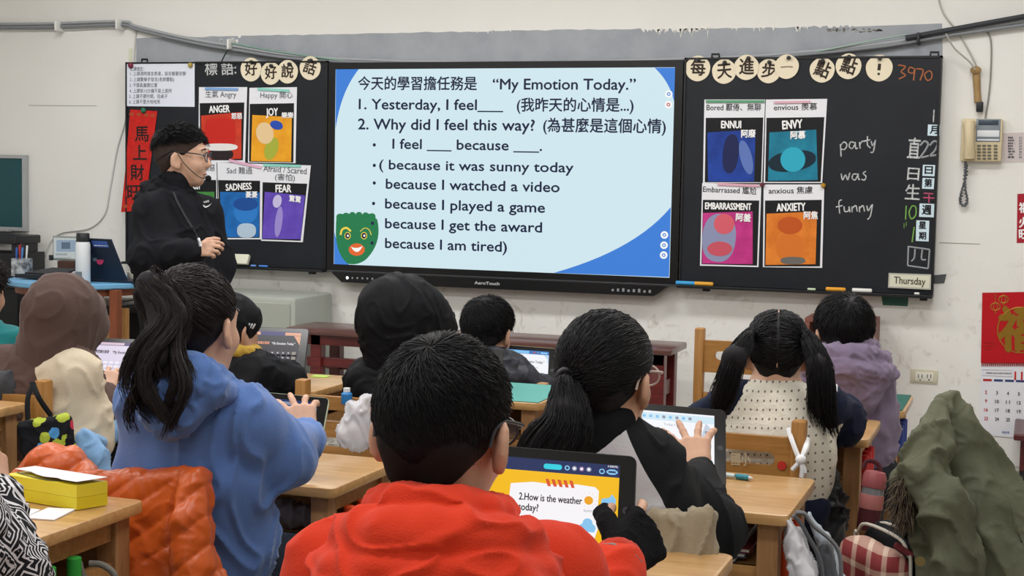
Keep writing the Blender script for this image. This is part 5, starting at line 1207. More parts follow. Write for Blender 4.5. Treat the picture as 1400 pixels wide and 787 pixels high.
def face_parts(parent, L, R, q, body):
    for sx in (-1, 1):
        e = MB(); e.ball(L(sx*.031, .074, .004), .0105*q, 12); e.build('eye', M_eye, body, True)
        i = MB(); i.ball(L(sx*.031, .0815, .004), (.0052*q, .0052*q, .0052*q), 10); i.build('iris', M_iris, body, True)
        b = MB(); b.tube(smoothline([L(sx*.014, .089, .026), L(sx*.030, .090, .031), L(sx*.050, .078, .025)], 5), [.0022*q]*10 + [.0012*q], 6); b.build('eyebrow', M_hair, body, True)
    MB().tube(smoothline([L(-.020, .084, -.065), L(0, .0925, -.0655), L(.020, .084, -.065)], 6), .0035*q, 6, flat=.6).build('mouth', M_lip, body, True)

def hand_mesh(wr, u, n, side, curls=(.3, .35, .4, .45), spread=.12, thumb=.5, s=.85, h=.0034, skin_from=None, thick=1.0, rad=1.0):
    """wr wrist, u towards the fingers, n out of the palm; side +1 right hand."""
    u = unit(u); n = np.asarray(n, float); n = unit(n - u*np.dot(n, u)); t = np.cross(u, n)*side
    S = Soft(); K = []
    for i, (o, l, yo) in enumerate(zip((.030, .011, -.009, -.027), (.066, .074, .068, .053), (.078, .082, .078, .070))):
        kn = wr + s*(u*yo + t*o); S.cone(wr + s*(u*.012 + t*o*.55), kn, .0125*s*thick, .0105*s*thick, .012)
        d = unit(u + t*(o/.03)*spread); a = 0; p = kn; r = .0084*s*rad
        for j, fr in enumerate((.44, .31, .25)):
            a += curls[i]*(1.0, 1.15, .8)[j]; dd = d*math.cos(a) + n*math.sin(a); p2 = p + dd*l*s*fr
            S.cone(p, p2, r, r*.92, .0035); p = p2; r *= .9
        K.append(p)
    S.cone(wr + s*(u*.03 + t*.012 + n*.004), wr + s*(u*.03 - t*.012 + n*.004), .015*s*thick, .014*s*thick, .012)
    b0 = wr + s*(u*.022 + t*.022 + n*.004); d = unit(t*.75 + u*.55 + n*thumb*.6); b1 = b0 + d*.036*s; d2 = unit(t*.35 + u*.8 + n*thumb); b2 = b1 + d2*.028*s; b3 = b2 + unit(u + n*thumb*.8)*.022*s
    S.cone(b0, b1, .0135*s*thick, .0108*s*rad, .012); S.cone(b1, b2, .0105*s*rad, .0098*s*rad, .004); S.cone(b2, b3, .0098*s*rad, .0082*s*rad, .004)
    if skin_from is not None: S.cone(skin_from, wr, .023*s/.85, .0195*s/.85, .012)
    else: S.cone(wr-u*.03, wr, .021*s/.85, .0195*s/.85, .012)
    return S.mesh(h)

def join(parts):
    V, Fq, o = [], [], 0
    for v, f in parts: V.append(v); Fq.append(f+o); o += len(v)
    return np.concatenate(V), np.concatenate(Fq)

def hair_region(d):
    """d: unit directions in head space -> True where hair grows."""
    x, y, z = d[:, 0], d[:, 1], d[:, 2]
    return (z > .48 + (y-.72)*.98 - .05*np.abs(x)) & ~((np.abs(x) > .72) & (z < -.12) & (y > -.28))
def nape_region(d):
    return (d[:, 2] > -.86) & (d[:, 2] < -.1) & (d[:, 1] < .05 - .5*(d[:, 2]+.2)*0) & ~((np.abs(d[:, 0]) > .72) & (d[:, 1] > -.28))
def hair_cap(c, R, q, grow=.008, m=None, parent=None, h=.005, k=0.0, nape=-.095, nz=.004, seed=1, name='hair'):
    s = Soft(); L = lambda x, y, z: c + R @ (np.array([x, y, z])*q)
    s.ell(L(0, -.014, .020), (np.array([.075, .096, .088]) + grow/q)*q, R, .02)
    s.cone(L(-.028, -.056, -.03), L(-.024, -.050, nape), .026*q, .018*q, .03); s.cone(L(.028, -.056, -.03), L(.024, -.050, nape), .026*q, .018*q, .03)
    s.plane(L(0, .082, .058), R @ np.array([0, -.68, .73]), .012)
    for sx in (-1, 1): s.ell(L(sx*.085, .022, -.035), np.array([.03, .045, .038])*q, R, .012, 's')
    v, f = s.mesh(h); n = vnormals(v, f)
    v = v + n*(nz*noise3(v/.016+seed)+nz*.6*noise3(v/.04+seed*3))[:, None]
    return np_mesh(name, v, f, m or M_under, parent)
def short_hair(c, R, q, n, length, m, parent, seed, lift=.35, grow=.006, r=.0011, whorl=(0, -.55, .82), top=1.0, name='strands', region=None):
    g = np.random.default_rng(seed); d = g.normal(size=(n*3, 3)); d /= np.linalg.norm(d, axis=1)[:, None]; d = d[(region or hair_region)(d)][:n]
    rad = (np.array([.075, .096, .088]) + grow/q)*q; ctr = np.array([0, -.014, .020])*q
    P0 = ctr + d*rad; N = d/rad; N /= np.linalg.norm(N, axis=1)[:, None]
    wv = unit(whorl); tg = d - wv*(d@wv)[:, None]; tg = tg - N*(tg*N).sum(1)[:, None]; tg /= (np.linalg.norm(tg, axis=1)[:, None]+1e-6)
    sw = np.cross(N, tg); tg = tg + .45*sw + g.normal(size=tg.shape)*.28
    ln = length*(.6 + .8*g.random(len(d)))*(1 + (top-1)*np.clip(d[:, 2], 0, 1)); lf = lift*(.5+g.random(len(d)))*(.35+.65*np.clip(d[:, 2]+.4, 0, 1))
    K = 5; out = []
    for i in range(K):
        t = i/(K-1); Q = P0 + ln[:, None]*tg*t; w = (Q-ctr)/rad; w /= np.linalg.norm(w, axis=1)[:, None]
        out.append(ctr + w*rad + N*(ln*lf*(t - .25*t*t))[:, None])
    P = np.stack(out, 1); P = c + P @ R.T
    return strands(name, P, r*(.8+.5*g.random(len(d))), .0003, m, parent)
def comb_to_tie(c, R, q, tie_dir, n, seed, grow=.010, part=None, region=None, K=9):
    """Roots all over the scalp, combed along the head to the tie. Returns (n, K, 3) in world space."""
    g = np.random.default_rng(seed); d = g.normal(size=(n*4, 3)); d /= np.linalg.norm(d, axis=1)[:, None]
    ok = hair_region(d)
    if region is not None: ok &= region(d)
    d = d[ok][:n]; td = unit(tie_dir); rad = (np.array([.075, .096, .088]) + grow/q)*q; ctr = np.array([0, -.014, .020])*q
    om = np.arccos(np.clip(d@td, -.999, .999)); out = []
    for i in range(K):
        t = i/(K-1); a = np.sin((1-t)*om)/np.sin(om); b = np.sin(t*om)/np.sin(om); v = d*a[:, None] + td*b[:, None]
        out.append(ctr + v*rad*(1 + .02*g.normal(size=(len(d), 1))*math.sin(math.pi*t) + .035*math.sin(math.pi*t)))
    return c + np.stack(out, 1) @ R.T
def tail_paths(start, guide, radii, seed, K=12, wave=.0, curl=6.0, lenvar=.25, flat=None, locks=0, tight=.28):
    """start: (n, 3) points at the tie; guide: tail centre line, radii: its half width along it."""
    n = len(start); g = np.random.default_rng(seed); G = np.array(smoothline(guide, 8)); L = np.linspace(0, 1, len(G)); rr = np.interp(L, np.linspace(0, 1, len(radii)), radii)
    ang = g.random(n)*2*math.pi; rho = np.sqrt(g.random(n)); T = np.gradient(G, axis=0); T /= np.linalg.norm(T, axis=1)[:, None]
    U = np.cross(T, unit(flat) if flat is not None else V3(0, 1, .2)); U /= np.linalg.norm(U, axis=1)[:, None]; W = np.cross(T, U)
    lw = np.zeros(n)
    if locks:
        k = g.integers(0, locks, n); la, lr = g.random(locks)*6.283, np.sqrt(g.random(locks)); lp = g.random(locks)*6.283
        x = lr[k]*np.cos(la[k])*(1-tight) + tight*rho*np.cos(ang); y = lr[k]*np.sin(la[k])*(1-tight) + tight*rho*np.sin(ang)
        ang = np.arctan2(y, x); rho = np.hypot(x, y); lw = lp[k]
    end = 1 - lenvar*(g.random(n)**2 if not locks else (.6*g.random(locks)[k] + .4*g.random(n))); ph = g.random(n)*6.28; out = []
    for i in range(K):
        s = (i+1)/K*end; ix = s*(len(G)-1); i0 = np.clip(ix.astype(int), 0, len(G)-2); f = (ix-i0)[:, None]
        ctr = G[i0]*(1-f)+G[i0+1]*f; r = np.interp(s, L, rr); a = ang + .8*s
        w = wave*np.sin(curl*s*3.14 + (lw if locks else np.floor(ph*2)*1.05))*s**.7
        o = (np.cos(a)*rho*r + w)[:, None]*U[i0] + (np.sin(a)*rho*r*.7)[:, None]*W[i0] + g.normal(size=(n, 3))*.0012
        bl = min(1, (i+1)/2.5); out.append(start*(1-bl)*.6 + (ctr+o)*(1-(1-bl)*.6))
    return np.stack(out, 1)
PEOPLE = {}
class Fig:
    def __init__(s, label, head, hyaw=0, hpitch=0, roll=0, q=1.0, byaw=0, sw=.135, lean=.05, seat=.42, stand=False, neck=None, hip=None, skin=None, h=.008):
        s.q, s.h = q, h; s.c = np.array(head, float); s.R = headm(hyaw, hpitch, roll); s.B = yawm(byaw)
        s.f, s.r, s.u = s.B[:, 1], s.B[:, 0], V3(0, 0, 1)
        s.neck = s.c + q*(s.B @ V3(0, -.030, 0)) + V3(0, 0, -.135*q) if neck is None else np.array(neck, float)
        hz = seat + .09
        s.hip = V3(s.neck[0], s.neck[1], 0) - s.f*lean + s.u*hz if hip is None else np.array(hip, float)
        s.seat, s.stand, s.sw = seat, stand, sw
        s.sh = {k: s.neck + k*s.r*sw + s.u*-.055 for k in (-1, 1)}
        s.el = {k: s.sh[k] + s.f*.10 + k*s.r*.04 - s.u*.20 for k in (-1, 1)}
        s.wr = {k: s.el[k] + s.f*.17 - k*s.r*.05 + s.u*.05 for k in (-1, 1)}
        s.hand = {k: dict(u=s.f, n=-s.u) for k in (-1, 1)}
        s.skin = skin or M_skin
        s.root = empty('person', (s.hip[0], s.hip[1], 0), label, 'person')
        if stand:
            s.knee = {k: s.hip + k*s.r*.10 - s.u*(s.hip[2]*.46) + s.f*.03 for k in (-1, 1)}; s.ank = {k: V3(*(s.hip + k*s.r*.13)[:2], .08) for k in (-1, 1)}
        else:
            s.knee = {k: s.hip + k*s.r*.09 + s.f*.34 - s.u*.03 for k in (-1, 1)}; s.ank = {k: V3(*(s.knee[k] + s.f*.00)[:2], .08) for k in (-1, 1)}
    def arm(me, k, sh=None, el=None, wr=None, **hand):
        if sh is not None: me.sh[k] = np.array(sh, float)
        if el is not None: me.el[k] = np.array(el, float)
        if wr is not None: me.wr[k] = np.array(wr, float)
        if hand: me.hand[k] = hand
        return me
    def mid(s, t): return s.neck*(1-t) + s.hip*t
    def body(s, face=True, hands=(-1, 1), hh=.0034):
        S = Soft(); q = s.q; s.L = head_prims(S, s.c, s.R, q)
        S.cone(s.L(0, -.022, -.05), s.neck + s.u*.0, .047*q, .050*q, .03)
        S.chain([s.mid(.12), s.mid(.5), s.mid(.8), s.hip], [.10, .10, .095, .105], .04, (s.f, .62))
        for k in (-1, 1):
            S.cone(s.neck - s.u*.03, s.sh[k], .038, .040, .03); S.chain([s.sh[k], s.el[k], s.wr[k]], [.040, .032, .020], .02)
            S.chain([s.hip + k*s.r*.06, s.knee[k], s.ank[k]], [.070, .050, .034], .03); S.cone(s.ank[k] - s.u*.04, s.ank[k] - s.u*.045 + s.f*.10, .03, .026, .02)
        parts = [S.mesh(s.h)]
        for k in hands:
            d = dict(s.hand[k]); parts.append(hand_mesh(s.wr[k], d.pop('u'), d.pop('n'), k, h=hh, skin_from=s.wr[k] + .25*(s.el[k]-s.wr[k]), **d))
        v, f = join(parts); s.body_o = np_mesh('body', v, f, s.skin, s.root)
        if face: face_parts(s.root, s.L, s.R, q, s.body_o)
        return s
    def torso(s, S, wh=.14, ww=.145, wc=.15, dep=.66, hem=.04, k=.05, sr=.062):
        fl = (s.f, dep); S.chain([s.hip - s.u*hem, s.mid(.72), s.mid(.42), s.mid(.2)], [wh, ww, wc, wc*.82], k, fl)
        for q in (-1, 1): S.cone(s.neck - s.u*.045, s.sh[q], sr*.95, sr, .04); S.cone(s.mid(.25), s.sh[q] - s.u*.02, .09, sr, .04, fl)
        return S
    def sleeves(s, S, r=(.062, .056, .042), k=.025, sides=(-1, 1), cuff=True, sag=.012):
        for q in sides:
            a, b, c = s.sh[q], s.el[q], s.wr[q]
            S.cone(a, b, r[0], r[1], k); S.ell(b - s.u*sag, V3(1, 1, 1)*r[1]*1.04, None, k); S.cone(b, c*.85+b*.15, r[1], r[2], k)
            if cuff: d = unit(c-b); S.cone(c - d*.035, c - d*.004, r[2]*.86, r[2]*.82, .006)
        return S
    def legs(s, m, shoe=None, r=(.088, .068, .052), h=.009, name='trousers'):
        S = Soft(); S.chain([s.hip - s.u*.0, s.hip + s.u*.03], [.13, .12], .03, (s.f, .7))
        for k in (-1, 1): S.chain([s.hip + k*s.r*.065, s.knee[k], s.ank[k] - s.u*.01], r, .025)
        v, f = S.mesh(h); v = folds(v, f, .006, .09, 5); np_mesh(name, v, f, m, s.root)
        for k in (-1, 1):
            S = Soft(); a = s.ank[k]; a = V3(a[0], a[1], .045); S.cone(a - s.f*.03, a + s.f*.12, .040, .036, .02, (s.u, .85)); S.cone(a, a + s.u*.05, .042, .042, .02); S.plane(V3(0, 0, .002), s.u)
            np_mesh('shoe', *S.mesh(.008), shoe or mat('shoe_dark', '#22242a', .5), s.root)
        return s
    def cloth(s, S, name, m, h=None, amp=.007, size=.09, seed=1, crease=.7, relax_n=1, attr=None, warp=(1, 1, 1)):
        v, f = S.mesh(h or s.h); v = relax(v, f, relax_n); v = folds(v, f, amp, size, seed, warp, crease)
        a = {k: fn(v) for k, fn in attr.items()} if attr else None
        return np_mesh(name, v, f, m, s.root, attr=a)
    def hood_down(s, S, w=1.0, back=.0, drop=.11, up=.0, bagw=.12, k=.007):
        N = s.neck + s.u*up
        for rx, ry, sh_, zc, zt, tr in ((.070, .068, -.004, .028, .026, .021), (.100, .092, -.022, -.004, .030, .027), (.122, .108, -.030, -.040, .020, .026)):
            P = [N + s.r*rx*w*math.sin(t) + s.f*(sh_ - back + ry*w*math.cos(t)) + s.u*(zc - zt*math.cos(t)) for t in np.linspace(0, 2*math.pi, 15)]
            S.chain(P, [tr*w*(1.0 - .15*math.cos(t)) for t in np.linspace(0, 2*math.pi, 15)], k)
        S.ell(N - s.f*(.095+back)*w - s.u*drop*.75, V3(bagw, .05, drop)*w, s.B, .03)
        return S
def two_tone(name, c1, c2, rough=.8, bump=.25, bscale=180, edge=.0):
    """Fabric sewn from two colours; the seam comes from the garment's own panel field."""
    m = mat(name, c1, rough, .2, bump=bump, bscale=bscale); nt = m.node_tree; b = nt.nodes['Principled BSDF']; N = nt.nodes.new; L = nt.links.new
    a = N('ShaderNodeAttribute'); a.attribute_name = 'panel'; g = N('ShaderNodeMath'); g.operation = 'GREATER_THAN'; g.inputs[1].default_value = 0.0; L(a.outputs['Fac'], g.inputs[0])
    mx = N('ShaderNodeMix'); mx.data_type = 'RGBA'; mx.inputs[6].default_value = lin(c1); mx.inputs[7].default_value = lin(c2); L(g.outputs[0], mx.inputs[0]); L(mx.outputs[2], b.inputs['Base Color']); return m
def segdist(v, pts):
    out = np.full(len(v), 9.)
    for a, b in zip(pts[:-1], pts[1:]):
        d = b-a; t = np.clip(((v-a)@d)/np.dot(d, d), 0, 1); out = np.minimum(out, np.linalg.norm(v-a-t[:, None]*d, axis=1))
    return out
def fabric(name, c, rough=.85, bump=.25, bscale=220, var=.12, sheen=None, **k):
    if sheen is None: sheen = 0.0 if sum(lin(c)[:3]) < .12 else .12
    return mat(name, c, rough, .15, bump=bump, bscale=bscale, var=var, vscale=6, sheen=sheen, **k)
def glasses(s, m, lens=True):
    L = s.L; g = MB()
    for k in (-1, 1):
        g.tube([L(k*.034 + .025*math.cos(t), .101 - .006*abs(math.cos(t)), .000 + .019*math.sin(t)) for t in np.linspace(0, 2*math.pi, 20, endpoint=False)], .0019*s.q, 6, closed=True)
        g.tube(smoothline([L(k*.059, .096, .006), L(k*.076, .07, .010), L(k*.081, .02, .013), L(k*.083, -.012, .012), L(k*.082, -.034, .000), L(k*.080, -.040, -.020)], 5), .0024*s.q, 6)
    g.tube([L(-.010, .101, .004), L(0, .104, .007), L(.010, .101, .004)], .0017*s.q, 6); o = g.build('glasses', m, s.root, True)
    for k in (-1, 1):
        z = MB(); z.poly([L(k*.034 + .0235*math.cos(t), .1005 - .006*abs(math.cos(t)), .0175*math.sin(t)) for t in np.linspace(0, 2*math.pi, 18, endpoint=False)], s.R @ V3(0, .0008, 0)).build('lens', mat('lens_glass', '#dfe6ee', .05, .5, alpha=.05), o)
    return o
M_blk = fabric('cloth_black', '#121316', .8, var=.2); M_jean = fabric('cloth_navy_trousers', '#20242f', .85); M_char = fabric('cloth_charcoal', '#2b2c31', .8)

# ---- boy in the red hoodie, nearest
g = Fig('boy in a red hoodie and glasses, seen from behind, one black glove', D(610, 583, 2.0), 4, 10, 0, 1.05, -14, sw=.145, lean=.06, seat=.44, h=.0065); PEOPLE['G'] = g
g.neck = g.neck + V3(0, .0, -.015)
g.sh = {1: D(748, 785, 2.02), -1: D(468, 782, 2.0)}
g.arm(1, el=D(790, 890, 2.06), wr=D(846, 768, 2.17), u=unit(D(888, 728, 2.23)-D(846, 768, 2.17)), n=unit(g.f*.7 - g.r*.5 - g.u*.4), curls=(.25, .75, .8, .8), spread=.1, s=1.0)
g.arm(-1, el=D(410, 930, 2.05), wr=D(560, 860, 2.25), u=unit(D(640, 800, 2.3)-D(560, 860, 2.25)), n=unit(g.r+g.f*.5))
g.body(hh=.003)
M_redc = fabric('cloth_red', '#cb371d', .85, bump=.3, bscale=350, var=.06, sheen=.06)
S = Soft(); g.torso(S, .15, .155, .155, .66, sr=.064); g.sleeves(S, (.066, .062, .046), .04, sag=.02); g.cloth(S, 'hoodie', M_redc, .0055, .0060, .12, 3, .9, warp=(1, 1, .8))
S = Soft(); g.hood_down(S, 1.12, .01, .12, .022, .125); g.cloth(S, 'hood', M_redc, .004, .0062, .085, 4, 1.2, relax_n=1, warp=(.6, .6, 1.5))
S = Soft(); d = unit(g.wr[1]-g.el[1]); S.cone(g.wr[1]-d*.045, g.wr[1]-d*.004, .041, .039, .006); g.cloth(S, 'cuff', fabric('cloth_red_rib', '#ba301a', .85, bump=.6, bscale=500), .004, .002, .02, 3)
hm = dict(u=g.hand[1]['u'], n=g.hand[1]['n'], curls=(.85, .9, .95, 1.0), spread=.08, thumb=.7, s=1.06, thick=1.28, rad=1.35)
v, f = hand_mesh(g.wr[1], hm.pop('u'), hm.pop('n'), 1, h=.003, skin_from=g.wr[1]-d*.03, **hm); v = folds(v, f, .0025, .03, 2)
np_mesh('glove', v, f, fabric('knit_black', '#121215', .95, bump=.8, bscale=420), g.root)
MB().tube([g.wr[1]-d*.004 + .037*(math.cos(t)*unit(np.cross(d, g.u)) + math.sin(t)*unit(np.cross(d, np.cross(d, g.u)))) for t in np.linspace(0, 2*math.pi, 20, endpoint=False)], .006, 6, closed=True).build('glove_hem', mat('glove_grey', '#77706c', .9), g.root, True)
g.legs(M_jean)
hair_cap(g.c, g.R, g.q, .005, mat('hair_fade_black', '#161210', .7, .2), g.root, .0045, nape=-.088, nz=.0006)
short_hair(g.c, g.R, g.q, 16000, .018, M_hair, g.root, 5, lift=.28, grow=.006, r=.0008, top=1.5)
short_hair(g.c, g.R, g.q, 7000, .007, M_hair, g.root, 6, lift=.25, grow=.0045, r=.0007, region=nape_region, name='nape_hair')
glasses(g, mat('frame_dark', '#2b2a2e', .3))

# ---- girl in the blue hoodie
c_ = Fig('girl in a blue hoodie with a long wavy ponytail, hand raised to her tablet', D(270, 442, 3.1), 6, 4, -3, 1.0, -8, sw=.125, lean=.03, seat=.40, h=.008, skin=M_skin2); PEOPLE['C'] = c_
c_.sh = {1: D(338, 572, 3.08), -1: D(205, 548, 3.1)}
c_.arm(1, el=D(382, 620, 3.16), wr=D(419, 596, 3.40), u=unit(D(412, 548, 3.44)-D(421, 592, 3.40)), n=unit(c_.f - c_.r*.3), curls=(.25, .30, .4, .5), spread=.55, s=.92)
c_.arm(-1, el=D(212, 655, 3.16), wr=D(300, 640, 3.42), u=unit(c_.f+c_.u*.4), n=unit(-c_.u+c_.r*.4))
c_.hip = D(268, 800, 3.23); c_.body()
M_blue = fabric('cloth_blue', '#5878b4', .85, bump=.3, bscale=320, var=.1, sheen=.25)
S = Soft(); c_.torso(S, .150, .165, .158, .68, hem=-.03, sr=.058); c_.sleeves(S, (.060, .064, .044), .03, sag=.015); c_.cloth(S, 'hoodie', M_blue, .0062, .010, .12, 8, 1.1, warp=(1, 1, .6))
S = Soft(); N = c_.neck
for rx, ry, sb, zc, zt, tr in ((.066, .066, -.002, .030, .030, .020), (.088, .085, -.020, .002, .030, .024)):
    S.chain([N + c_.r*rx*math.sin(t) + c_.f*(sb + ry*math.cos(t)) + c_.u*(zc - zt*math.cos(t)) for t in np.linspace(0, 2*math.pi, 15)], [tr]*15, .016)
S.chain([N - c_.f*.095 - c_.u*.01, D(262, 530, 2.985), D(240, 575, 2.975)], [.075, .055, .018], .04, (c_.f, .55))
c_.cloth(S, 'hood', M_blue, .006, .007, .065, 9, .9)
S = Soft(); d = unit(c_.wr[1]-c_.el[1]); S.cone(c_.wr[1]-d*.045, c_.wr[1]+d*.004, .036, .036, .006); c_.cloth(S, 'cuff', fabric('cloth_blue_rib', '#3f588f', .9, bump=.6, bscale=500), .005, .002, .02, 3)
c_.legs(M_jean)
def scalp_tie(s, px, py, Z): return unit(s.R.T @ (D(px, py, Z) - s.c) - V3(0, -.014, .02))
hair_cap(c_.c, c_.R, c_.q, .007, M_under, c_.root, .006, nape=-.085, nz=.001)
td = unit(V3(-.20, -.80, .52)); Pc = comb_to_tie(c_.c, c_.R, c_.q, td, 4200, 21, .010)
tie = Pc[:, -1].mean(0)
gd = [tie, tie + V3(-.004, -.030, .008), D(230, 432, 2.975), D(215, 490, 2.94), D(214, 545, 2.925), D(222, 600, 2.925)]
Tc = tail_paths(Pc[:, -1], gd, [.016, .036, .050, .060, .068, .060], 22, 18, .030, 3.2, .58, flat=c_.f, locks=22, tight=.2)
strands('hair', np.concatenate([Pc, Tc], 1), RNG.uniform(.0009, .0015, len(Pc)), .0004, M_hairb, c_.root)
S = Soft(); S.chain(gd[1:-2], [.030, .036, .026], .02, (c_.f, .6)); np_mesh('hair_mass', *S.mesh(.007), M_under, c_.root)
MB().tube([tie + .018*(math.cos(t)*c_.r + math.sin(t)*c_.u) - c_.f*.004 for t in np.linspace(0, 2*math.pi, 16, endpoint=False)], .006, 6, closed=True).build('hair_tie', M_blk, c_.root, True)

# ---- girl in the raglan top
h = Fig('girl with a low ponytail in a grey and black raglan top touching a tablet', D(832, 512, 2.8), 13, 5, 0, 1.0, -2, sw=.125, lean=.05, seat=.42, h=.0075); PEOPLE['H'] = h
h.sh = {1: D(884, 636, 2.80), -1: D(757, 640, 2.84)}
h.arm(1, el=D(968, 722, 2.92), wr=D(955, 645, 3.12), u=unit(D(945, 590, 3.19)-D(955, 645, 3.12)), n=unit(h.f*1.0 - h.r*.15), curls=(.12, .15, .2, .25), spread=.55, thumb=.3, s=1.0)
h.arm(-1, el=D(735, 745, 2.9), wr=D(810, 700, 3.12), u=unit(h.f+h.r*.3), n=-h.u)
h.hip = D(850, 775, 2.82); h.body()
M_rag = two_tone('cloth_raglan', '#121316', '#b9b7bb')
def rag(v):
    out = np.full(len(v), 9.)
    for k in (-1, 1):
        A = h.neck + k*h.r*.062 + h.u*.03; d = (h.sh[k] - h.u*.11 + k*h.r*.090) - A; n = np.cross(h.f, d); n = unit(n)*np.sign(np.dot(n, k*h.r))
        out = np.minimum(out, np.minimum(-((v-A)@n), segdist(v, [h.sh[k]*.15 + h.el[k]*.85, h.el[k], h.wr[k]]) - .070))
    return out
S = Soft(); h.torso(S, .145, .148, .142, .66, sr=.056); h.sleeves(S, (.060, .062, .040), .028, sag=.014); h.cloth(S, 'raglan_top', M_rag, .0056, .007, .11, 12, .9, warp=(1, 1, .6), attr={'panel': rag})
S = Soft(); S.cone(h.neck - h.u*.03, h.neck + h.u*.036 + h.f*.002, .080, .070, .01); h.cloth(S, 'collar', M_blk, .0055, .001, .04, 3)
h.legs(M_char)
hair_cap(h.c, h.R, h.q, .007, M_under, h.root, .0055, nape=-.07, nz=.001)
td = unit(V3(-.26, -.93, -.30)); Ph = comb_to_tie(h.c, h.R, h.q, td, 6000, 31, .010, K=11)
tie = Ph[:, -1].mean(0) - h.f*.004
gd = [tie, tie - h.f*.018 - h.u*.006, D(775, 575, 2.66), D(756, 620, 2.66), D(735, 690, 2.67), D(722, 735, 2.69)]
Th = tail_paths(Ph[:, -1], gd, [.011, .024, .052, .076, .088, .07], 32, 13, .006, 2, .40, flat=h.f, locks=40, tight=.4)
strands('hair', np.concatenate([Ph, Th], 1), RNG.uniform(.0007, .0012, len(Ph)), .0003, M_hair, h.root)
S = Soft(); S.chain(gd[1:-1], [.020, .036, .052, .05], .02, (h.f, .5)); np_mesh('hair_mass', *S.mesh(.006), M_under, h.root)
MB().tube([tie - h.f*.004 + .0195*(math.cos(t)*h.r + math.sin(t)*h.u) for t in np.linspace(0, 2*math.pi, 18, endpoint=False)], .0055, 8, closed=True).build('hair_tie', mat('tie_black', '#2a2a2e', .4), h.root, True)
glasses(h, mat('frame_pale', '#b9a9a0', .3))

# ---- pigtailed girl
i_ = Fig('girl with two low bunches in a cream knitted vest over a navy jacket', D(1063, 480, 3.9), -9, 4, 0, .92, -6, sw=.120, lean=.02, seat=.38, h=.008, skin=M_skin2); PEOPLE['I'] = i_
i_.sh = {1: D(1124, 557, 3.88), -1: D(1000, 553, 3.9)}
i_.arm(1, el=D(1150, 572, 3.95), wr=D(1140, 594, 4.15), u=unit(i_.f-i_.r*.4), n=-i_.u); i_.arm(-1, el=D(945, 592, 3.98), wr=D(985, 600, 4.2), u=unit(i_.f+i_.r*.5), n=-i_.u)
i_.hip = D(1052, 690, 3.86); i_.body(hh=.0045)
M_knit = mat('knit_cream', '#d8d2c4', .9, .15, bump=.5, bscale=120); nt = M_knit.node_tree; b = nt.nodes['Principled BSDF']
co = nt.nodes.new('ShaderNodeTexCoord'); mp = nt.nodes.new('ShaderNodeMapping'); mp.inputs['Scale'].default_value = (62, 0, 46); mp.inputs['Rotation'].default_value = (0, .04, 0); nt.links.new(co.outputs['Object'], mp.inputs[0])
fr = nt.nodes.new('ShaderNodeVectorMath'); fr.operation = 'FRACTION'; nt.links.new(mp.outputs[0], fr.inputs[0]); ds = nt.nodes.new('ShaderNodeVectorMath'); ds.operation = 'DISTANCE'; ds.inputs[1].default_value = (.5, 0, .5); nt.links.new(fr.outputs[0], ds.inputs[0])
lt = nt.nodes.new('ShaderNodeMath'); lt.operation = 'LESS_THAN'; lt.inputs[1].default_value = .14; nt.links.new(ds.outputs['Value'], lt.inputs[0]); mx = nt.nodes.new('ShaderNodeMix'); mx.data_type = 'RGBA'; mx.inputs[6].default_value = lin('#d8d2c4'); mx.inputs[7].default_value = lin('#6f6a62'); nt.links.new(lt.outputs[0], mx.inputs[0]); nt.links.new(mx.outputs[2], b.inputs['Base Color'])
M_navy = fabric('cloth_navy', '#1a2136', .7)
S = Soft(); i_.sleeves(S, (.058, .056, .042), .03); 
for k in (-1, 1): S.cone(i_.neck - i_.u*.05, i_.sh[k], .05, .058, .03)
S.chain([i_.mid(.3), i_.mid(.8)], [.135, .135], .04, (i_.f, .6)); i_.cloth(S, 'jacket', M_navy, .008, .008, .08, 21, .7)
S = Soft(); i_.torso(S, .125, .145, .146, .74, hem=-.06, sr=.050); S.cone(i_.neck - i_.u*.02, i_.neck + i_.u*.022, .060, .055, .01); i_.cloth(S, 'knitted_vest', M_knit, .007, .004, .12, 22, .5)
for k2 in (0, .012):
    a = i_.sh[1] + i_.u*.060 + i_.r*(.016+k2*1.5); MB().tube(smoothline([a - i_.f*.035 - i_.u*.012, a, a + i_.f*.045 - i_.u*.012], 5), .0035, 5).build('sleeve_stripe', mat('stripe_white', '#e6e6e8', .7), i_.root)
i_.legs(M_navy)
hair_cap(i_.c, i_.R, i_.q, .006, M_under, i_.root, .006, nape=-.07, nz=.001)
out = []
for k in (-1, 1):
    P = comb_to_tie(i_.c, i_.R, i_.q, unit(V3(k*.86, -.50, .10)), 2200, 40+k, .009, region=(lambda d, k=k: d[:, 0]*k > .02), K=9); tie = P[:, -1].mean(0)
    gd = ([tie, D(1024, 458, 3.80), D(1004, 490, 3.76), D(988, 540, 3.77), D(968, 582, 3.80)] if k < 0 else [tie, D(1103, 461, 3.80), D(1120, 500, 3.76), D(1124, 555, 3.76), D(1138, 598, 3.78)])
    T = tail_paths(P[:, -1], gd, [.010, .020, .036, .044, .030], 44+k, 12, .006, 2, .45, flat=i_.f, locks=22, tight=.4); out.append(np.concatenate([P, T], 1))
    S = Soft(); S.chain(gd[1:-1], [.016, .027, .026], .02, (i_.f, .6)); np_mesh('hair_mass', *S.mesh(.007), M_under, i_.root)
    MB().tube([tie + .016*(math.cos(t)*i_.f + math.sin(t)*i_.u) + k*i_.r*.004 for t in np.linspace(0, 2*math.pi, 14, endpoint=False)], .006, 6, closed=True).build('hair_tie', mat('tie_lilac', '#b6a6c8', .5), i_.root, True)
strands('hair', np.concatenate(out), RNG.uniform(.0010, .0016, sum(map(len, out))), .0005, M_hair, i_.root)
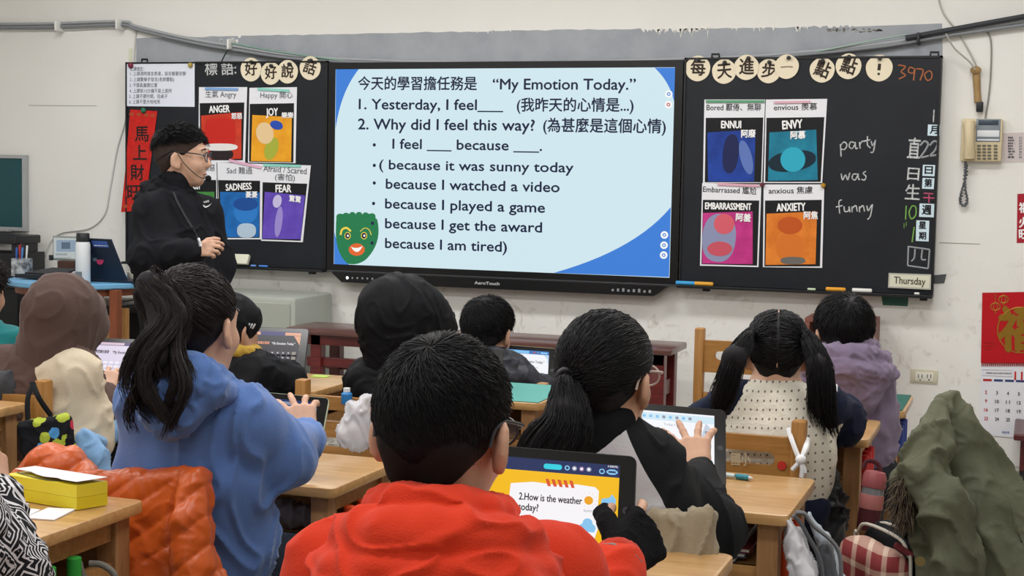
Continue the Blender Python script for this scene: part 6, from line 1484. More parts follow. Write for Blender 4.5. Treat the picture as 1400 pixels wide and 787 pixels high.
MB().tube(smoothline([i_.L(0, -.030, .116), i_.L(0, -.075, .092), i_.L(0, -.107, .045), i_.L(0, -.110, .0), i_.L(0, -.098, -.04)], 6), .0016, 5, flat=.6).build('parting', M_skin2, i_.root, True)

# ---- boy in the purple hoodie
j = Fig('boy in a mauve hoodie with short black hair at the right near the wall', D(1152, 454, 4.62), -28, 6, 0, 1.0, -6, sw=.130, lean=.02, seat=.38, h=.0085); PEOPLE['J'] = j
j.neck = D(1161, 497, 4.62); j.hip = D(1166, 655, 4.66); j.sh = {1: D(1190, 525, 4.62), -1: D(1122, 520, 4.62)}
j.arm(1, el=D(1186, 590, 4.7), wr=D(1180, 580, 4.85)); j.arm(-1, el=D(1110, 590, 4.7), wr=D(1130, 570, 4.85)); j.body(hh=.005)
M_pur = fabric('cloth_mauve', '#7f7189', .85, bump=.3, bscale=300, var=.12, sheen=.2)
S = Soft(); j.torso(S, .120, .126, .130, .7, hem=-.14, sr=.06); j.sleeves(S, (.060, .056, .042), .03); j.cloth(S, 'hoodie', M_pur, .0075, .009, .09, 31, .9)
S = Soft(); j.hood_down(S, 1.0, .0, .10, .02, .11); j.cloth(S, 'hood', M_pur, .0065, .008, .06, 32, 1.0)
j.legs(M_char); hair_cap(j.c, j.R, j.q, .010, M_under, j.root, .006, nape=-.085, nz=.003)
short_hair(j.c, j.R, j.q, 6000, .028, M_hair, j.root, 51, lift=.35, grow=.008, r=.0012, top=1.3)

# ---- boy in the down jacket
k_ = Fig('boy in a dark grey down jacket with thick black hair below the display', D(668, 452, 5.45), 8, 14, 0, 1.03, -8, sw=.130, lean=.03, seat=.38, h=.009); PEOPLE['F'] = k_
k_.sh = {1: D(702, 514, 5.42), -1: D(634, 502, 5.45)}
k_.arm(1, el=D(727, 543, 5.42), wr=D(747, 526, 5.48), u=unit(D(766, 512, 5.52)-D(747, 526, 5.48)), n=unit(k_.f-k_.u*.3), curls=(.3, .5, .6, .7), s=.9); k_.arm(-1, el=D(612, 545, 5.5), wr=D(640, 540, 5.6))
k_.body(hh=.005)
M_down = mat('down_slate', '#2b2e38', .45, .4, var=.2, bump=.15, bscale=60)
S = Soft(); k_.torso(S, .15, .155, .150, .75, sr=.068); k_.sleeves(S, (.068, .064, .045), .03)
v, f = S.mesh(.0075); v = relax(v, f, 1); n = vnormals(v, f); v = v + n*(.009*(np.abs(np.sin(v[:, 2]*math.pi/.075))-.5))[:, None]; v = folds(v, f, .006, .06, 3); np_mesh('down_jacket', v, f, M_down, k_.root)
S = Soft(); k_.hood_down(S, 1.05, .0, .06, .018, .12); k_.cloth(S, 'hood', M_down, .007, .006, .06, 33, .8)
k_.legs(M_char); hair_cap(k_.c, k_.R, k_.q, .012, M_under, k_.root, .006, nape=-.085, nz=.003)
short_hair(k_.c, k_.R, k_.q, 5500, .032, M_hair, k_.root, 52, lift=.35, grow=.010, r=.0014, top=1.2)

# ---- children in hoods
def hood_up(s, S, big=1.0, peak=.03, cape=.5):
    L = lambda x, y, z: s.c + s.R @ (V3(x, y, z)*s.q)
    S.ell(L(0, -.014, .022), V3(.096, .118, .106)*s.q*big, s.R, .02); S.ell(L(0, .055+peak*.5, .0), V3(.080, .085, .098)*s.q*big, s.R, .05)
    S.cone(L(0, -.05, -.03), s.neck - s.f*.012 - s.u*.02, .088*s.q*big, .098*big, .05, (s.f, .85)); S.cone(L(0, .05, -.07), s.neck + s.f*.06 - s.u*.01, .07*s.q*big, .075, .05)
    S.cone(L(0, .03, .02), L(0, .085+peak, -.012), .092*s.q*big, .060*s.q*big, .03); S.ell(L(0, .135+peak, -.03), V3(.052, .080, .070)*s.q*big, s.R, .01, 's'); return S
b_ = Fig('child in a brown hood and brown and cream sweatshirt at a lilac tablet', D(86, 428, 4.2), 8, 18, 0, .84, -12, sw=.130, lean=.02, seat=.38, h=.008, skin=M_skin2); PEOPLE['B'] = b_
b_.neck = D(70, 486, 4.2); b_.hip = D(62, 640, 4.2); b_.sh = {1: D(101, 512, 4.16), -1: D(6, 508, 4.26)}
b_.arm(1, el=D(119, 596, 4.22), wr=D(145, 538, 4.44), u=unit(D(153, 500, 4.51)-D(145, 538, 4.44)), n=unit(b_.f - b_.u*.3), curls=(.35, .4, .5, .55), spread=.4, s=.95); b_.arm(-1, el=D(-20, 600, 4.35), wr=D(50, 570, 4.5))
b_.body(hh=.0045)
M_brw = two_tone('cloth_brown_cream', '#54423d', '#cfc2ab'); M_brn = fabric('cloth_brown', '#56443f', .85)
def bp_(v):
    d = (v-b_.neck)@(b_.r*.95 + b_.u*.32) + .008; e = (v-b_.el[1])@unit(b_.wr[1]-b_.el[1])
    return np.minimum(np.minimum(d, .125 - segdist(v, [b_.neck + b_.r*.05, b_.sh[1], b_.el[1]])), .03 - e)
S = Soft(); b_.torso(S, .150, .158, .152, .72, hem=.03, sr=.062); b_.sleeves(S, (.060, .054, .040), .05, sag=.012); b_.cloth(S, 'sweatshirt', M_brw, .007, .008, .095, 41, .8, attr={'panel': bp_})
S = Soft(); hood_up(b_, S, 1.03, .06); b_.cloth(S, 'hood', M_brn, .007, .006, .11, 42, .9)
S = Soft(); d = unit(b_.wr[1]-b_.el[1]); S.cone(b_.wr[1]-d*.05, b_.wr[1]+d*.002, .038, .036, .006); b_.cloth(S, 'cuff', M_brn, .006, .002, .03, 3)
b_.legs(M_blk)

e_ = Fig('child in a black hooded jacket with the hood up, left of the display foot', D(549, 434, 4.55), 30, 12, 0, 1.05, 4, sw=.120, lean=.02, seat=.40, h=.0085); PEOPLE['E'] = e_
e_.neck = D(545, 492, 4.55); e_.hip = D(560, 655, 4.50); e_.sh = {1: D(592, 525, 4.55), -1: D(502, 522, 4.55)}
e_.arm(1, el=D(606, 590, 4.6), wr=D(590, 575, 4.8)); e_.arm(-1, el=D(497, 585, 4.62), wr=D(530, 570, 4.82)); e_.body(hh=.005)
M_bj = fabric('jacket_black', '#141519', .6, var=.15, bump=.2); S = Soft(); hood_up(e_, S, 1.0, .055); e_.cloth(S, 'hood', M_bj, .007, .006, .08, 44, .9)
S = Soft(); e_.torso(S, .125, .128, .135, .7, hem=-.20, sr=.064); e_.sleeves(S, (.064, .058, .042), .03); e_.cloth(S, 'jacket', M_bj, .0075, .007, .085, 45, .8)
S = Soft(); e_.torso(S, .140, .132, .120, .7, hem=.02, sr=.04); e_.cloth(S, 'grey_sweater', fabric('cloth_grey', '#6a6a6c', .9), .008, .007, .09, 46, .8)
e_.legs(M_char)

d_ = Fig('child in a black cap and mustard scarf behind the girl in blue', D(318, 446, 4.95), 22, 8, 0, .95, 2, sw=.120, lean=.02, seat=.38, h=.009); PEOPLE['D'] = d_
d_.neck = D(320, 492, 4.95); d_.sh = {1: D(352, 510, 4.92), -1: D(284, 512, 4.97)}
d_.arm(1, el=D(388, 522, 5.0), wr=D(372, 528, 5.12)); d_.arm(-1, el=D(268, 560, 5.0), wr=D(320, 545, 5.12)); d_.body(hh=.005)
S = Soft(); L = d_.L; S.ell(L(0, -.008, .022), V3(.090, .110, .100)*d_.q, d_.R, .02); S.ell(L(0, -.06, -.045), V3(.075, .055, .06)*d_.q, d_.R, .04); S.ell(L(0, .12, -.05), V3(.09, .09, .085)*d_.q, d_.R, .01, 's'); cap = d_.cloth(S, 'cap', M_bj, .007, .005, .07, 48, .7)
for t in range(3): MB().tube([L(.084, -.005+.012*t, .0), L(.088, .002+.012*t, .018)], .003, 5).build('emblem', mat('emblem_white', '#c9c9cb', .6), cap)
S = Soft(); S.chain([d_.neck + d_.r*.070*math.sin(t) + d_.f*.066*math.cos(t) + d_.u*(.028 - .01*math.cos(t)) for t in np.linspace(0, 2*math.pi, 14)], [.024]*14, .01); d_.cloth(S, 'scarf', fabric('scarf_mustard', '#b8953f', .95, bump=.6, bscale=90), .006, .006, .04, 4)
S = Soft(); d_.torso(S, .145, .145, .145, .7, sr=.066); d_.sleeves(S, (.068, .066, .05), .03); d_.cloth(S, 'jacket', M_bj, .0075, .008, .085, 47, .8); d_.legs(M_char); hair_cap(d_.c, d_.R, d_.q, .004, M_under, d_.root, .008)

a_ = Fig('child with dark curly hair in a teal top, cut off by the left picture edge', D(-28, 398, 5.3), 0, 5, 0, 1.0, -10, sw=.130, lean=.02, seat=.38, h=.01); PEOPLE['A'] = a_
a_.body(hh=.006); S = Soft(); a_.torso(S, .15, .15, .15, .7, sr=.072); a_.sleeves(S, (.072, .064, .046), .03); a_.cloth(S, 'top', fabric('cloth_teal', '#1f6d70', .85), .009, .008, .09, 55, .8)
a_.legs(M_char); hair_cap(a_.c, a_.R, a_.q, .014, M_under, a_.root, .007, nz=.006); short_hair(a_.c, a_.R, a_.q, 2500, .04, M_hairb, a_.root, 56, lift=.6, grow=.014, r=.0022)

l_ = Fig('child in a black and white zigzag sweater at the bottom left corner', D(-150, 560, 2.35), 10, 5, 0, 1.0, 0, sw=.130, lean=.02, seat=.42, h=.009); PEOPLE['K'] = l_
l_.sh[1] = D(-52, 725, 2.35); l_.arm(1, el=D(6, 792, 2.42), wr=D(-2, 678, 2.52), u=unit(D(-14, 610, 2.55)-D(-2, 678, 2.52)), n=-l_.r, curls=(.4, .5, .6, .7), s=1.0)
l_.body(hh=.004)
M_zig = mat('knit_zigzag', '#1c1c20', .9, .2, bump=.4, bscale=150); nt = M_zig.node_tree; b = nt.nodes['Principled BSDF']
co = nt.nodes.new('ShaderNodeTexCoord'); wv = nt.nodes.new('ShaderNodeTexVoronoi'); wv.feature = 'F1'; wv.distance = 'MANHATTAN'; wv.inputs['Scale'].default_value = 16; nt.links.new(co.outputs['Object'], wv.inputs[0])
ml = nt.nodes.new('ShaderNodeMath'); ml.operation = 'MULTIPLY'; ml.inputs[1].default_value = 5.5; nt.links.new(wv.outputs['Distance'], ml.inputs[0]); fc = nt.nodes.new('ShaderNodeMath'); fc.operation = 'FRACT'; nt.links.new(ml.outputs[0], fc.inputs[0]); gt = nt.nodes.new('ShaderNodeMath'); gt.operation = 'GREATER_THAN'; gt.inputs[1].default_value = .62; nt.links.new(fc.outputs[0], gt.inputs[0])
mx = nt.nodes.new('ShaderNodeMix'); mx.data_type = 'RGBA'; mx.inputs[6].default_value = lin('#1c1c20'); mx.inputs[7].default_value = lin('#c9c9cc'); nt.links.new(gt.outputs[0], mx.inputs[0]); nt.links.new(mx.outputs[2], b.inputs['Base Color'])
S = Soft(); l_.torso(S, .15, .15, .15, .7, sr=.07); l_.sleeves(S, (.072, .068, .046), .03, sag=.02); l_.cloth(S, 'sweater', M_zig, .007, .008, .08, 57, .8)
l_.legs(M_char); hair_cap(l_.c, l_.R, l_.q, .01, M_under, l_.root, .008)

# ---- the teacher
t = Fig('man in a black hoodie and glasses standing by the red couplet', D(250, 213, 6.3), 70, 2, 0, 1.10, 96, sw=.165, stand=True, h=.008, skin=M_skin2,
        neck=D(238, 270, 6.3), hip=D(240, 410, 6.3)); PEOPLE['T'] = t
t.sh = {1: D(208, 290, 6.22), -1: D(280, 292, 6.42)}
t.arm(1, el=D(206, 350, 6.14), wr=D(268, 342, 6.02), u=unit(D(296, 338, 5.98)-D(268, 342, 6.02)), n=unit(V3(-.3, .6, -.3)), curls=(.6, .75, .85, .95), spread=.05, thumb=.6, s=.92)
t.arm(-1, el=D(294, 356, 6.46), wr=D(294, 408, 6.40), u=unit(V3(.1, -.2, -1)), n=unit(-t.f), curls=(.4, .5, .5, .6), s=1.0)
t.body(hh=.0042)
M_th = fabric('hoodie_black', '#1a1b20', .85, bump=.25, bscale=260, var=.2)
S = Soft(); t.torso(S, .165, .175, .170, .80, hem=.03, sr=.070); t.sleeves(S, (.075, .072, .050), .04, sag=.02); hd = t.cloth(S, 'hoodie', M_th, .007, .010, .14, 61, 1.0, warp=(1, 1, .7))
S = Soft(); t.hood_down(S, .98, .0, .09, .020, .11); t.cloth(S, 'hood', M_th, .0065, .007, .07, 62, .8)
S = Soft(); S.cone(t.neck - t.u*.02, t.neck + t.u*.065 + t.f*.008, .072, .064, .01); t.cloth(S, 'neck_warmer', M_th, .006, .004, .05, 3)
t.legs(M_blk, r=(.115, .085, .062))
hair_cap(t.c, t.R, t.q, .003, mat('hair_fade', '#3a2e29', .7, .2), t.root, .005, nape=-.075, nz=.0008)
short_hair(t.c, t.R, t.q, 5000, .020, M_hair, t.root, 63, lift=.5, grow=.005, r=.0011, top=2.2, region=lambda d: hair_region(d) & (d[:, 2] > .12 + .25*np.abs(d[:, 0])))
glasses(t, mat('frame_metal', '#3c3c42', .3, metal=.5))
hs = MB(); hs.tube(smoothline([t.L(.083, -.005, .01), t.L(.086, .03, -.035), t.L(.060, .075, -.075), t.L(.026, .098, -.080)], 6), .0018, 6); hs.tube(smoothline([t.L(.081, -.02, .02), t.L(.05, -.095, -.02), t.L(-.05, -.095, -.02), t.L(-.081, -.02, .02)], 6), .0022, 6)
ho = hs.build('headset', M_dk, t.root, True); MB().ball(t.L(.022, .104, -.080), (.013, .013, .013), 12).build('microphone_foam', mat('foam_black', '#0f0f11', .9), ho, True)
def front(px, py, back=.0):
    """A point on the hoodie's front seen at this pixel."""
    dg = ray(px, py); best = None
    me = hd.data; co = np.empty(len(me.vertices)*3, np.float32); me.vertices.foreach_get('co', co); co = co.reshape(-1, 3) + np.array(base_of(t.root))
    w = co - CAM; tt = w@dg/np.dot(dg, dg); per = np.linalg.norm(w - tt[:, None]*dg, axis=1); near = per < .022
    if not near.any(): return D(px, py, 6.2)
    return CAM + dg*(tt[near].min() - .012 - back)
MB().tube([front(*p) for p in smoothline([(237, 262), (243, 276), (251, 291), (260, 306), (267, 318), (271, 326)], 3)], .0062, 6, flat=.5).build('lanyard', mat('strap_dark', '#1d1f24', .5), t.root)
MB().tube([front(271, 326), front(273, 331), front(274, 337)], .006, 6).build('clip', mat('clip_metal', '#9da0a5', .3, metal=.7), t.root, True)
lg = [(278, 279.5), (281, 282), (285, 280.8), (289.5, 277.6), (285.5, 281.8), (281.5, 283.8), (279, 283), (277.6, 281)]
MB().poly([front(a, b, .004) for a, b in lg], ray(283, 280)*.002).build('chest_logo', mat('logo_white', '#e4e4e6', .6), hd)
put_text(hd, 'NIKE', front(279, 277.5, .006), front(286, 275.8, .006), .008, MATS['logo_white'], 'lettering', .02, normal=CAM-front(283, 277))
# ------------------------------------------------------------------ coats, bags and small things
def soft_thing(name, label, cat, S, m, h, amp, size, seed, base, crease=.8, warp=(1, 1, 1), part='cloth', after=None):
    v, f = S.mesh(h); v = relax(v, f, 1); v = folds(v, f, amp, size, seed, warp, crease)
    if after: v = after(v, f)
    o = empty(name, base, label, cat); np_mesh(part, v, f, m, o); return o
# orange quilted jacket over the chair back
M_or_j = mat('quilt_orange', '#c65a20', .36, .45, bump=.15, bscale=50, colour2='#b8501c', vscale=12)
def quilt(dirv, step, amp):
    def fn(v, f):
        n = vnormals(v, f); w = np.stack([noise3(v/.12+k) for k in (3, 9, 15)], 1)*.007; s = ((v+w)@np.array(dirv))/step
        return folds(v + n*(amp*(np.abs(np.sin(math.pi*s))**.42 - .68))[:, None], f, .0034, .05, 5)
    return fn
S = Soft(); Z0 = 3.03
P = lambda px, py, z=Z0: D(px, py, z)
def slab(S, q, z, th, rad, k):
    """A soft rounded panel between four picture corners (TL, TR, BR, BL) at the given distances."""
    c4 = [D(x, y, zz) for (x, y), zz in zip(q, z)]; ex = unit(c4[1]-c4[0]+c4[2]-c4[3]); up = c4[0]+c4[1]-c4[2]-c4[3]; up = unit(up-ex*np.dot(up, ex))
    w = (np.linalg.norm(c4[1]-c4[0])+np.linalg.norm(c4[2]-c4[3]))/4; hh = (np.linalg.norm(c4[0]-c4[3])+np.linalg.norm(c4[1]-c4[2]))/4
    S.box(sum(c4)/4, (w, th, hh), np.stack([ex, np.cross(up, ex), up], 1), rad, k)
slab(S, [(172, 646), (274, 634), (302, 800), (180, 800)], (3.02, 2.975, 2.95, 2.99), .030, .028, .03)
slab(S, [(180, 780), (302, 780), (312, 920), (180, 920)], (2.99, 2.95, 2.93, 2.97), .040, .03, .05)
slab(S, [(95, 646), (190, 644), (200, 800), (100, 800)], (3.055, 3.03, 3.0, 3.04), .036, .028, .04)
slab(S, [(92, 780), (200, 780), (200, 920), (100, 920)], (3.06, 3.0, 3.0, 3.06), .034, .03, .05)
S.chain([P(262, 655, 2.95), P(258, 710, 2.925), P(264, 780, 2.915), P(272, 860, 2.91)], [.026, .036, .040, .040], .012)
S.chain([P(120, 650, 3.10), P(92, 640, 3.13), P(66, 640, 3.15), P(34, 658, 3.17)], [.026, .040, .042, .03], .03); S.chain([P(120, 690, 3.1), P(70, 690, 3.14), P(30, 690, 3.16)], [.04, .045, .04], .04)
oj = soft_thing('quilted_jacket', 'bright orange quilted jacket draped over the chair behind the girl in blue', 'jacket', S, M_or_j, .0045, .0045, .11, 71, P(200, 780), .8, after=quilt((.60, .1, -.80), .050, .0065), part='quilted_shell')
# green coat
M_gc = mat('coat_olive', '#5e604e', .75, .2, bump=.3, bscale=90, colour2='#545645', vscale=5)
S = Soft(); Zc = 3.55
P = lambda px, py, z=Zc: D(px, py, z)
S.chain([P(1290, 550), P(1300, 600), P(1312, 690), P(1320, 800), P(1325, 900)], [.022, .050, .075, .09, .10], .05, (V3(0, 1, 0), .6))
S.chain([P(1298, 548, 3.58), P(1338, 620, 3.54), P(1378, 700, 3.49), P(1420, 800, 3.44), P(1440, 900, 3.42)], [.018, .038, .055, .07, .08], .05, (V3(0, 1, 0), .6))
S.chain([P(1300, 580, 3.54), P(1340, 700, 3.47), P(1370, 800, 3.42), P(1380, 900, 3.40)], [.035, .05, .06, .06], .02, (V3(0, 1, 0), .7))
S.chain([P(1284, 558, 3.5), P(1270, 610, 3.42), P(1262, 655, 3.37)], [.024, .044, .050], .03); S.chain([P(1262, 655, 3.37), P(1290, 690, 3.33), P(1308, 760, 3.33), P(1316, 860, 3.33)], [.048, .055, .052, .05], .022)
S.chain([P(1262, 660, 3.40), P(1236, 660, 3.42)], [.036, .026], .02)
slab(S, [(1248, 695), (1300, 700), (1310, 880), (1250, 880)], (3.42, 3.38, 3.36, 3.40), .026, .024, .02)
gc_ = soft_thing('winter_coat', 'large olive green coat thrown over a chair at the right edge', 'coat', S, M_gc, .006, .012, .13, 73, P(1320, 860), 1.4, (1, 1, .38), 'shell', after=lambda v, f: folds(v, f, .0022, .05, 9, (1, 1, .8), 1.6))
MB().lathe([(.011, -.003), (.011, .003)], P(1258, 767, 3.29), -ray(1258, 767), 12).build('snap_button', mat('snap_brass', '#6e5f3a', .35, metal=.6), gc_)
g_ = np.random.default_rng(5); n = 520; rt_ = np.array([D(x, y, 3.36+.05*z) for x, y, z in zip(1226+24*g_.random(n), 650+55*g_.random(n), g_.random(n))])
dr = np.array([unit(V3(-.3, -.5, -.8)+g_.normal(size=3)*.55) for _ in range(n)]); Pf = np.stack([rt_ + dr*(.034*t)[..., None] if np.ndim(t) else rt_ + dr*.034*t + V3(0, 0, -.02)*t*t for t in np.linspace(0, 1, 5)], 1)
strands('fur_trim', Pf, .0016*np.ones(n), .0004, mat('fur_brown', '#332c25', .8, colour2='#6b5d4a', vscale=60), gc_)
S = Soft(); S.chain([D(1243, 655, 3.48), D(1242, 690, 3.5), D(1248, 722, 3.5)], [.035, .035, .03], .03); v, f = S.mesh(.008); np_mesh('lining', folds(v, f, .01, .06, 4), f, fabric('lining_black', '#131417', .7), gc_)
# khaki cloth on the raglan girl's chair
S = Soft(); P = lambda px, py, z=2.57: D(px, py, z)
slab(S, [(904, 702), (938, 692), (948, 840), (880, 840)], (2.58, 2.56, 2.54, 2.55), .018, .016, .02); slab(S, [(932, 692), (962, 696), (1000, 840), (940, 840)], (2.56, 2.55, 2.51, 2.52), .016, .015, .012)
soft_thing('khaki_jacket', 'beige khaki jacket hung over the chair corner beside the black glove', 'jacket', S, fabric('cloth_khaki', '#8f836e', .8, var=.1), .0045, .006, .06, 75, P(940, 800), 1.5, (1, 1, .35), 'cloth')
# black printed tote on the brown child's chair
M_tote = mat('tote_print', '#15161c', .7, .2); nt = M_tote.node_tree; b = nt.nodes['Principled BSDF']; N = nt.nodes.new; L = nt.links.new
co = N('ShaderNodeTexCoord'); vo = N('ShaderNodeTexVoronoi'); vo.inputs['Scale'].default_value = 32; L(co.outputs['Object'], vo.inputs[0]); nn = N('ShaderNodeTexNoise'); nn.inputs['Scale'].default_value = 45; L(co.outputs['Object'], nn.inputs[0])
ad = N('ShaderNodeMath'); ad.operation = 'MULTIPLY_ADD'; ad.inputs[1].default_value = .45; L(nn.outputs[0], ad.inputs[0]); L(vo.outputs['Distance'], ad.inputs[2]); lt = N('ShaderNodeMath'); lt.operation = 'LESS_THAN'; lt.inputs[1].default_value = .72; L(ad.outputs[0], lt.inputs[0])
rp = N('ShaderNodeValToRGB'); rp.color_ramp.interpolation = 'CONSTANT'; e = rp.color_ramp.elements; e[0].color = lin('#a7b53f'); e[1].position = .38; e[1].color = lin('#4d8fc7')
for ps, c in ((.56, '#15161c'), (.60, '#b03045'), (.72, '#a7b53f'), (.90, '#c9c9cf')): q = e.new(ps); q.color = lin(c)
sp = N('ShaderNodeSeparateColor'); L(vo.outputs['Color'], sp.inputs[0]); L(sp.outputs[0], rp.inputs[0]); mx = N('ShaderNodeMix'); mx.data_type = 'RGBA'; mx.inputs[6].default_value = lin('#15161c'); L(lt.outputs[0], mx.inputs[0]); L(rp.outputs[0], mx.inputs[7]); L(mx.outputs[2], b.inputs['Base Color'])
Zt = 3.93; P = lambda px, py, z=Zt: D(px, py, z)
S = Soft(); R_ = CM; c0 = (P(30, 577)+P(98, 563)+P(112, 652)+P(34, 662))/4
ux = unit(P(98, 563)-P(30, 577)); uz = unit((P(30, 577)+P(98, 563)-P(112, 652)-P(34, 662))); uz = unit(uz-ux*np.dot(ux, uz)); Rt = np.stack([ux, np.cross(uz, ux), uz], 1)
S.box(c0, (.070, .022, .085), Rt, .018); tb = soft_thing('tote_bag', 'small black tote bag with green and blue printed blobs hanging on the chair', 'bag', S, M_tote, .005, .006, .06, 77, P(70, 655), .6, part='bag_body')
for a0, a1, a2, m_ in (((38, 578), (38, 545), (46, 523), 3.95), ((44, 522), (54, 545), (70, 568), 3.92)): MB().tube(smoothline([P(*a0), P(*a1, m_), P(*a2, 3.97)], 6), .009, 6, flat=.4).build('strap', fabric('strap_black', '#1a1b1f', .7), tb)
# grey bag on the same chair
S = Soft(); P = lambda px, py, z=4.13: D(px, py, z)
S.chain([P(-14, 528), P(12, 525), P(32, 530)], [.030, .032, .024], .03); S.chain([P(-10, 552), P(18, 552)], [.035, .035], .04); soft_thing('grey_rucksack', 'grey and black rucksack hooked over the chair at the left edge', 'bag', S, fabric('cloth_grey_bag', '#3c3d42', .7), .006, .005, .05, 78, P(10, 580), .7, part='bag_body')
# pale blue jacket by the brown child
S = Soft(); P = lambda px, py, z=4.05: D(px, py, z)
S.chain([P(116, 598), P(126, 625), P(132, 652), P(136, 680)], [.026, .04, .036, .03], .03); S.chain([P(138, 606, 4.2), P(156, 588, 4.25), P(166, 575, 4.3)], [.02, .028, .024], .02); S.cone(P(122, 604), P(140, 606, 4.2), .022, .02, .02)
soft_thing('pale_blue_jacket', 'pale blue jacket hanging between the brown hooded child and the girl in blue', 'jacket', S, fabric('cloth_paleblue', '#7fa6cf', .8), .006, .006, .06, 79, P(128, 660), 1.0, (1, 1, .5))
# yellow box and papers on the left desk
zb_ = .7115; F_, R1, L1 = HZ(105, 697, zb_), HZ(147, 690, zb_), HZ(6, 680, zb_)
ex = R1-F_; ey = L1-F_; H_ = V3(0, 0, .046)
bo = empty('snack_box', F_ + (ex+ey)/2, 'flat yellow and white cardboard box on the bottom left desk', 'box')
MB().poly([F_, R1, R1+ey, L1], V3(0, 0, .0225)).build('box_base', mat('box_yellow', '#d6c52a', .45, .4), bo)
k = V3(0, 0, .023); MB().poly([F_+k, R1+k, R1+ey+k, L1+k], V3(0, 0, .023)).build('box_lid', mat('box_yellow_lid', '#dccc38', .45, .4), bo)
tp = lambda u, v, e=.0532: F_ + ex*u + ey*v + V3(0, 0, e)
MB().poly([tp(*q) for q in ((.0, .0), (1, 0), (1, 1), (.35, 1), (.30, .75), (.12, .6), (.02, .45), (.10, .30), (.0, .2))], V3(0, 0, .0006)).build('printed_panel', mat('box_white', '#dcdee2', .4), bo)
MB().tube(smoothline([tp(.35, .98, .0475), tp(.16, .7, .0475), tp(.05, .48, .0475), tp(.12, .33, .0475), tp(.5, .25, .0475)], 6), .0016, 4, flat=.3).build('printed_line', mat('print_grey', '#4b4c55', .5), bo)
MB().poly([tp(.5+.28*math.cos(t), .45+.17*math.sin(t), .0475) for t in np.linspace(0, 6.283, 16, endpoint=False)], V3(0, 0, .0005)).build('printed_biscuit', mat('print_biscuit', '#b98f4a', .5), bo)
for (q, lb) in (([(35, 709), (74, 711.5), (103, 697), (66, 695)], 'white folded card lying in front of the yellow box'), ([(16, 707), (32, 709.5), (55, 698), (30, 695)], 'white card under the zigzag sleeve beside a larger one'), ([(2, 698), (16, 703), (40, 689.5), (24, 688)], 'white card behind the other two, left of the yellow box')):
    tag(MB().poly([HZ(a, b, .7108) for a, b in q], V3(0, 0, .0025)).build('paper_card', mat('card_white', '#e9e9ee', .6)), lb, 'paper', 'white cards on the left desk')
# grey loop on the left desk's pegs
P = lambda px, py, z=2.75: D(px, py, z)
tag(MB().tube(smoothline([P(108, 768), P(113, 785), P(125, 800), P(150, 800), P(156, 785), P(140, 772), P(122, 770)], 6), .006, 8).build('bag_loop', fabric('loop_grey', '#77736b', .8), None, True), 'grey cord loop hanging by the green pegs of the left desk', 'cord')
# hanging from the raglan girl's desk
S = Soft(); P = lambda px, py, z=3.16: D(px, py, z)
S.chain([P(1077, 714), P(1086, 745), P(1098, 790), P(1102, 850)], [.014, .03, .045, .05], .03, (V3(1, 0, 0), .5))
M_pl = mat('plastic_white', '#d9d8df', .25, .5, alpha=.82, bump=.2, bscale=30)
soft_thing('plastic_bag', 'white plastic bag hanging from the orange pegs at the right', 'bag', S, M_pl, .005, .007, .045, 81, P(1095, 840), 1.2, (1, 1, .35), 'bag_body')
for i, (a0, a1, a2, lb) in enumerate((((1085, 704), (1103, 730), (1122, 768), 'grey strap bag loop next to the white plastic bag'), ((1088, 700), (1112, 718), (1146, 752), 'outermost grey strap hanging from the orange pegs'))):
    tag(MB().tube(smoothline([P(*a0), P((a0[0]+a1[0])/2, a1[1]-16), P(*a1), P(*a2), P(a2[0]+4, a2[1]+60)], 6), .0075, 8, flat=.6).build('bag_strap', fabric('strap_grey%d' % i, ('#5b5d62', '#6d6e70')[i], .7), None, True), lb, 'strap')
S = Soft(); S.chain([P(1106, 706, 3.25), P(1130, 750, 3.27), P(1150, 800, 3.28)], [.012, .025, .03], .02, (V3(1, 0, 0), .4)); soft_thing('cloth_bag', 'pale grey blue cloth bag behind the straps of the desk', 'bag', S, fabric('cloth_palegrey', '#a9b3bd', .8), .0055, .004, .05, 83, P(1140, 800), .8, part='bag_body')
S = Soft(); S.chain([P(1128, 758, 3.2), P(1136, 800, 3.2)], [.03, .04], .02, (V3(1, 0, 0), .5)); soft_thing('grey_pouch', 'dark grey pouch at the end of the hanging straps', 'bag', S, fabric('cloth_grey_pouch', '#4e5055', .8), .0055, .004, .04, 84, P(1134, 800), .8, part='bag_body')
# books in the raglan girl's desk
bx_ = DH.location.x; by_ = DH.location.y; zz_ = .65-.024-.10
for k, (dx, t, c, lb) in enumerate(((-.02, .012, '#2f323a', 'dark grey exercise book at the bottom of the desk shelf'), (.0, .010, '#3a4f6a', 'blue book in the desk shelf under the red one'), (.01, .010, '#7b2f33', 'red covered book in the desk shelf'), (-.01, .014, '#cfcfd2', 'white book on top of the pile in the desk shelf'))):
    b_o = empty('exercise_book', (bx_+.08+dx, by_-.04, zz_), lb, 'book', 'books in the desk shelf')
    MB().b2((bx_-.05+dx, by_-.155, zz_+.002), (bx_+.20+dx, by_+.05, zz_+t-.002)).build('pages', mat('pages_white', '#d2d0c8', .8), b_o)
    MB().b2((bx_-.053+dx, by_-.158, zz_+t-.002), (bx_+.203+dx, by_+.053, zz_+t)).b2((bx_-.053+dx, by_-.158, zz_), (bx_+.203+dx, by_+.053, zz_+.002)).build('cover', mat('cover_'+c.lstrip('#'), c, .5), b_o); zz_ += t + .0005
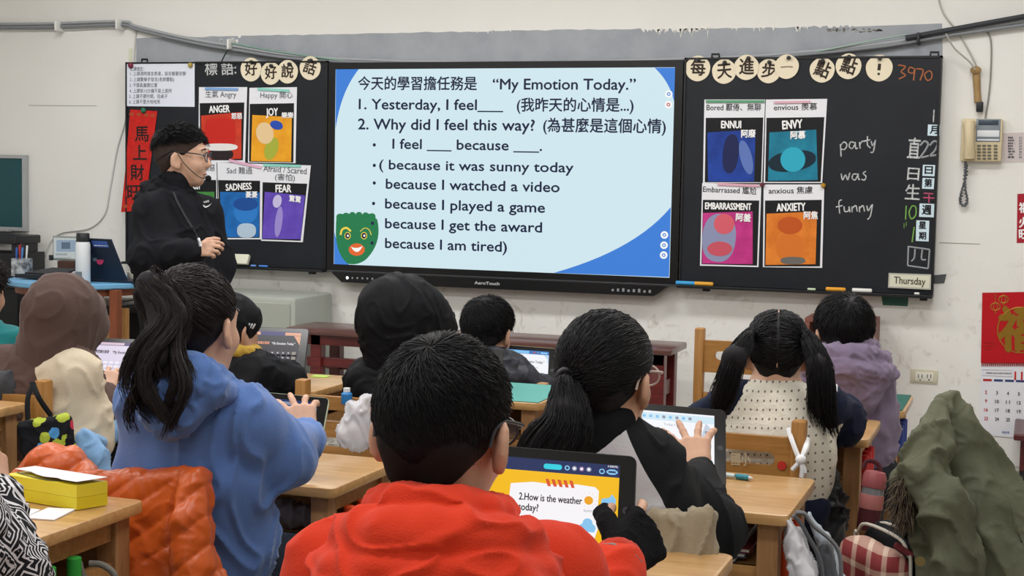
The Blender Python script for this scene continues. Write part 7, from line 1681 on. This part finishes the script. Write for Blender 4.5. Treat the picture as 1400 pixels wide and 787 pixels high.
# cloth and shoes under the blue girl's desk
S = Soft(); q = DC.location; zs_ = .63-.024-.10
S.chain([V3(q.x+.02, q.y-.12, zs_+.03), V3(q.x+.12, q.y-.11, zs_+.035), V3(q.x+.20, q.y-.10, zs_+.03)], [.028, .033, .026], .02); soft_thing('grey_cloth', 'crumpled pale grey cloth stuffed in the desk shelf of the girl in blue', 'cloth', S, fabric('cloth_ash', '#8c8a88', .9), .005, .009, .05, 85, (q.x+.1, q.y-.1, zs_), 1.2)
# plastic bag by the black hood
S = Soft(); P = lambda px, py, z=4.27: D(px, py, z)
S.chain([WY(522, 540, -3.555), P(502, 545)],[.007, .012], .01); S.chain([P(500, 546), P(490, 560), P(486, 585), P(488, 600)], [.012, .028, .036, .034], .02); S.chain([P(490, 575), P(476, 592), P(474, 600)], [.024, .028, .02], .02); soft_thing('plastic_bag', 'thin white plastic bag hanging on the chair of the black hooded child', 'bag', S, mat('plastic_clear', '#e3e3ea', .2, .5, alpha=.62), .005, .007, .04, 86, P(486, 605), 1.3, (1, 1, .4), 'bag_body')
P = lambda px, py, z=4.35: D(px, py, z)
bb_ = empty('small_bottle', P(474, 552), 'small bright blue bottle beside the white plastic bag', 'bottle'); bbp = np.array(bb_.location); MB().lathe([(.014, 0), (.016, .004), (.016, .03), (.010, .036)], bbp, seg=16).build('bottle_body', mat('bottle_blue', '#2d79b8', .35), bb_, True, 40); MB().lathe([(.010, .036), (.010, .047)], bbp, seg=16).build('cap', mat('cap_white', '#dcdfe3', .4), bb_, True, 40)
# dark jacket behind the raglan girl's desk
S = Soft(); P = lambda px, py, z=3.92: D(px, py, z)
S.chain([P(1128, 655), P(1124, 690), P(1122, 730), P(1124, 770)], [.035, .05, .055, .05], .04); S.chain([P(1108, 700, 3.85), P(1106, 745, 3.85)], [.035, .045], .03); soft_thing('dark_jacket', 'black padded jacket heaped between the two desks at the right', 'jacket', S, mat('down_black', '#14161b', .45, .4, bump=.2, bscale=40), .007, .012, .07, 87, P(1128, 770), 1.2)
# pink bottle in its pouch, hanging from the pigtailed girl's desk
P = lambda px, py, z=3.82: D(px, py, z)
pk = empty('drink_bottle', P(1187, 725), 'dusty pink drink bottle strapped to the desk with red pegs', 'bottle'); a, c = P(1186, 724), P(1197, 643); ax = unit(c-a); Lh = np.linalg.norm(c-a); rr_ = np.linalg.norm(P(1174, 690)-P(1208, 692))/2
M_pk = mat('bottle_pink', '#a3575c', .4, .4); M_pk2 = mat('bottle_pink_light', '#b9736f', .5); M_mar = mat('bottle_maroon', '#56262c', .6)
MB().lathe([(rr_*.85, 0), (rr_*.9, Lh*.05), (rr_*.9, Lh*.36)], a, ax, 24).build('pouch', M_mar, pk, True, 40); MB().lathe([(rr_*.94, Lh*.36), (rr_*.96, Lh*.38), (rr_*.96, Lh*.58), (rr_*.93, Lh*.6)], a, ax, 24).build('sleeve', M_pk2, pk, True, 40)
MB().lathe([(rr_*.88, Lh*.6), (rr_*.88, Lh*.72)], a, ax, 24).build('band', mat('band_clear', '#8a8a90', .2, .6), pk, True, 40); MB().lathe([(rr_*.95, Lh*.72), (rr_*.97, Lh*.76), (rr_*.95, Lh*.9), (rr_*.8, Lh*.98), (rr_*.3, Lh)], a, ax, 24).build('lid', M_pk, pk, True, 40)
MB().tube(smoothline([P(1205, 650), P(1200, 634), P(1186, 630), P(1180, 640)], 6), .006, 6, flat=.5).build('strap', mat('strap_maroon', '#5b2c34', .6), pk, True)
# plaid school bag on the floor
M_plaid = mat('plaid', '#8d4a45', .8, .2); nt = M_plaid.node_tree; b = nt.nodes['Principled BSDF']; N = nt.nodes.new; L = nt.links.new
co = N('ShaderNodeTexCoord'); sx = N('ShaderNodeSeparateXYZ'); L(co.outputs['Object'], sx.inputs[0])
def bands(axis, sc1, th):
    m1 = N('ShaderNodeMath'); m1.operation = 'MULTIPLY'; m1.inputs[1].default_value = sc1; L(sx.outputs[axis], m1.inputs[0]); f1 = N('ShaderNodeMath'); f1.operation = 'FRACT'; L(m1.outputs[0], f1.inputs[0]); g1 = N('ShaderNodeMath'); g1.operation = 'LESS_THAN'; g1.inputs[1].default_value = th; L(f1.outputs[0], g1.inputs[0]); return g1.outputs[0]
su = N('ShaderNodeMath'); su.operation = 'ADD'; L(bands(0, 26, .3), su.inputs[0]); L(bands(2, 22, .3), su.inputs[1]); su2 = N('ShaderNodeMath'); su2.operation = 'MULTIPLY'; su2.inputs[1].default_value = .5; L(su.outputs[0], su2.inputs[0])
mx = N('ShaderNodeMix'); mx.data_type = 'RGBA'; mx.inputs[6].default_value = lin('#7f3436'); mx.inputs[7].default_value = lin('#cbb3a0'); L(su2.outputs[0], mx.inputs[0]); L(mx.outputs[2], b.inputs['Base Color'])
Zp = 3.55; P = lambda px, py, z=Zp: D(px, py, z)
c0 = HZ(1215, 905, .0); sb = empty('school_bag', (c0[0], c0[1], 0), 'plaid and black school bag standing on the floor beneath the green coat', 'bag')
tz = P(1205, 722)[2]; cx, cy = P(1213, 760)[0], P(1213, 760)[1]; sb.location = (cx, cy, 0)
S = Soft(); S.box((cx-.025, cy-.05, tz/2-.01), (.115, .05, tz/2-.015), yawm(55), .045, .02); v, f = S.mesh(.007); np_mesh('plaid_front', folds(v, f, .004, .08, 2), f, M_plaid, sb)
S = Soft(); S.box((cx+.035, cy+.035, tz/2), (.13, .06, tz/2), yawm(55), .055, .02); v, f = S.mesh(.007); np_mesh('black_body', folds(v, f, .004, .09, 3), f, fabric('bag_black', '#15161a', .7), sb)
Ry = yawm(55)
for off in (-.018, .03, .078):
    pts = [V3(cx+.02, cy+.0, 0) + Ry @ V3(x, off-.02, 0) + V3(0, 0, z) for x, z in [(-.128, .06), (-.130, tz-.075), (-.115, tz-.03), (-.075, tz-.001), (.075, tz-.001), (.115, tz-.03), (.130, tz-.075), (.128, .06)]]
    MB().tube(smoothline(pts, 4), .0042, 6).build('piping', mat('piping_pale', '#b9b4a8', .6), sb, True)
S = Soft(); q_ = V3(cx-.02, cy-.06, 0) + Ry @ V3(.0, -.05, 0); S.box((q_[0], q_[1], .13), (.085, .025, .11), yawm(55), .03, .02); np_mesh('maroon_pocket', *S.mesh(.007), fabric('cloth_maroon', '#5f2228', .8), sb)
MB().box(P(1236, 752, 3.42), (.05, .012, .014), .004, Matrix.Rotation(.5, 3, 'Y')).build('zip_pull', mat('zip_maroon', '#6e232b', .5), sb)
